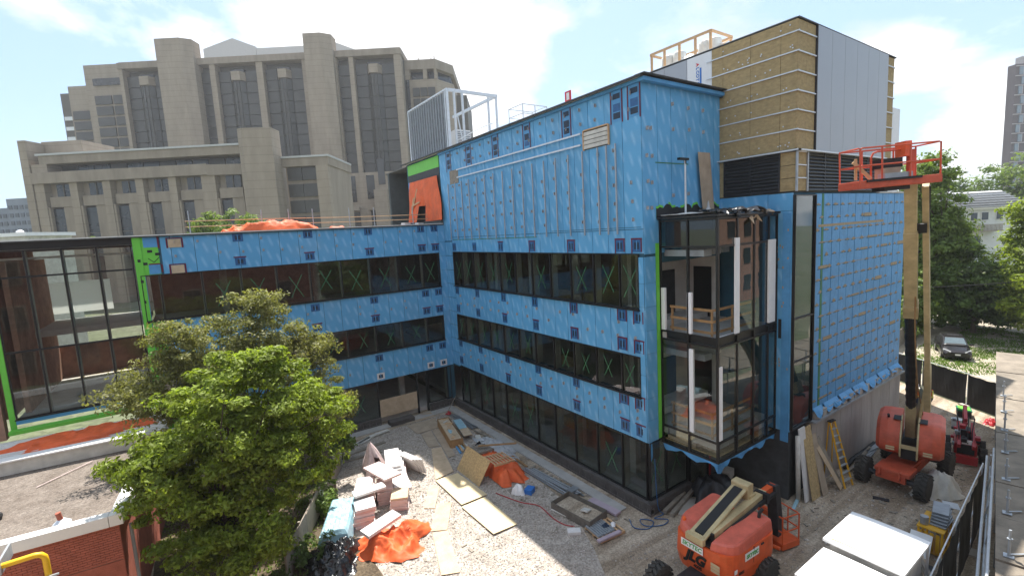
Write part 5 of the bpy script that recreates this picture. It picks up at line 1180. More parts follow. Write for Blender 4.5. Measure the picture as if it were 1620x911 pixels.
for i in range(5): board(('blue', 'tan wooden', 'pale blue', 'brown wooden', 'dirty white')[i]+' length of stock at the near end of lumber crate', (11.35+.14*i, 22.85-.02*i, .06+.08*(i % 2)), 1.0, .09, .07, 1.4+rnd.uniform(-.1, .1), ('blue_plain', 'lumber', 'blue_poly', 'lumber_dark', 'white_dirty')[i], name='stock_length', cat='lumber', group='stock by the crate')
for i in range(7): 
    o = board(('first', 'second', 'third', 'fourth', 'fifth', 'sixth', 'seventh')[i]+' steel stud counted from the gravel side of the long bundle', (12.85+.09*i, 17.2-.1*i, .06+.05*(i % 3)), 3.2, .075, .045, 1.63+rnd.uniform(-.03, .03), 'galv' if i % 3 else 'grey_metal', name='steel_stud', cat='steel stud', group='studs lying along the plinth')
for i in range(5): board(('first', 'second', 'third', 'fourth', 'fifth', 'sixth', 'seventh')[i]+' steel stud counted from gravel side near the inner building corner', (13.35+.08*i, 26.2, .05+.05*(i % 2)), 2.9, .08, .05, 1.6+rnd.uniform(-.04, .04), 'grey_metal', name='steel_stud', cat='steel stud', group='studs near the corner')
board('square grey steel tube ends at near end of the studs', (13.35, 15.55, .12), .5, .35, .2, .1, 'grey_metal', name='tube_bundle', cat='steel tube')
for i in range(9): board(('first', 'second', 'third', 'fourth', 'fifth', 'sixth', 'seventh', 'eighth', 'ninth')[i]+' short cross board from the corner on the dirt strip by plinth', (13.35+.015*i, 18.6-.32*i, .04), .42, .12, .03, .25+rnd.uniform(-.15, .15), 'weathered_wood', name='cross_board', cat='board', group='short boards along the plinth')
board('rusty plank resting over the pallets', (12.3, 20.2, 1.0), 2.0, .14, .05, -.55, 'lumber_dark', name='rusty_plank', cat='plank')
board('long pole leaning from the corner onto the plinth', (13.8, 28.3, .55), 1.6, .04, .04, .6, 'weathered_wood', -.45, name='leaning_pole', cat='pole')
TR = thing('steel_trough', 'dark rectangular steel mixing trough holding rubble beside the plinth', 'trough', (12.45, 14.2, 0), 1.70, local=True)
mb = MB()
for s in (-1, 1): mb.box(-1.05, 1.05, s*.56-.012, s*.56+.012, 0, .38); mb.box(s*1.04-.012, s*1.04+.012, -.548, .548, 0, .38)
mb.box(-1.02, 1.02, -.545, .545, .0, .02)
mat('rusty_steel', (.15, .135, .115), .8, var=.3, vs=5); build(mb, 'trough_shell', 'rusty_steel', TR)
build(MB().box(-.98, .98, -.52, .52, .021, .20), 'sediment', 'dirt', TR)
board('broken pale slab lying inside the steel trough', (12.6, 13.9, .27), .42, .32, .06, .4, 'white_dirty', .3, name='broken_slab', cat='slab')
board('pale board lying along the trough', (11.9, 14.5, .06), 1.3, .16, .05, -1.35, 'white_dirty', name='pale_board', cat='board')
board('white rectangular block on the gravel edge', (11.45, 13.38, .07), .52, .3, .13, -.6, 'foam_white', name='white_block', cat='block')
tarp('cement_bag', 'crumpled white cement sack beside the orange tarp', 'sack', (11.45, 17.2, 0), .32, .3, .38, 'white_wrap', 3.9, 0, 4, .3, n=24, flat=3); board('blue cardboard box next to the white sack', (11.85, 16.85, .12), .42, .36, .24, .5, 'text_blue', name='blue_carton', cat='carton')
for (c, r, z) in (((11.9, 28.0), .0, 0),): pass
tarp('red_rag', 'small red bag at the inner corner of the plinth', 'bag', (13.35, 28.0, .06), .22, .16, .2, 'red_paint', 4.9, 0, 6, .4, n=20)
def hose(name, label, pts, r, m, cat='hose'):
    P = []
    for a, b, c, d in zip([pts[0]]+pts, pts, pts[1:], pts[2:]+[pts[-1]]):
        for k in range(5):
            t = k/5; P.append(tuple(.5*((2*b[i])+(-a[i]+c[i])*t+(2*a[i]-5*b[i]+4*c[i]-d[i])*t*t+(-a[i]+3*b[i]-3*c[i]+d[i])*t**3) for i in range(3)))
    P.append(tuple(pts[-1])); return tag(build(MB().tube(P, r, 6), name, m, smooth=True), label, cat)
hose('red_hose', 'thin red air hose snaking over gravel to the trough', [(10.6, 17.8, .03), (10.77, 17.24, .03), (11.08, 16.39, .03), (11.5, 15.7, .03), (11.41, 14.63, .03), (11.49, 13.99, .03), (11.73, 13.66, .03)], .022, 'red_paint')
hose('blue_cable', 'loops of blue cable on the dirt by the building corner', [(13.78, 12.6, .03), (13.5, 12.1, .03), (13.9, 11.7, .03), (14.4, 11.9, .03), (14.1, 12.3, .04), (13.9, 11.9, .05), (14.5, 11.5, .03), (14.95, 11.6, .03), (14.6, 12.0, .03), (15.1, 11.95, .05), (14.95, 12.1, .4), (14.94, 12.2, 2.4)], .018, 'blue_patch', 'cable')
for i, (x, y, L, yw) in enumerate(((16.0, 12.05, 1.7, .15), (16.3, 11.85, 2.2, .2))): board(('shorter', 'longer')[i]+' grey timber beam leaning beside the building corner', (x, y, .16), L, .16, .16, yw, 'weathered_wood', -.07, name='timber_beam', cat='beam', group='beams by the corner')
board('pale concrete slab lying on the dirt near the corner', (16.3, 11.5, .05), 1.4, .6, .08, .35, 'concrete', name='concrete_slab', cat='slab')
for i, (x, y) in enumerate(((17.9, 10.7), (18.4, 10.75), (17.2, 10.9))): board(('middle', 'rightmost', 'leftmost')[i]+' concrete block in front of the dark tarp', (x, y, .14), .55, .3, .26, .2*i, 'concrete', name='concrete_block', cat='block', group='blocks by the dark tarp')
board('white and blue carton under the projecting bay', (19.2, 11.6, .55), .6, .4, .35, .2, 'white_dirty', name='white_carton', cat='carton')
board('dark sawn plank lying on the dirt before the boom lift', (22.85, 6.95, .03), .55, .2, .05, -1.2, 'dark_steel', name='dark_plank', cat='plank')
# ground-floor recess below the tower
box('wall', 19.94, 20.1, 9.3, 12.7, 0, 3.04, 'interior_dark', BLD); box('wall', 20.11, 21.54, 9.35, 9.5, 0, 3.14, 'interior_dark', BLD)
fb('door', 'F', 18.95, 19.8, .12, 2.5, .1, .13, 'grey_metal', BLD); fb('door_frame', 'F', 18.86, 18.94, .12, 2.6, .1, .16, 'red_paint', BLD)
# materials leaning on the wall
def lean(name, label, cat, x, w_, h, foot, m, t=.018, tx=0, group=None, y0=9.05):
    a = Vector((x, y0-foot, .01)); b = Vector((x+tx, y0+.02, math.sqrt(max(.1, h*h-foot*foot-tx*tx)))); d = (b-a).normalized(); s = Vector((1, 0, 0)); s = (s-d*s.dot(d)).normalized(); n = d.cross(s)
    return tag(build(MB().obox(a+(b-a)/2+s*w_/2, s, d, n, w_/2, (b-a).length/2, t/2), name, m), label, cat, group)
lean('chipboard_sheet', 'chipboard sheet standing against the wall beside white pipe', 'chipboard', 20.55, .75, 3.1, .45, 'osb'); lean('foam_sheet', 'grey foam sheet standing behind the chipboard against the wall', 'sheet', 20.25, .5, 3.15, .3, 'foam_white', .05)
lean('leaning_board', 'plain board leaning beside the chipboard sheet', 'board', 21.3, .5, 2.6, .55, 'plywood_grey'); lean('leaning_board', 'narrow plank slanting toward the yellow ladder', 'board', 22.35, .28, 2.6, .8, 'plywood', .03, -.9); lean('leaning_board', 'dark plank slanting just behind the narrow one', 'board', 22.7, .3, 2.4, .6, 'weathered_wood', .03, -.8)
tag(build(MB().tube([(20.2, 9.0, .02), (20.22, 9.08, 2.85)], .09, 12), 'plastic_pipe', 'white_dirty', smooth=True), 'upright grey-white plastic pipe by the chipboard', 'pipe')
board('pale blue board edge on the ground below the chipboard', (19.9, 8.95, .06), 1.2, .12, .08, .25, 'blue_poly', name='blue_board', cat='board')
LD = thing('step_ladder', 'tall yellow fibreglass step ladder against the concrete foundation', 'ladder', (23.0, 8.5, 0), -.12, local=True)
top = 2.75
for s in (-1, 1):
    build(MB().bar((s*.30, -.35, 0), (s*.17, .42, top), .04, .08, (1, 0, 0)), 'stile', 'yellow', LD); build(MB().bar((s*.30, .55, 0), (s*.17, .47, top), .03, .06, (1, 0, 0)), 'rear_stile', 'yellow', LD)
for i in range(8):
    t = (i+1)/9; w_ = .30-.13*t; box('rung', -w_, w_, -.35+.77*t-.05, -.35+.77*t+.05, top*t-.015, top*t+.015, 'galv', LD)
box('cap', -.2, .2, .36, .52, top, top+.05, 'hose', LD)
for i in range(6): board(('first', 'second', 'third', 'fourth', 'fifth', 'sixth')[i]+' scrap timber from the ladder along the foundation wall', (25.3+.5*i, 8.75+rnd.uniform(-.15, .15), .08+.05*(i % 3)), 2.2, .15, .08, rnd.uniform(-.15, .3), rnd.choice(('weathered_wood', 'plywood_grey', 'lumber', 'galv')), name='scrap_timber', cat='timber', group='scrap along the foundation')
hose('black_pipe', 'black flexible drain pipe along the foundation wall', [(24.4, 8.85, .12), (25.6, 8.95, .13), (27, 8.92, .12), (28.2, 8.95, .12)], .11, 'hose', 'pipe')
# roofs: stud frame, hatch rails, units, crate
SF = thing('stud_frame', 'galvanised steel stud frame of a rooftop plant screen', 'stud frame', (15, 31, 17.4))
X0 = 15.0
for i in range(17):
    y = 28.3+i*.385; box('stud', X0-.05, X0+.05, y-.02, y+.02, 17.45, 21.2, 'galv', SF)
box('track', X0-.06, X0+.06, 28.2, 34.55, 21.2, 21.3, 'galv_white', SF); box('track', X0-.06, X0+.06, 28.2, 34.55, 17.4, 17.45, 'galv', SF)
for y in (28.22, 28.45, 34.5): box('post', X0-.07, X0+.07, y-.06, y+.06, 17.451, 21.2, 'galv_white', SF)
box('sheathing', X0+.061, X0+.09, 28.3, 34.5, 17.5, 21.15, 'galv', SF)
for x in (15.5, 16.1, 18.1, 18.75): box('post', x-.06, x+.06, 28.16, 28.28, 17.45, 21.1, 'galv_white', SF)
box('track', 15.08, 18.85, 28.15, 28.29, 21.1, 21.3, 'galv_white', SF); box('track', 18.7, 18.82, 28.3, 34.5, 21.1, 21.3, 'galv_white', SF)
build(MB().bar((15.9, 28.0, 17.5), (15.55, 28.0, 19.6), .06), 'brace', 'galv_white', SF)
for i, (x, y, h) in enumerate(((16.3, 29.2, 1.5), (17.3, 29.0, .7))):
    U = thing('roof_unit', ('louvred white air handling unit inside the stud frame', 'low white plant box beside the louvred unit')[i], 'plant unit', (x, y, 17.38), local=True, group='rooftop plant')
    box('casing', -.55, .55, -.5, .5, 0, h, 'white_metal', U)
    for k in range(int(h/.14)): box('louver_slat', -.5, .5, -.53, -.505, .06+k*.14, .15+k*.14, 'grey_metal', U)
RH = thing('roof_hatch', 'white roof hatch with tall tubular guard rails', 'roof hatch', (19.0, 25.0, 17.38), local=True)
box('hatch_box', -.9, .9, -.7, .7, 0, .7, 'white_metal', RH)
for (x, y) in ((-.95, -.75), (.95, -.75), (-.95, .75), (.95, .75), (0, -.75)): build(MB().tube([(x*1.5, y*1.5, 0), (x, y, 1.0), (x, y, 2.3)], .035, 6), 'rail_post', 'galv_white', RH)
for z in (1.2, 1.75, 2.3): build(MB().tube([(-.95, -.75, z), (.95, -.75, z), (.95, .75, z), (-.95, .75, z), (-.95, -.75, z)], .03, 6), 'rail', 'galv_white', RH)
hose('roof_rail', 'thin pipe guard line along the upper roof edge', [(15.2, 27.8, 17.9), (15.2, 25, 18.1), (15.2, 23.2, 18.1)], .025, 'galv_white', 'rail')
SG = thing('red_sign', 'small red and white sign standing on the upper roof edge', 'sign', (14.6, 16.25, 17.48), local=True)
box('sign_board', -.01, .01, -.2, .2, .02, .45, 'text_red', SG); box('sign_panel', -.016, -.011, -.09, .09, .08, .38, 'white_paint', SG)
WC = thing('timber_crate', 'open timber packing crate with wrapped ducts on the tower roof', 'crate', (21.1, 14.7, TZ+.08), local=True)
for y in (-1.62, -.85, 0, .85, 1.62):
    for x in (-.75, .85): box('post', x-.04, x+.04, y-.05, y+.05, 0, .95, 'lumber', WC)
for x in (-.80, .90):
    for z in (.0, .86): box('rail', x-.02, x+.02, -1.68, 1.68, z, z+.12, 'lumber', WC)
for y in (-1.68, 1.68):
    for z in (0, .86): box('rail', -.78, .88, y-.02, y+.02, z, z+.12, 'lumber', WC)
build(MB().bar((-.7, -1.7, .1), (.8, -1.7, .85), .03, .1, (0, 1, 0)), 'brace', 'lumber', WC)
mat('duct_white', (.62, .64, .62), .5, var=.12, vs=4, bump=.4, bs=6)
for i, (y, r) in enumerate(((1.15, .38), (.55, .33), (-.95, .42), (-1.3, .36))):
    D = tag(build(MB().lathe((21.1, 14.7+y, TZ+.10), (0, 0, 1), [(0, r), (.25, r*1.05), (.5, r*.92), (.75, r*.98), (.85, r*.5)], 12), 'wrapped_duct', 'duct_white', smooth=True), ('first', 'second', 'third', 'fourth')[i]+' plastic-wrapped duct from the far end of the timber roof crate', 'duct', 'ducts in the roof crate')
tarp('white_film', 'slumped white plastic film in the middle of the roof crate', 'plastic film', (21.0, 14.6, TZ+.09), .5, .7, .45, 'white_wrap', 5.5, 0, 3, .3, n=24)
# wing roof rail and braces
RL = thing('roof_guard_rail', 'temporary pole guard rail along the roof of the wing', 'guard rail', (7, 31, 12.66))
for x in (.4, 3.9, 5.35, 6.7, 8.9, 10.5, 13.2): build(MB().tube([(x, 31, 12.66), (x, 31, 14.0)], .03, 6), 'post', 'galv', RL)
for z in (13.15, 13.45): build(MB().tube([(.2, 31, z), (4, 31.02, z+.02), (9, 31, z-.02), (14.3, 31, z+.01)], .025, 6), 'rail', 'lumber', RL)
vs = []; fs = []; n = 24
for i in range(n+1):
    y = 29.8+4.6*i/n
    for j in range(9):
        z = 16.0-3.0*j/8; vs.append((14.62-.10*math.sin(y*5+j*.25)*(.2+j*.12)-(.05*j if i > 12 else .02*j), y-(.10*j if i < 4 else 0)+.06*math.sin(j), z))
for i in range(n):
    for j in range(8):
        if 9 <= i <= 13 and j > 4: continue
        a = i*9+j; fs.append((a, a+9, a+10, a+1))
tag(mk('orange_tarp', vs, fs, 'orange_tarp', smooth=True, fixn=False), 'orange tarp hung over the opening above the wing roof', 'tarp')
BR = thing('timber_brace', 'slanting timber braces propping the hung orange tarp', 'brace', (14, 33, 12.66))
for (a, b) in (((14.2, 34.2, 12.7), (14.5, 32.9, 15.4)), ((14.3, 32.2, 14.4), (14.3, 33.6, 14.2)), ((14.2, 34.0, 12.7), (14.4, 33.4, 14.8))): build(MB().bar(a, b, .05, .1), 'strut', 'lumber', BR)
for i, x in enumerate((12.9, 14.2)): board(('pale carton at the left foot of the hung tarp', 'pale carton closest to the tarp braces')[i], (x, 31.6+.7*i, 12.8), .5, .4, .3, .3, 'foam_white', name='pale_carton', cat='carton', group='cartons on the wing roof')
PB = tag(build(MB().obox((18.65, 12.22, 13.65), (1, 0, 0), (-.13, 0, .99), (0, 1, 0), .42, 1.2, .009), 'plywood_board', 'plywood_grey'), 'tall plywood board propped on the bay roof against blue wall', 'plywood')
LP = thing('site_light', 'slim pole with a T-shaped lamp head on the bay roof', 'lamp pole', (16.75, 11.9, 12.25), local=True)
build(MB().tube([(0, 0, 0), (0, 0, 2.15)], .04, 8), 'pole', 'galv_white', LP); box('lamp_head', -.42, .18, -.06, .06, 2.15, 2.24, 'black_frame', LP); box('lamp_arm', -.03, .03, -.04, .04, 2.0, 2.15, 'black_frame', LP)
tag(build(MB().lathe((18.3, 11.9, 12.30), (0, 0, 1), [(0, .13), (.1, .15), (.2, .07), (.5, .015)], 10), 'glass_bulb', 'grey_poly'), 'small silvery vent on the ragged bay roof', 'vent')

cl = ('brown', 'grey', 'pale', 'rusty', 'dark')
for i, (x, y, L, wd, yw, m) in enumerate(((13.2, 19.9, 2.2, .12, 1.5, 'lumber_dark'), (13.45, 23.6, 1.8, .1, 1.7, 'weathered_wood'), (12.9, 23.2, 1.2, .3, 1.2, 'white_dirty'), (13.0, 14.9, 1.6, .09, 1.9, 'lumber_dark'), (12.5, 22.5, 1.1, .5, .6, 'dark_steel'))):
    board(cl[i]+' scrap length lying on the dirt strip along the plinth', (x, y, .06), L, wd, .05, yw, m, name='scrap_length', cat='scrap', group='scrap along the plinth')
# small litter trodden into the yard
mb = MB()
for i in range(420):
    a, b = (rnd.uniform(10.5, 14), rnd.uniform(12.5, 28)) if i < 190 else ((rnd.uniform(14, 32), rnd.uniform(4.5, 9)) if i < 330 else (rnd.uniform(5, 9), rnd.uniform(14.5, 25)))
    s = rnd.uniform(.03, .12); t = rnd.uniform(0, 3.1); mb.obox((a, b, .02), (math.cos(t), math.sin(t), 0), (-math.sin(t), math.cos(t), 0), (0, 0, 1), s, s*rnd.uniform(.15, .6), .012)
tag(build(mb, 'litter', 'weathered_wood'), 'small wood chips and scraps trodden into the yard', 'litter', kind='stuff')
# ------------------------------------------------------------------ boom lifts
def wheel(parent, x, y, r=.53, w_=.42, side=1):
    mb = MB(); a = (0, 1, 0)
    mb._lathe(Vector((x, y, r)), Vector(a), [(-w_/2, r*.55), (-w_/2, r*.82), (-w_*.42, r*.93), (w_*.42, r*.93), (w_/2, r*.82), (w_/2, r*.55)], 24)
    W = build(mb, 'wheel', 'rubber', parent)
    lug = MB(); n = 18
    for k in range(n):
        for s in (-1, 1):
            t = 2*PI*(k+(.5 if s > 0 else 0))/n; d = Vector((math.cos(t), 0, math.sin(t))); tt = Vector((-math.sin(t), 0, math.cos(t)))
            ax = (Vector((0, s, 0))+tt*.55).normalized(); nn = d
            lug.obox(Vector((x, y+s*w_*.24, r))+d*r*.965, ax, ax.cross(nn), nn, w_*.27, .045, r*.045)
    build(lug, 'tread', 'rubber', W)
    rim = MB()._lathe(Vector((x, y, r)), Vector(a), [(-w_*.5+.01, r*.54), (-w_*.3, r*.5), (-w_*.28, r*.2), (-w_*.36, r*.15), (w_*.36, r*.15), (w_*.28, r*.2), (w_*.3, r*.5), (w_*.5-.01, r*.54)], 18)
    build(rim, 'rim', 'rim_white', W)
    return W
def rounded(poly, r, n=4):
    out = []; N_ = len(poly)
    for i in range(N_):
        p0 = Vector(poly[i-1]); p = Vector(poly[i]); p1 = Vector(poly[(i+1) % N_]); rr = r[i] if isinstance(r, (list, tuple)) else r
        a = p+(p0-p).normalized()*rr; b = p+(p1-p).normalized()*rr
        for k in range(n+1):
            t = k/n; out.append(tuple((1-t)**2*a+2*t*(1-t)*p+t*t*b))
    return out
def loft(mb, rings):
    n = len(rings[0]); base = len(mb.v)
    for r in rings: mb.v += [tuple(p) for p in r]
    for i in range(len(rings)-1):
        for k in range(n): k2 = (k+1) % n; mb.f.append((base+i*n+k, base+i*n+k2, base+(i+1)*n+k2, base+(i+1)*n+k))
    mb.f.append(tuple(base+k for k in range(n))[::-1]); mb.f.append(tuple(base+(len(rings)-1)*n+k for k in range(n)))
    return mb
def chassis(T, cx, cy, wb, tr, m, wr=.53, ov=.25):
    box('chassis_frame', cx-wb/2-ov, cx+wb/2+ov, cy-tr*.5, cy+tr*.5, .5, .82, m, T, .03); box('chassis_deck', cx-(.9 if ov > 0 else .2), cx+.9, cy-.5, cy+.5, .821, .98, m, T, .02)
    for sx in (-1, 1):
        build(MB().cyl((cx+sx*wb/2, cy, wr), (0, 1, 0), .11, tr*2-.2, 10), 'axle', 'dark_steel', T)
        for sy in (-1, 1): wheel(T, cx+sx*wb/2, cy+sy*tr, wr)
        for sy in (-1, 1): build(MB().tube([(cx+sx*(wb/2+.2), cy+sy*.35, .6), (cx+sx*(wb/2+.42), cy+sy*.35, .75), (cx+sx*(wb/2+.36), cy+sy*.35, 1.0), (cx+sx*(wb/2+.05), cy+sy*.35, .95)], .035, 6), 'tow_loop', m, T)
def basket(T, mtx, w_, d_, h, m, parts='basket_'):
    """platform: floor tray, posts, rails, control box; local x across the width"""
    B = bpy.data.objects.new('platform', None); COL.objects.link(B); B.parent = T; B.matrix_local = mtx; WOFF[B.name] = Vector((0, 0, 0)); B.empty_display_size = .2
    box('floor_tray', -w_/2, w_/2, -d_/2, d_/2, -.08, .16, m, B, .02)
    for (x, y) in [(sx*w_/2*.97, sy*d_/2*.94) for sx in (-1, 1) for sy in (-1, 1)]+[(-w_*.22, -d_*.47), (w_*.12, -d_*.47), (-w_*.2, d_*.47), (w_*.2, d_*.47)]: build(MB().tube([(x, y, .16), (x, y, h)], .025, 6), 'post', m, B)
    for z in (.6, h):
        a, b = w_/2*.97, d_/2*.94; build(MB().tube([(-a, -b, z-.05), (-a+.06, -b, z), (a-.06, -b, z), (a, -b+.05, z), (a, b, z), (-a, b, z), (-a, -b+.06, z)], .027, 6), 'rail', m, B)
    return B
# --- lift 1: folded, orange, near the corner
L1 = thing('boom_lift', 'orange boom lift parked with its cream boom folded by the corner', 'boom lift', (13.92, 8.5, 0), local=True, group='boom lifts')
chassis(L1, -1.0, -.15, 2.9, .98, 'dark_steel', ov=-.1)
plan = rounded([(-1.5, -1.02), (.9, -1.18), (1.25, -.9), (1.25, .9), (.9, 1.18), (-1.5, 1.02)], [.55, .25, .2, .2, .25, .55])
def ring(poly, z, sx=1., sy=1., dx=0): return [(x*sx+dx, y*sy, z) for x, y in poly]
build(loft(MB(), [ring(plan, .55, .84, .82, .08), ring(plan, .68, .955, .94, .02), ring(plan, 1.10), ring(plan, 1.74, .985, .985, .02)]), 'lower_body', 'jlg_orange', L1, smooth=False)
def hood(sy, m, ztop=2.16):
    y0, y1 = (.34, 1.08); p = rounded([(-1.42, y0), (1.1, y0), (1.1, y1), (-1.2, y1-.02)], [.05, .08, .2, .45], 4)
    p = [(x, y*sy) for x, y in p]; cx = -.1; cy = .71*sy
    def rg(z, k, s=0): return [(cx+(x-cx)*k+s, cy+(y-cy)*k, z+(-.28 if 0 else 0)+(-.16*max(0, (-.3-x))/1.1 if z > 1.95 else 0)) for x, y in p]
    return build(loft(MB(), [rg(1.745, 1), rg(1.98, .985), rg(ztop-.05, .95), rg(ztop, .88)]), 'engine_hood', m, L1)
hood(-1, 'jlg_pink'); hood(1, 'jlg_pink')
box('boom_well', -1.38, 1.2, -.33, .33, 1.745, 1.80, 'hose', L1)
# tail plate graphics
def on_tail(y, z): return Vector((-1.505, y, z))
def plate(parent, c, ux, uy, w_, h, m, name='decal_plate', t=.006):
    ux = Vector(ux).normalized(); uy = Vector(uy).normalized(); n = ux.cross(uy)
    return build(MB().obox(Vector(c)+n*t, ux, uy, n, w_/2, h/2, t/2), name, m, parent)
ux = (0, -1, 0); uz = (0, 0, 1)
plate(L1, (-1.505, .22, 1.60), ux, uz, .80, .24, 'white_paint'); text_mesh('SKYTEC', .20, 'lettering', 'text_green', L1, frame((-1.517, .22, 1.60), ux, uz), .004, .15)
text_mesh('JLG', .46, 'lettering', 'text_black', L1, frame((-1.515, .12, 1.24), ux, uz), .026, .3); text_mesh('400S', .15, 'lettering', 'text_black', L1, frame((-1.50, .02, .97), ux, uz), .004)
for k in range(3): plate(L1, (-1.505, -.60, 1.18+.105*k), ux, uz, .30, .09, 'decal_tan')
plate(L1, (-.3, -1.10, 1.53), (2.4, -.16, 0), uz, .72, .26, 'white_paint'); text_mesh('SKYTEC', .17, 'lettering', 'text_green', L1, frame((-.3, -1.118, 1.53), (2.4, -.16, 0), uz), .004, .15)
plate(L1, (-1.12, -1.045, 1.25), (2.4, -.16, 0), uz, .14, .14, 'white_paint'); text_mesh('400S', .14, 'lettering', 'text_black', L1, frame((-.85, -1.075, 1.12), (2.4, -.16, 0), uz), .003)
for s in (-1, 1):
    build(MB().bar((-1.38, s*.34, 1.755), (1.1, s*.34, 1.755), .03, .04), 'hood_seam', 'hose', L1); build(MB().tube([(-.2, s*1.095, 1.2), (-.2, s*1.11, 1.74)], .012, 5), 'panel_seam', 'hose', L1); box('latch', .2, .34, s*1.125-.02, s*1.125+.02, 1.62, 1.67, 'hose', L1)
build(MB().tube([(.75, -.75, 2.1), (.78, -.75, 2.3), (.9, -.8, 2.42)], .055, 8), 'exhaust', 'hose', L1); build(MB().lathe((-1.05, .82, 2.0), (0, 0, 1), [(0, .06), (.12, .055), (.15, .03)], 8), 'beacon', 'hi_vis', L1)
# folded boom: double-rail lower arm, knuckle, box-section upper arm
for s in (-1, 1): build(MB().bar((-1.45, .10+s*.22-.02, 1.98), (1.15, .10+s*.2, 2.74), .06, .13, (0, 1, 0)), 'lower_arm', 'jlg_cream', L1)
build(MB().bar((-1.3, .1, 2.03), (1.0, .1, 2.72), .30, .06), 'arm_hoses', 'hose', L1)
box('pivot_frame', -1.56, -1.40, -.2, .42, 1.80, 2.02, 'jlg_cream', L1); build(MB().cyl((-1.38, .1, 2.0), (0, 1, 0), .06, .5, 10), 'pivot_pin', 'jlg_cream', L1)
build(MB().prism(rounded([(1.05, 2.35), (1.35, 2.15), (1.42, 2.88), (1.05, 2.88)], .06), -.2, .40, 'y'), 'knuckle', 'jlg_cream', L1); box('knuckle_leg', 1.15, 1.5, -.25, -.12, 1.2, 2.5, 'jlg_cream', L1)
build(MB().bar((-1.05, -.18, 1.98), (1.9, -.28, 2.36), .26, .26), 'upper_arm', 'jlg_cream', L1); build(MB().bar((-1.12, -.178, 1.97), (-1.02, -.181, 1.985), .24, .24), 'arm_end', 'hose', L1)
build(MB().bar((1.3, -.46, 2.22), (2.3, -.5, 2.3), .10, .12), 'hose_carrier', 'hose', L1)
build(MB().bar((1.75, -.28, 2.36), (2.5, -.32, 2.43), .20, .20), 'fly_section', 'jlg_orange', L1); box('boom_clamp', 1.65, 1.8, -.56, -.1, 2.15, 2.5, 'hose', L1)
build(MB().tube([(-.6, -.36, 1.98), (.4, -.43, 2.12), (1.4, -.46, 2.25)], .05, 6), 'boom_hose', 'hose', L1)
build(MB().prism(rounded([(2.3, 2.55), (2.62, 2.5), (2.85, 1.2), (2.8, .5), (2.55, .5), (2.5, 1.4)], .05), -.5, -.15, 'y'), 'jib_link', 'dark_steel', L1)
B1 = basket(L1, Matrix.Translation((3.15, .05, .15)) @ Matrix.Rotation(PI/2-.25, 4, 'Z'), 1.7, .85, 1.15, 'jlg_orange')
box('control_box', -.25, .25, .2, .42, .9, 1.1, 'jlg_orange', B1); box('valve_block', -.5, .1, .5, .75, .2, .7, 'dark_steel', B1); box('drive_unit', .1, .6, .45, .8, .1, .6, 'jlg_faded', B1)
build(MB().tube([(-.9, .6, .1), (-.3, .85, .1), (.5, .85, .1), (1.0, .6, .1)], .07, 8), 'bumper_tube', 'jlg_orange', B1)
# --- lift 2: raised, faded red-orange, by the foundation wall
L2 = thing('boom_lift', 'faded orange boom lift with its cream boom raised high beside the wall', 'boom lift', (25.5, 6.9, 0), local=True, group='boom lifts')
chassis(L2, .1, 0.05, 3.1, 1.05, 'jlg_faded', .56)
box('front_deck', -1.75, -.75, -.62, .62, .825, .98, 'jlg_faded', L2, .03)
TT = bpy.data.objects.new('turntable', None); COL.objects.link(TT); TT.parent = L2; TT.location = (.40, -.02, .28); TT.rotation_euler = (0, 0, PI+.225); WOFF[TT.name] = Vector((0, 0, 0))
def hood2(s):
    prof = rounded([(-1.25, 1.0), (.85, 1.0), (1.45, 1.35), (1.35, 2.1), (.9, 2.58), (-.9, 2.62), (-1.3, 2.2)], [.15, .3, .35, .4, .3, .3, .3], 5)
    rings = []
    for y, k in ((.30, 1), (.75, 1.0), (1.0, .96), (1.14, .84)): rings.append([(0+(x)*k, s*y, 1.75+(z-1.75)*k) for x, z in prof])
    h = build(loft(MB(), rings), 'engine_hood', 'jlg_faded', TT)
    build(MB().bar((.9, s*.42, 2.595), (.35, s*.42, 2.605), .30, .012), 'tread_mat', 'black_mark', TT)
    return h
h1 = hood2(-1); h2 = hood2(1)
for s in (-1, 1):
    build(MB().tube([(1.44, s*.285, 1.15), (1.47, s*.285, 1.5), (1.36, s*.285, 2.0), (.95, s*.285, 2.55), (.4, s*.285, 2.66)], .035, 6), 'slot_trim', 'jlg_cream', TT)
    for k in range(2): plate(TT, (1.462, s*.62, 1.42+.1*k), (0, 1, 0), (-.15, 0, 1), .3, .07, 'decal_tan')
box('slot_floor', -1.1, 1.25, -.28, .28, 1.0, 1.5, 'hose', TT); box('slot_bar', 1.3, 1.42, -.28, .28, 1.52, 1.66, 'jlg_cream', TT)
plate(TT, (.2, 1.142, 1.85), (-1, 0, 0), (0, 0, 1), .5, .16, 'white_paint'); text_mesh('JLG', .2, 'lettering', 'white_paint', TT, frame((-.3, 1.15, 2.15), (-1, 0, 0), (0, 0, 1)), .01, .3)
plate(TT, (.2, -1.142, 1.85), (1, 0, 0), (0, 0, 1), .5, .16, 'white_paint')
build(MB().tube([(.7, -.75, 2.6), (.85, -.75, 2.75)], .05, 8), 'lifting_lug', 'hose', TT)
LO = Vector((25.5, 6.9, 0))
def wp(*p): return Vector(p)-LO
base = wp(26.0, 6.92, 1.9)
build(MB().bar(base, wp(25.45, 6.80, 3.5), .36, .4), 'tower_base', 'jlg_cream', L2, bevel=.02); build(MB().bar(wp(26.1, 6.75, 1.9), wp(25.6, 6.45, 4.3), .10, .34), 'tower_plate', 'jlg_cream', L2)
build(MB().tube([wp(25.45, 6.8, 3.4), wp(22.35, 6.12, 8.3)], .15, 12), 'lift_cylinder', 'hose', L2)
cy = wp(25.45, 6.8, 3.4); ct = wp(22.35, 6.12, 8.3)
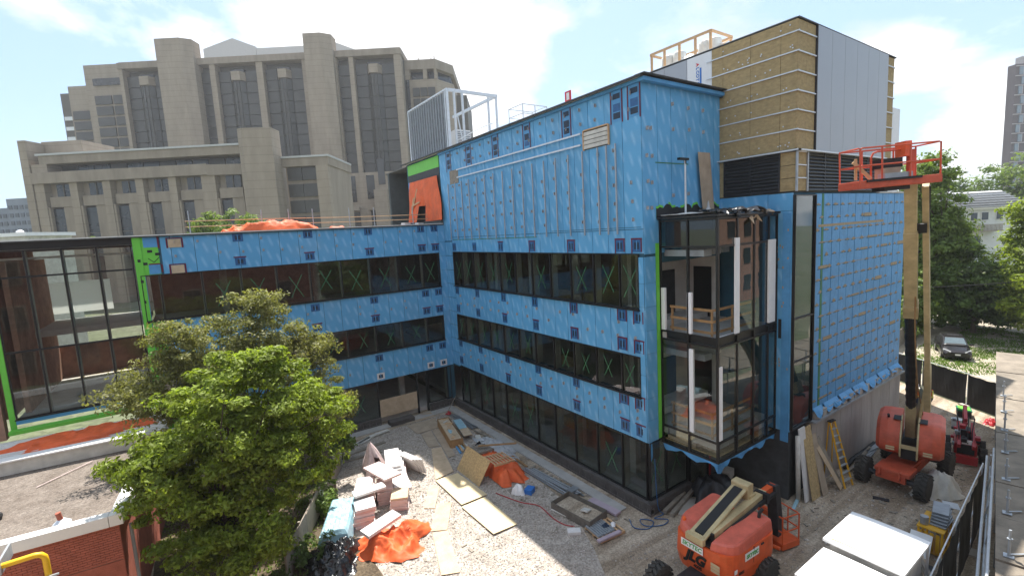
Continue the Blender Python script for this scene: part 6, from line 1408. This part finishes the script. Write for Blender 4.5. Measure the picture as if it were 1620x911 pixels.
build(MB().tube([cy+(ct-cy)*(i/26) for i in range(27)], [.165+(.025 if i % 2 else 0) for i in range(27)], 10), 'bellows', 'hose', L2)
build(MB().bar(wp(22.5, 6.15, 8.15), wp(20.1, 5.595, 11.3), .38, .40), 'main_boom', 'jlg_cream', L2, bevel=.02); build(MB().bar(wp(20.3, 5.64, 11.04), wp(18.87, 5.31, 12.92), .32, .34), 'telescoping_section', 'jlg_cream', L2, bevel=.02); build(MB().bar(wp(20.2, 5.40, 11.2), wp(19.95, 5.34, 11.5), .40, .05), 'wear_pad', 'hose', L2); build(MB().bar(wp(22.62, 6.18, 8.0), wp(22.2, 6.08, 8.5), .45, .46), 'boom_collar', 'jlg_cream', L2, bevel=.02)
build(MB().bar(wp(25.35, 6.2, 3.6), wp(19.5, 5.10, 12.75), .17, .30), 'secondary_boom', 'jlg_cream', L2); build(MB().bar(wp(25.3, 6.2, 3.5), wp(24.3, 6.02, 5.6), .22, .36), 'boom_sleeve', 'jlg_cream', L2)
build(MB().tube([wp(25.0, 6.5, 4.0), wp(23.2, 6.2, 7.2), wp(21, 5.75, 10.3), wp(19.2, 5.35, 12.6)], .04, 6), 'hose_run', 'lumber_dark', L2); build(MB().tube([wp(25.0, 6.05, 4.2), wp(22.2, 5.6, 8.6), wp(19.5, 5.0, 12.7)], .03, 6), 'hose_run', 'hose', L2)
bm = Matrix.Translation(wp(18.25, 5.68, 12.80)) @ Matrix.Rotation(-YAW, 4, 'Z') @ Matrix.Rotation(-.035, 4, 'Y')
B2 = basket(L2, bm, 2.5, .95, 1.12, 'jlg_faded')
box('bumper', -1.05, .6, -.53, -.48, .10, .17, 'hose', B2); box('control_box', .35, .55, -.2, .2, .8, 1.25, 'jlg_orange', B2); box('toolbox', -.3, .35, -.1, .3, .5, .78, 'hose', B2); box('carton', -.25, .25, -.15, .25, .17, .495, 'plywood_grey', B2); box('sheet_stack', -.45, .4, -.42, -.14, .165, .32, 'galv', B2)
build(MB().tube([(-.55, .0, .16), (-.55, .0, .85), (-.48, 0, .98), (-.35, 0, 1.02), (.5, 0, 1.02)], .03, 6), 'inner_rail', 'jlg_faded', B2); box('pivot_post', .62, .74, -.1, .1, .16, 1.0, 'jlg_faded', B2); box('rotator', -.3, .5, -.2, .3, -.2, -.01, 'dark_steel', B2)
build(MB().bar((-1.25, -.2, .75), (-.75, -.25, .2), .04, .10), 'lumber_brace', 'lumber', B2); build(MB().bar((-1.1, -.1, .2), (-1.1, -.1, .85), .06, .06), 'lumber_brace', 'lumber', B2)
hose('air_hose', 'orange hose hanging from the raised boom', [(21.2, 5.7, 10.2), (22.4, 5.98, 7.6), (24.2, 6.3, 5.0), (25.6, 6.5, 3.6), (26.4, 6.6, 2.7)], .025, 'lumber_dark')
# --- small red machine behind lift 2
RM = thing('red_compact_machine', 'red compact machine with folded hydraulic arm behind the boom lift', 'machine', (30.0, 5.9, 0), .25, local=True)
box('body', -.8, .6, -.4, .4, .35, .9, 'red_paint', RM, .05); box('engine_cover', -.2, .45, -.32, .32, .9, 1.35, 'dark_steel', RM, .06); box('grille', -.93, -.905, -.3, .3, .45, .9, 'hose', RM)
build(MB().bar((.4, -.25, 1.5), (-1.2, -.25, .9), .12, .2), 'lift_arm', 'red_paint', RM); build(MB().bar((.4, .25, 1.5), (-1.2, .25, .9), .12, .2), 'lift_arm', 'red_paint', RM); build(MB().bar((.6, 0, 1.2), (1.2, 0, 2.1), .16, .22), 'mast', 'red_paint', RM); build(MB().bar((1.2, 0, 2.1), (.1, 0, 1.75), .12, .16), 'mast', 'red_paint', RM)
box('bucket_plate', -1.3, -1.2, -.4, .4, .1, .5, 'red_paint', RM); box('tool_panel', -.98, -.935, -.2, .15, .95, 1.15, 'white_paint', RM)
for sx in (-.55, .45):
    for sy in (-.62, .62): wheel(RM, sx, sy, .36, .26)
for k in range(26):
    x = rnd.uniform(-1.1, .8); y = rnd.uniform(-.55, .55); z = rnd.uniform(.5, 1.7); q = rnd.uniform(.05, .16)
    box('fitting', x-q, x+q, y-q*.7, y+q*.7, z-q*.6, z+q*.6, rnd.choice(('hose', 'dark_steel', 'red_paint', 'grey_metal')), RM)
for k in range(4): build(MB().tube([(.3, -.3+.2*k, 1.5), (.1+.1*k, -.3+.2*k, 1.9), (-.6, -.2+.15*k, 1.5), (-1.0, -.2+.15*k, 1.0)], .022, 6), 'hydraulic_hose', 'hose', RM)
# ------------------------------------------------------------------ parked car
CARX = Vector((-.93, -.36, 0)).normalized()
mat('car_paint', (.045, .042, .046), .22, metal=.6, var=.05, spec=.6); mat('car_trim', (.012, .012, .013), .5); mat('car_light', (.75, .76, .78), .15, spec=.8); mat('alloy', (.5, .5, .5), .35, metal=.8)
CA = thing('parked_car', 'dark grey crossover car parked nose-out on the grassy lot', 'car', (50.7, 11.05, 0), math.atan2(CARX.y, CARX.x), local=True)
def sec(x, zs, ws): return [(x, w_, z) for z, w_ in zip(zs, ws)]+[(x, -w_, z) for z, w_ in list(zip(zs, ws))[::-1]]
secs = [(-2.15, (.45, .6, .85, 1.0, 1.05), (.70, .80, .82, .78, .60)), (-1.95, (.32, .5, .85, 1.05, 1.12), (.80, .88, .88, .84, .70)), (-1.2, (.28, .5, .85, 1.05, 1.12), (.84, .90, .90, .86, .76)), (.0, (.28, .5, .8, 1.0, 1.06), (.84, .90, .90, .86, .76)),
        (.85, (.28, .5, .78, .96, 1.02), (.84, .90, .90, .84, .72)), (1.5, (.28, .5, .75, .88, .96), (.84, .90, .88, .80, .62)), (1.95, (.26, .45, .65, .78, .84), (.80, .86, .84, .74, .52)), (2.15, (.30, .42, .55, .66, .70), (.66, .74, .72, .62, .40))]
build(loft(MB(), [sec(*s) for s in secs]), 'body', 'car_paint', CA, smooth=False)
gs = [(-2.0, (1.06, 1.12, 1.16), (.74, .66, .5)), (-1.45, (1.10, 1.42, 1.50), (.80, .66, .52)), (-.3, (1.06, 1.50, 1.60), (.82, .66, .54)), (.35, (1.04, 1.46, 1.55), (.80, .64, .50)), (1.1, (.98, 1.04, 1.08), (.74, .68, .55))]
build(loft(MB(), [sec(*s) for s in gs]), 'cabin', 'glass_car_solid' if 'glass_car_solid' in MATS else 'car_trim', CA)
build(loft(MB(), [sec(x, (z-.02, z+.015, z+.03), (w_, w_, w_*.8)) for x, z, w_ in ((-1.55, 1.48, .56), (-1.2, 1.56, .60), (-.3, 1.61, .62), (.3, 1.57, .58))]), 'roof', 'car_paint', CA)
box('sunroof', -.35, .15, -.36, .36, 1.63, 1.645, 'car_trim', CA)
mat('windscreen', (.10, .14, .16), .08, var=.1, spec=.8)
build(MB().prism([(.36, -.56), (1.04, -.66), (1.04, .66), (.36, .56)], 0, .01), 'windscreen', 'windscreen', CA).rotation_euler = (0, .62, 0)
bpy.data.objects['windscreen'].location = (.73, 0, 1.325)
for s in (-1, 1):
    build(MB().bar((.33, s*.60, 1.56), (1.12, s*.74, 1.02), .06, .05), 'pillar', 'car_paint', CA)
    build(MB().obox((.75, s*.99, 1.08), (1, 0, 0), (0, 1, 0), (0, 0, 1), .08, .12, .07), 'mirror', 'car_paint', CA, bevel=.03)
    build(MB().bar((2.16, s*.42, .72), (1.75, s*.82, .82), .06, .10), 'headlight', 'car_light', CA); build(MB().bar((2.14, s*.45, .42), (2.0, s*.7, .44), .05, .08), 'fog_light', 'car_trim', CA)
    for x in (-1.32, 1.28):
        W = build(MB()._lathe(Vector((x, s*.80, .33)), Vector((0, 1, 0)), [(-.11, .2), (-.11, .32), (.11, .32), (.11, .2)], 20), 'wheel', 'rubber', CA); build(MB().cyl((x, s*.845, .33), (0, 1, 0), .215, .15, 14), 'rim', 'alloy', W)
box('grille', 2.12, 2.17, -.45, .45, .56, .68, 'car_trim', CA); box('lower_grille', 2.10, 2.16, -.5, .5, .32, .45, 'car_trim', CA); box('number_plate', 2.171, 2.185, -.16, .16, .47, .58, 'white_paint', CA)
# ------------------------------------------------------------------ people
def skinned(name, m, parent, joints, edges, rad, sub=2):
    me = bpy.data.meshes.new(name); me.from_pydata(joints, edges, []); o = bpy.data.objects.new(name, me); COL.objects.link(o); o.parent = parent
    o.modifiers.new('skin', 'SKIN')
    for i, r in enumerate(rad): me.skin_vertices[0].data[i].radius = (r, r) if not isinstance(r, tuple) else r
    me.skin_vertices[0].data[0].use_root = True
    s = o.modifiers.new('sub', 'SUBSURF'); s.levels = sub; s.render_levels = sub; me.materials.append(MATS[m]); return o
def person(label, loc, rz, helmet, vest='hi_vis'):
    P = thing('person', label, 'person', loc, rz, local=True, group='workers by the far fence')
    J = [(0, 0, .95), (0, 0, 1.18), (0, 0, 1.40), (0, .01, 1.50), (0, .02, 1.60), (0, .03, 1.71), (.10, 0, .90), (.11, .02, .50), (.11, -.01, .09), (.11, .14, .05), (-.10, 0, .90), (-.11, -.05, .50), (-.11, -.08, .09), (-.11, .06, .05),
         (.19, 0, 1.40), (.25, .02, 1.14), (.20, .22, 1.02), (.16, .32, 1.05), (-.19, 0, 1.40), (-.25, .02, 1.14), (-.18, .22, 1.04), (-.14, .32, 1.06)]
    E_ = [(0, 1), (1, 2), (2, 3), (3, 4), (4, 5), (0, 6), (6, 7), (7, 8), (8, 9), (0, 10), (10, 11), (11, 12), (12, 13), (2, 14), (14, 15), (15, 16), (16, 17), (2, 18), (18, 19), (19, 20), (20, 21)]
    R_ = [(.15, .11), (.15, .11), (.15, .11), .055, (.075, .09), (.07, .085), .085, .06, .045, .04, .085, .06, .045, .04, .06, .045, .037, .04, .06, .045, .037, .04]
    b = skinned('body', 'skin', P, J, E_, R_)
    skinned('trousers', 'denim', P, [J[i] for i in (0, 6, 7, 8, 10, 11, 12)], [(0, 1), (1, 2), (2, 3), (0, 4), (4, 5), (5, 6)], [(.165, .125), .10, .075, .065, .10, .075, .065])
    v = skinned('vest', vest, P, [J[i] for i in (1, 0, 2, 14, 15, 16, 18, 19, 20)], [(0, 1), (0, 2), (2, 3), (3, 4), (4, 5), (2, 6), (6, 7), (7, 8)], [(.175, .14), (.18, .14), (.18, .14), .085, .065, .05, .085, .065, .05])
    build(MB().box(-.17, -.12, -.152, .152, .95, 1.42).box(.12, .17, -.152, .152, .95, 1.42).box(-.18, .18, -.156, .156, 1.05, 1.10), 'reflective_band', 'hi_vis_stripe', P)
    build(MB().lathe((0, .025, 1.66), (0, 0, 1), [(0, .115), (.04, .125), (.10, .115), (.15, .07), (.165, .02)], 14), 'helmet', helmet, P, smooth=True); box('helmet_brim', -.09, .09, .1, .19, 1.665, 1.68, helmet, P)
    return P
person('worker in orange high-visibility vest and dark helmet beside the raised lift', (34.9, 8.55, 0), -.6, 'hair'); person('worker with white helmet half hidden behind the raised boom', (34.6, 9.05, 0), 2.2, 'helmet')
# ------------------------------------------------------------------ far fence, bucket, bins
def fence(name, label, a, b, h, n, m, sgn=1):
    a = Vector(a); b = Vector(b); d = b-a; F = thing(name, label, 'fence', tuple(a), math.atan2(d.y, d.x), local=True); L = d.length
    for i in range(n):
        x0, x1 = L*i/n, L*(i+1)/n
        build(MB().tube([(x0+.02, 0, 0), (x0+.02, 0, h)], .025, 6), 'post', 'galv_white', F); build(MB().tube([(x1-.02, 0, 0), (x1-.02, 0, h)], .025, 6), 'post', 'galv_white', F)
        for z in (.12, h*.5, h-.02): build(MB().tube([(x0, 0, z), (x1, 0, z)], .02, 6), 'rail', 'galv_white', F)
        vs = []; fs = []; kx = 14
        for q in range(kx+1):
            for r in range(5): vs.append((x0+.04+(x1-x0-.08)*q/kx, sgn*(.06+.02*math.sin(q*1.1+r)*(.3+.5*(r % 3))), .04+(h-.08-.05*abs(math.sin(q*.9)))*r/4))
        for q in range(kx):
            for r in range(4): w0 = q*5+r; fs.append((w0, w0+5, w0+6, w0+1))
        mk('screen_cloth', vs, fs, m, F, fixn=False)
        build(MB().box(x0-.25, x0+.25, -.3, .3, 0, .08), 'foot_block', 'concrete', F)
    return F
fence('site_fence', 'black screened site fence at the far end by parking lot', (36.3, 4.9, 0), (41.3, 12.6, 0), 2.0, 3, 'net_black')
fence('site_fence', 'black screened fence running beside the scaffold deck', (14.0, 3.40, 0), (23.8, 4.14, 0), 2.4, 4, 'net_black', -1)
tag(build(MB().lathe((33.7, 7.0, 0), (0, 0, 1), [(0, .2), (.45, .24), (.5, .25)], 14), 'steel_drum', 'galv_white'), 'silver bucket standing behind the faded boom lift', 'bucket')
GB = thing('green_bin', 'low dark tub with green lid near the far fence', 'tub', (36.0, 7.2, 0), .3, local=True); box('tub', -.4, .4, -.3, .3, 0, .35, 'hose', GB, .03); box('lid', -.42, .42, -.32, .32, .36, .42, 'net_green', GB); box('green_cloth', -.35, .3, -.25, .25, .425, .46, 'green_membrane', GB)
tarp('red_toolbag', 'red tool bag on the ground near the far fence', 'bag', (35.6, 6.0, 0), .5, .35, .28, 'red_paint', 6.6, .3, 4, .4, n=24)
# ------------------------------------------------------------------ white cabins by the fence
for i, (x0, x1, y0, y1, zt) in enumerate(((13.82, 15.8, 3.65, 5.5, 3.02), (12.1, 13.75, 3.2, 5.45, 2.80))):
    C_ = thing('white_cabin', ('small white site cabin with curved roof by the dark fence', 'small white site cabin nearest the folded boom lift')[i], 'cabin', ((x0+x1)/2, (y0+y1)/2, 0), group='white cabins')
    box('shell', x0+.14, x1-.14, y0+.14, y1-.14, 0, zt-.105, 'white_dirty', C_)
    ym = (y0+y1)/2; n = 10; pf = []
    for k in range(n+1): y = y0+(y1-y0)*k/n; pf.append((y, zt-.025*abs((y-ym)/((y1-y0)/2))**3))
    build(MB().prism(pf+[(y1, zt-.10), (y0, zt-.10)], x0, x1, 'x'), 'roof', 'white_paint', C_)
    box('corner_post', x0+.02, x0+.075, y0+.02, y0+.075, 0, zt-.11, 'galv_white', C_); box('corner_post', x1-.075, x1-.02, y0+.02, y0+.075, 0, zt-.11, 'galv_white', C_); box('roof_strip', x0+.1, x0+.15, ym-.1, ym+.75, zt-.02, zt+.006, 'lumber', C_) if i == 0 else None
YC = thing('yellow_cage', 'yellow open-sided storage cage beside the black fence', 'cage', (20.9, 4.75, 0), .04, local=True)
for x in (-.6, 0, .6):
    for y in (-.32, .32): box('post', x-.03, x+.03, y-.03, y+.03, 0, .88, 'yellow', YC)
box('top_plate', -.65, .65, -.37, .37, .881, .92, 'yellow', YC); box('rail', -.63, .63, -.35, -.31, .4, .46, 'yellow', YC); box('rail', -.63, .63, .31, .35, .4, .46, 'yellow', YC); box('floor_plate', -.63, .63, -.35, .35, .03, .06, 'yellow', YC)
for k in range(4): box('louver_bar', -.655, -.635, -.26+.16*k, -.16+.16*k, .1, .8, 'yellow', YC)
for i in range(5): board(ORD[i]+' grey steel tray from the bottom on the yellow cage', (21.0+.1*i, 4.6+.03*i, .96+.07*i), .9, .45, .05, .05*i, 'grey_metal', name='steel_tray', cat='tray', group='trays on the yellow cage')
tag(build(MB().cyl((20.5, 4.95, 1.07), (0, 0, 1), .12, .28, 12), 'steel_can', 'galv'), 'silver can standing on the yellow cage', 'can')
for i, (x, y, yw) in enumerate(((21.9, 4.75, .1), (22.3, 4.65, .3))): board(('bright sheet metal offcut closer to the yellow cage', 'bright sheet metal offcut farther from the yellow cage')[i], (x, y, 1.05), .8, .45, .02, yw, 'galv_white', .2, name='sheet_metal', cat='sheet metal', group='sheet metal by the cage')
board('white panel leaning on the yellow cage', (19.9, 4.9, .4), .9, .6, .03, .1, 'white_paint', -.7, name='white_offcut_sheet', cat='sheet')
for i in range(5): board(ORD[i]+' timber length up in the heap between cabin and black fence', (18.4+.1*i, 4.3+.06*i, .1+.1*i), 2.0, .12, .06, .15+.1*i, rnd.choice(('weathered_wood', 'plywood', 'dark_steel')), name='timber_length', cat='timber', group='timber by the black fence')
# ------------------------------------------------------------------ scaffold deck along the right edge
DK = thing('scaffold_deck', 'pale boarded scaffold deck over the footway at right edge', 'scaffold', (20, 2.2, 0), .176, local=True)
zd = 3.0; y1 = .95
xs = [-9, -6.2, -3.7, -1.25, 1.2, 3.65, 6.1, 8.55, 11.0, 13.5, 16, 18.5, 21]
for i, (a, b) in enumerate(zip(xs, xs[1:])):
    for j in range(3):
        t = .03 if (i+j) % 2 else .05
        box('deck_board', a+.02, b-.03, y1-1.25*(j+1)+.012, y1-1.25*j-.012, zd-.05, zd-.05+t+rnd.uniform(0, .02), 'deck_grey', DK)
for a in xs[::1]:
    for y in (y1-.12, y1-3.6): build(MB().tube([(a, y, 0), (a, y, zd-.06)], .03, 6), 'standard', 'galv', DK)
    if a < 13: 
        build(MB().tube([(a+.3, y1-.25, zd), (a+.3, y1-.25, zd+.75)], .03, 6), 'spigot', 'galv', DK); box('base_plate', a+.2, a+.4, y1-.35, y1-.15, zd+.03, zd+.05, 'galv', DK); build(MB().bar((a+.3, y1-.25, zd+.08), (a+.62, y1-.55, zd+.05), .04, .02), 'clip_bar', 'galv', DK)  # short galvanised bar slanting away from each base plate
        build(MB().cyl((a+.3, y1-.25, zd+.5), (0, 0, 1), .06, .04, 8), 'nut', 'galv', DK)
for (yy, z) in ((y1+.08, zd-.15), (y1+.25, zd-.5), (y1+.14, zd-.9), (y1+.12, zd-1.5)): build(MB().tube([(-9, yy+.1, z), (4.6, yy-.05, z)], .035, 8), 'ledger', 'galv_white', DK)
for k in range(6): build(MB().tube([(-6+2*k, y1+.1, zd-.2), (-5+2*k, y1+.2, zd-1.4)], .028, 6), 'brace', 'galv_white', DK)
# ------------------------------------------------------------------ scaffold with green netting behind wall C
GN = thing('netted_scaffold', 'scaffold clad in green netting behind the end of blue wall', 'scaffold', (33.4, 10.8, 0), local=True)
for x in (-.9, 1.0):
    for y in (-.8, 1.2, 3.5): build(MB().tube([(x, y, 0), (x, y, 9.2)], .03, 6), 'standard', 'galv', GN)
for k in range(5):
    z = 1.2+1.8*k; build(MB().tube([(-1, -.8, z), (1.1, -.8, z)], .028, 6), 'ledger', 'galv_white', GN); box('plank', -1.0, 1.1, -.75, -.2, z+.05, z+.10, 'lumber', GN); build(MB().tube([(-.9, -.82, z), (1.0, -.82, z+1.7)], .025, 6), 'brace', 'galv_white', GN)
    mk('netting', [(-.95, -.86+.03*math.sin(k), z+.1), (.0, -.90, z+.15), (1.05, -.86, z+.1), (1.05, -.87, z+1.65), (.0, -.84, z+1.6), (-.95, -.88, z+1.7)], [(0, 1, 4, 5), (1, 2, 3, 4)], 'net_green', GN, fixn=False) if k > 0 else None

FB = thing('board_fence', 'weathered board fence beside the parked car', 'fence', (45, 13.9, 0), .12, local=True)
for i in range(36): box('board', i*.3, i*.3+.28, -.02, .02, 0, 1.5+.05*(i % 3), 'weathered_wood', FB)
box('rail', 0, 10.8, .021, .08, 1.2, 1.3, 'weathered_wood', FB)
hose('utility_wire', 'dark overhead wire crossing in front of the trees', [(40, 18, 6.5), (50, 12, 5.6), (62, 4, 5.9)], .03, 'hose', 'wire')
# ------------------------------------------------------------------ summer haze in the air
hm = bpy.data.materials.new('haze_air'); hm.use_nodes = True; MATS['haze_air'] = hm; ht = hm.node_tree; ht.nodes.clear()
ho_ = ht.nodes.new('ShaderNodeOutputMaterial'); hv = ht.nodes.new('ShaderNodeVolumePrincipled'); hv.inputs['Color'].default_value = (.93, .96, 1, 1); hv.inputs['Density'].default_value = .00032; hv.inputs['Anisotropy'].default_value = .2
ht.links.new(hv.outputs[0], ho_.inputs['Volume'])
HZ = build(MB().box(-560, 560, -560, 560, -1.2, 106), 'haze', 'haze_air'); tag(HZ, 'thin pale summer haze filling the air', 'haze', kind='stuff')
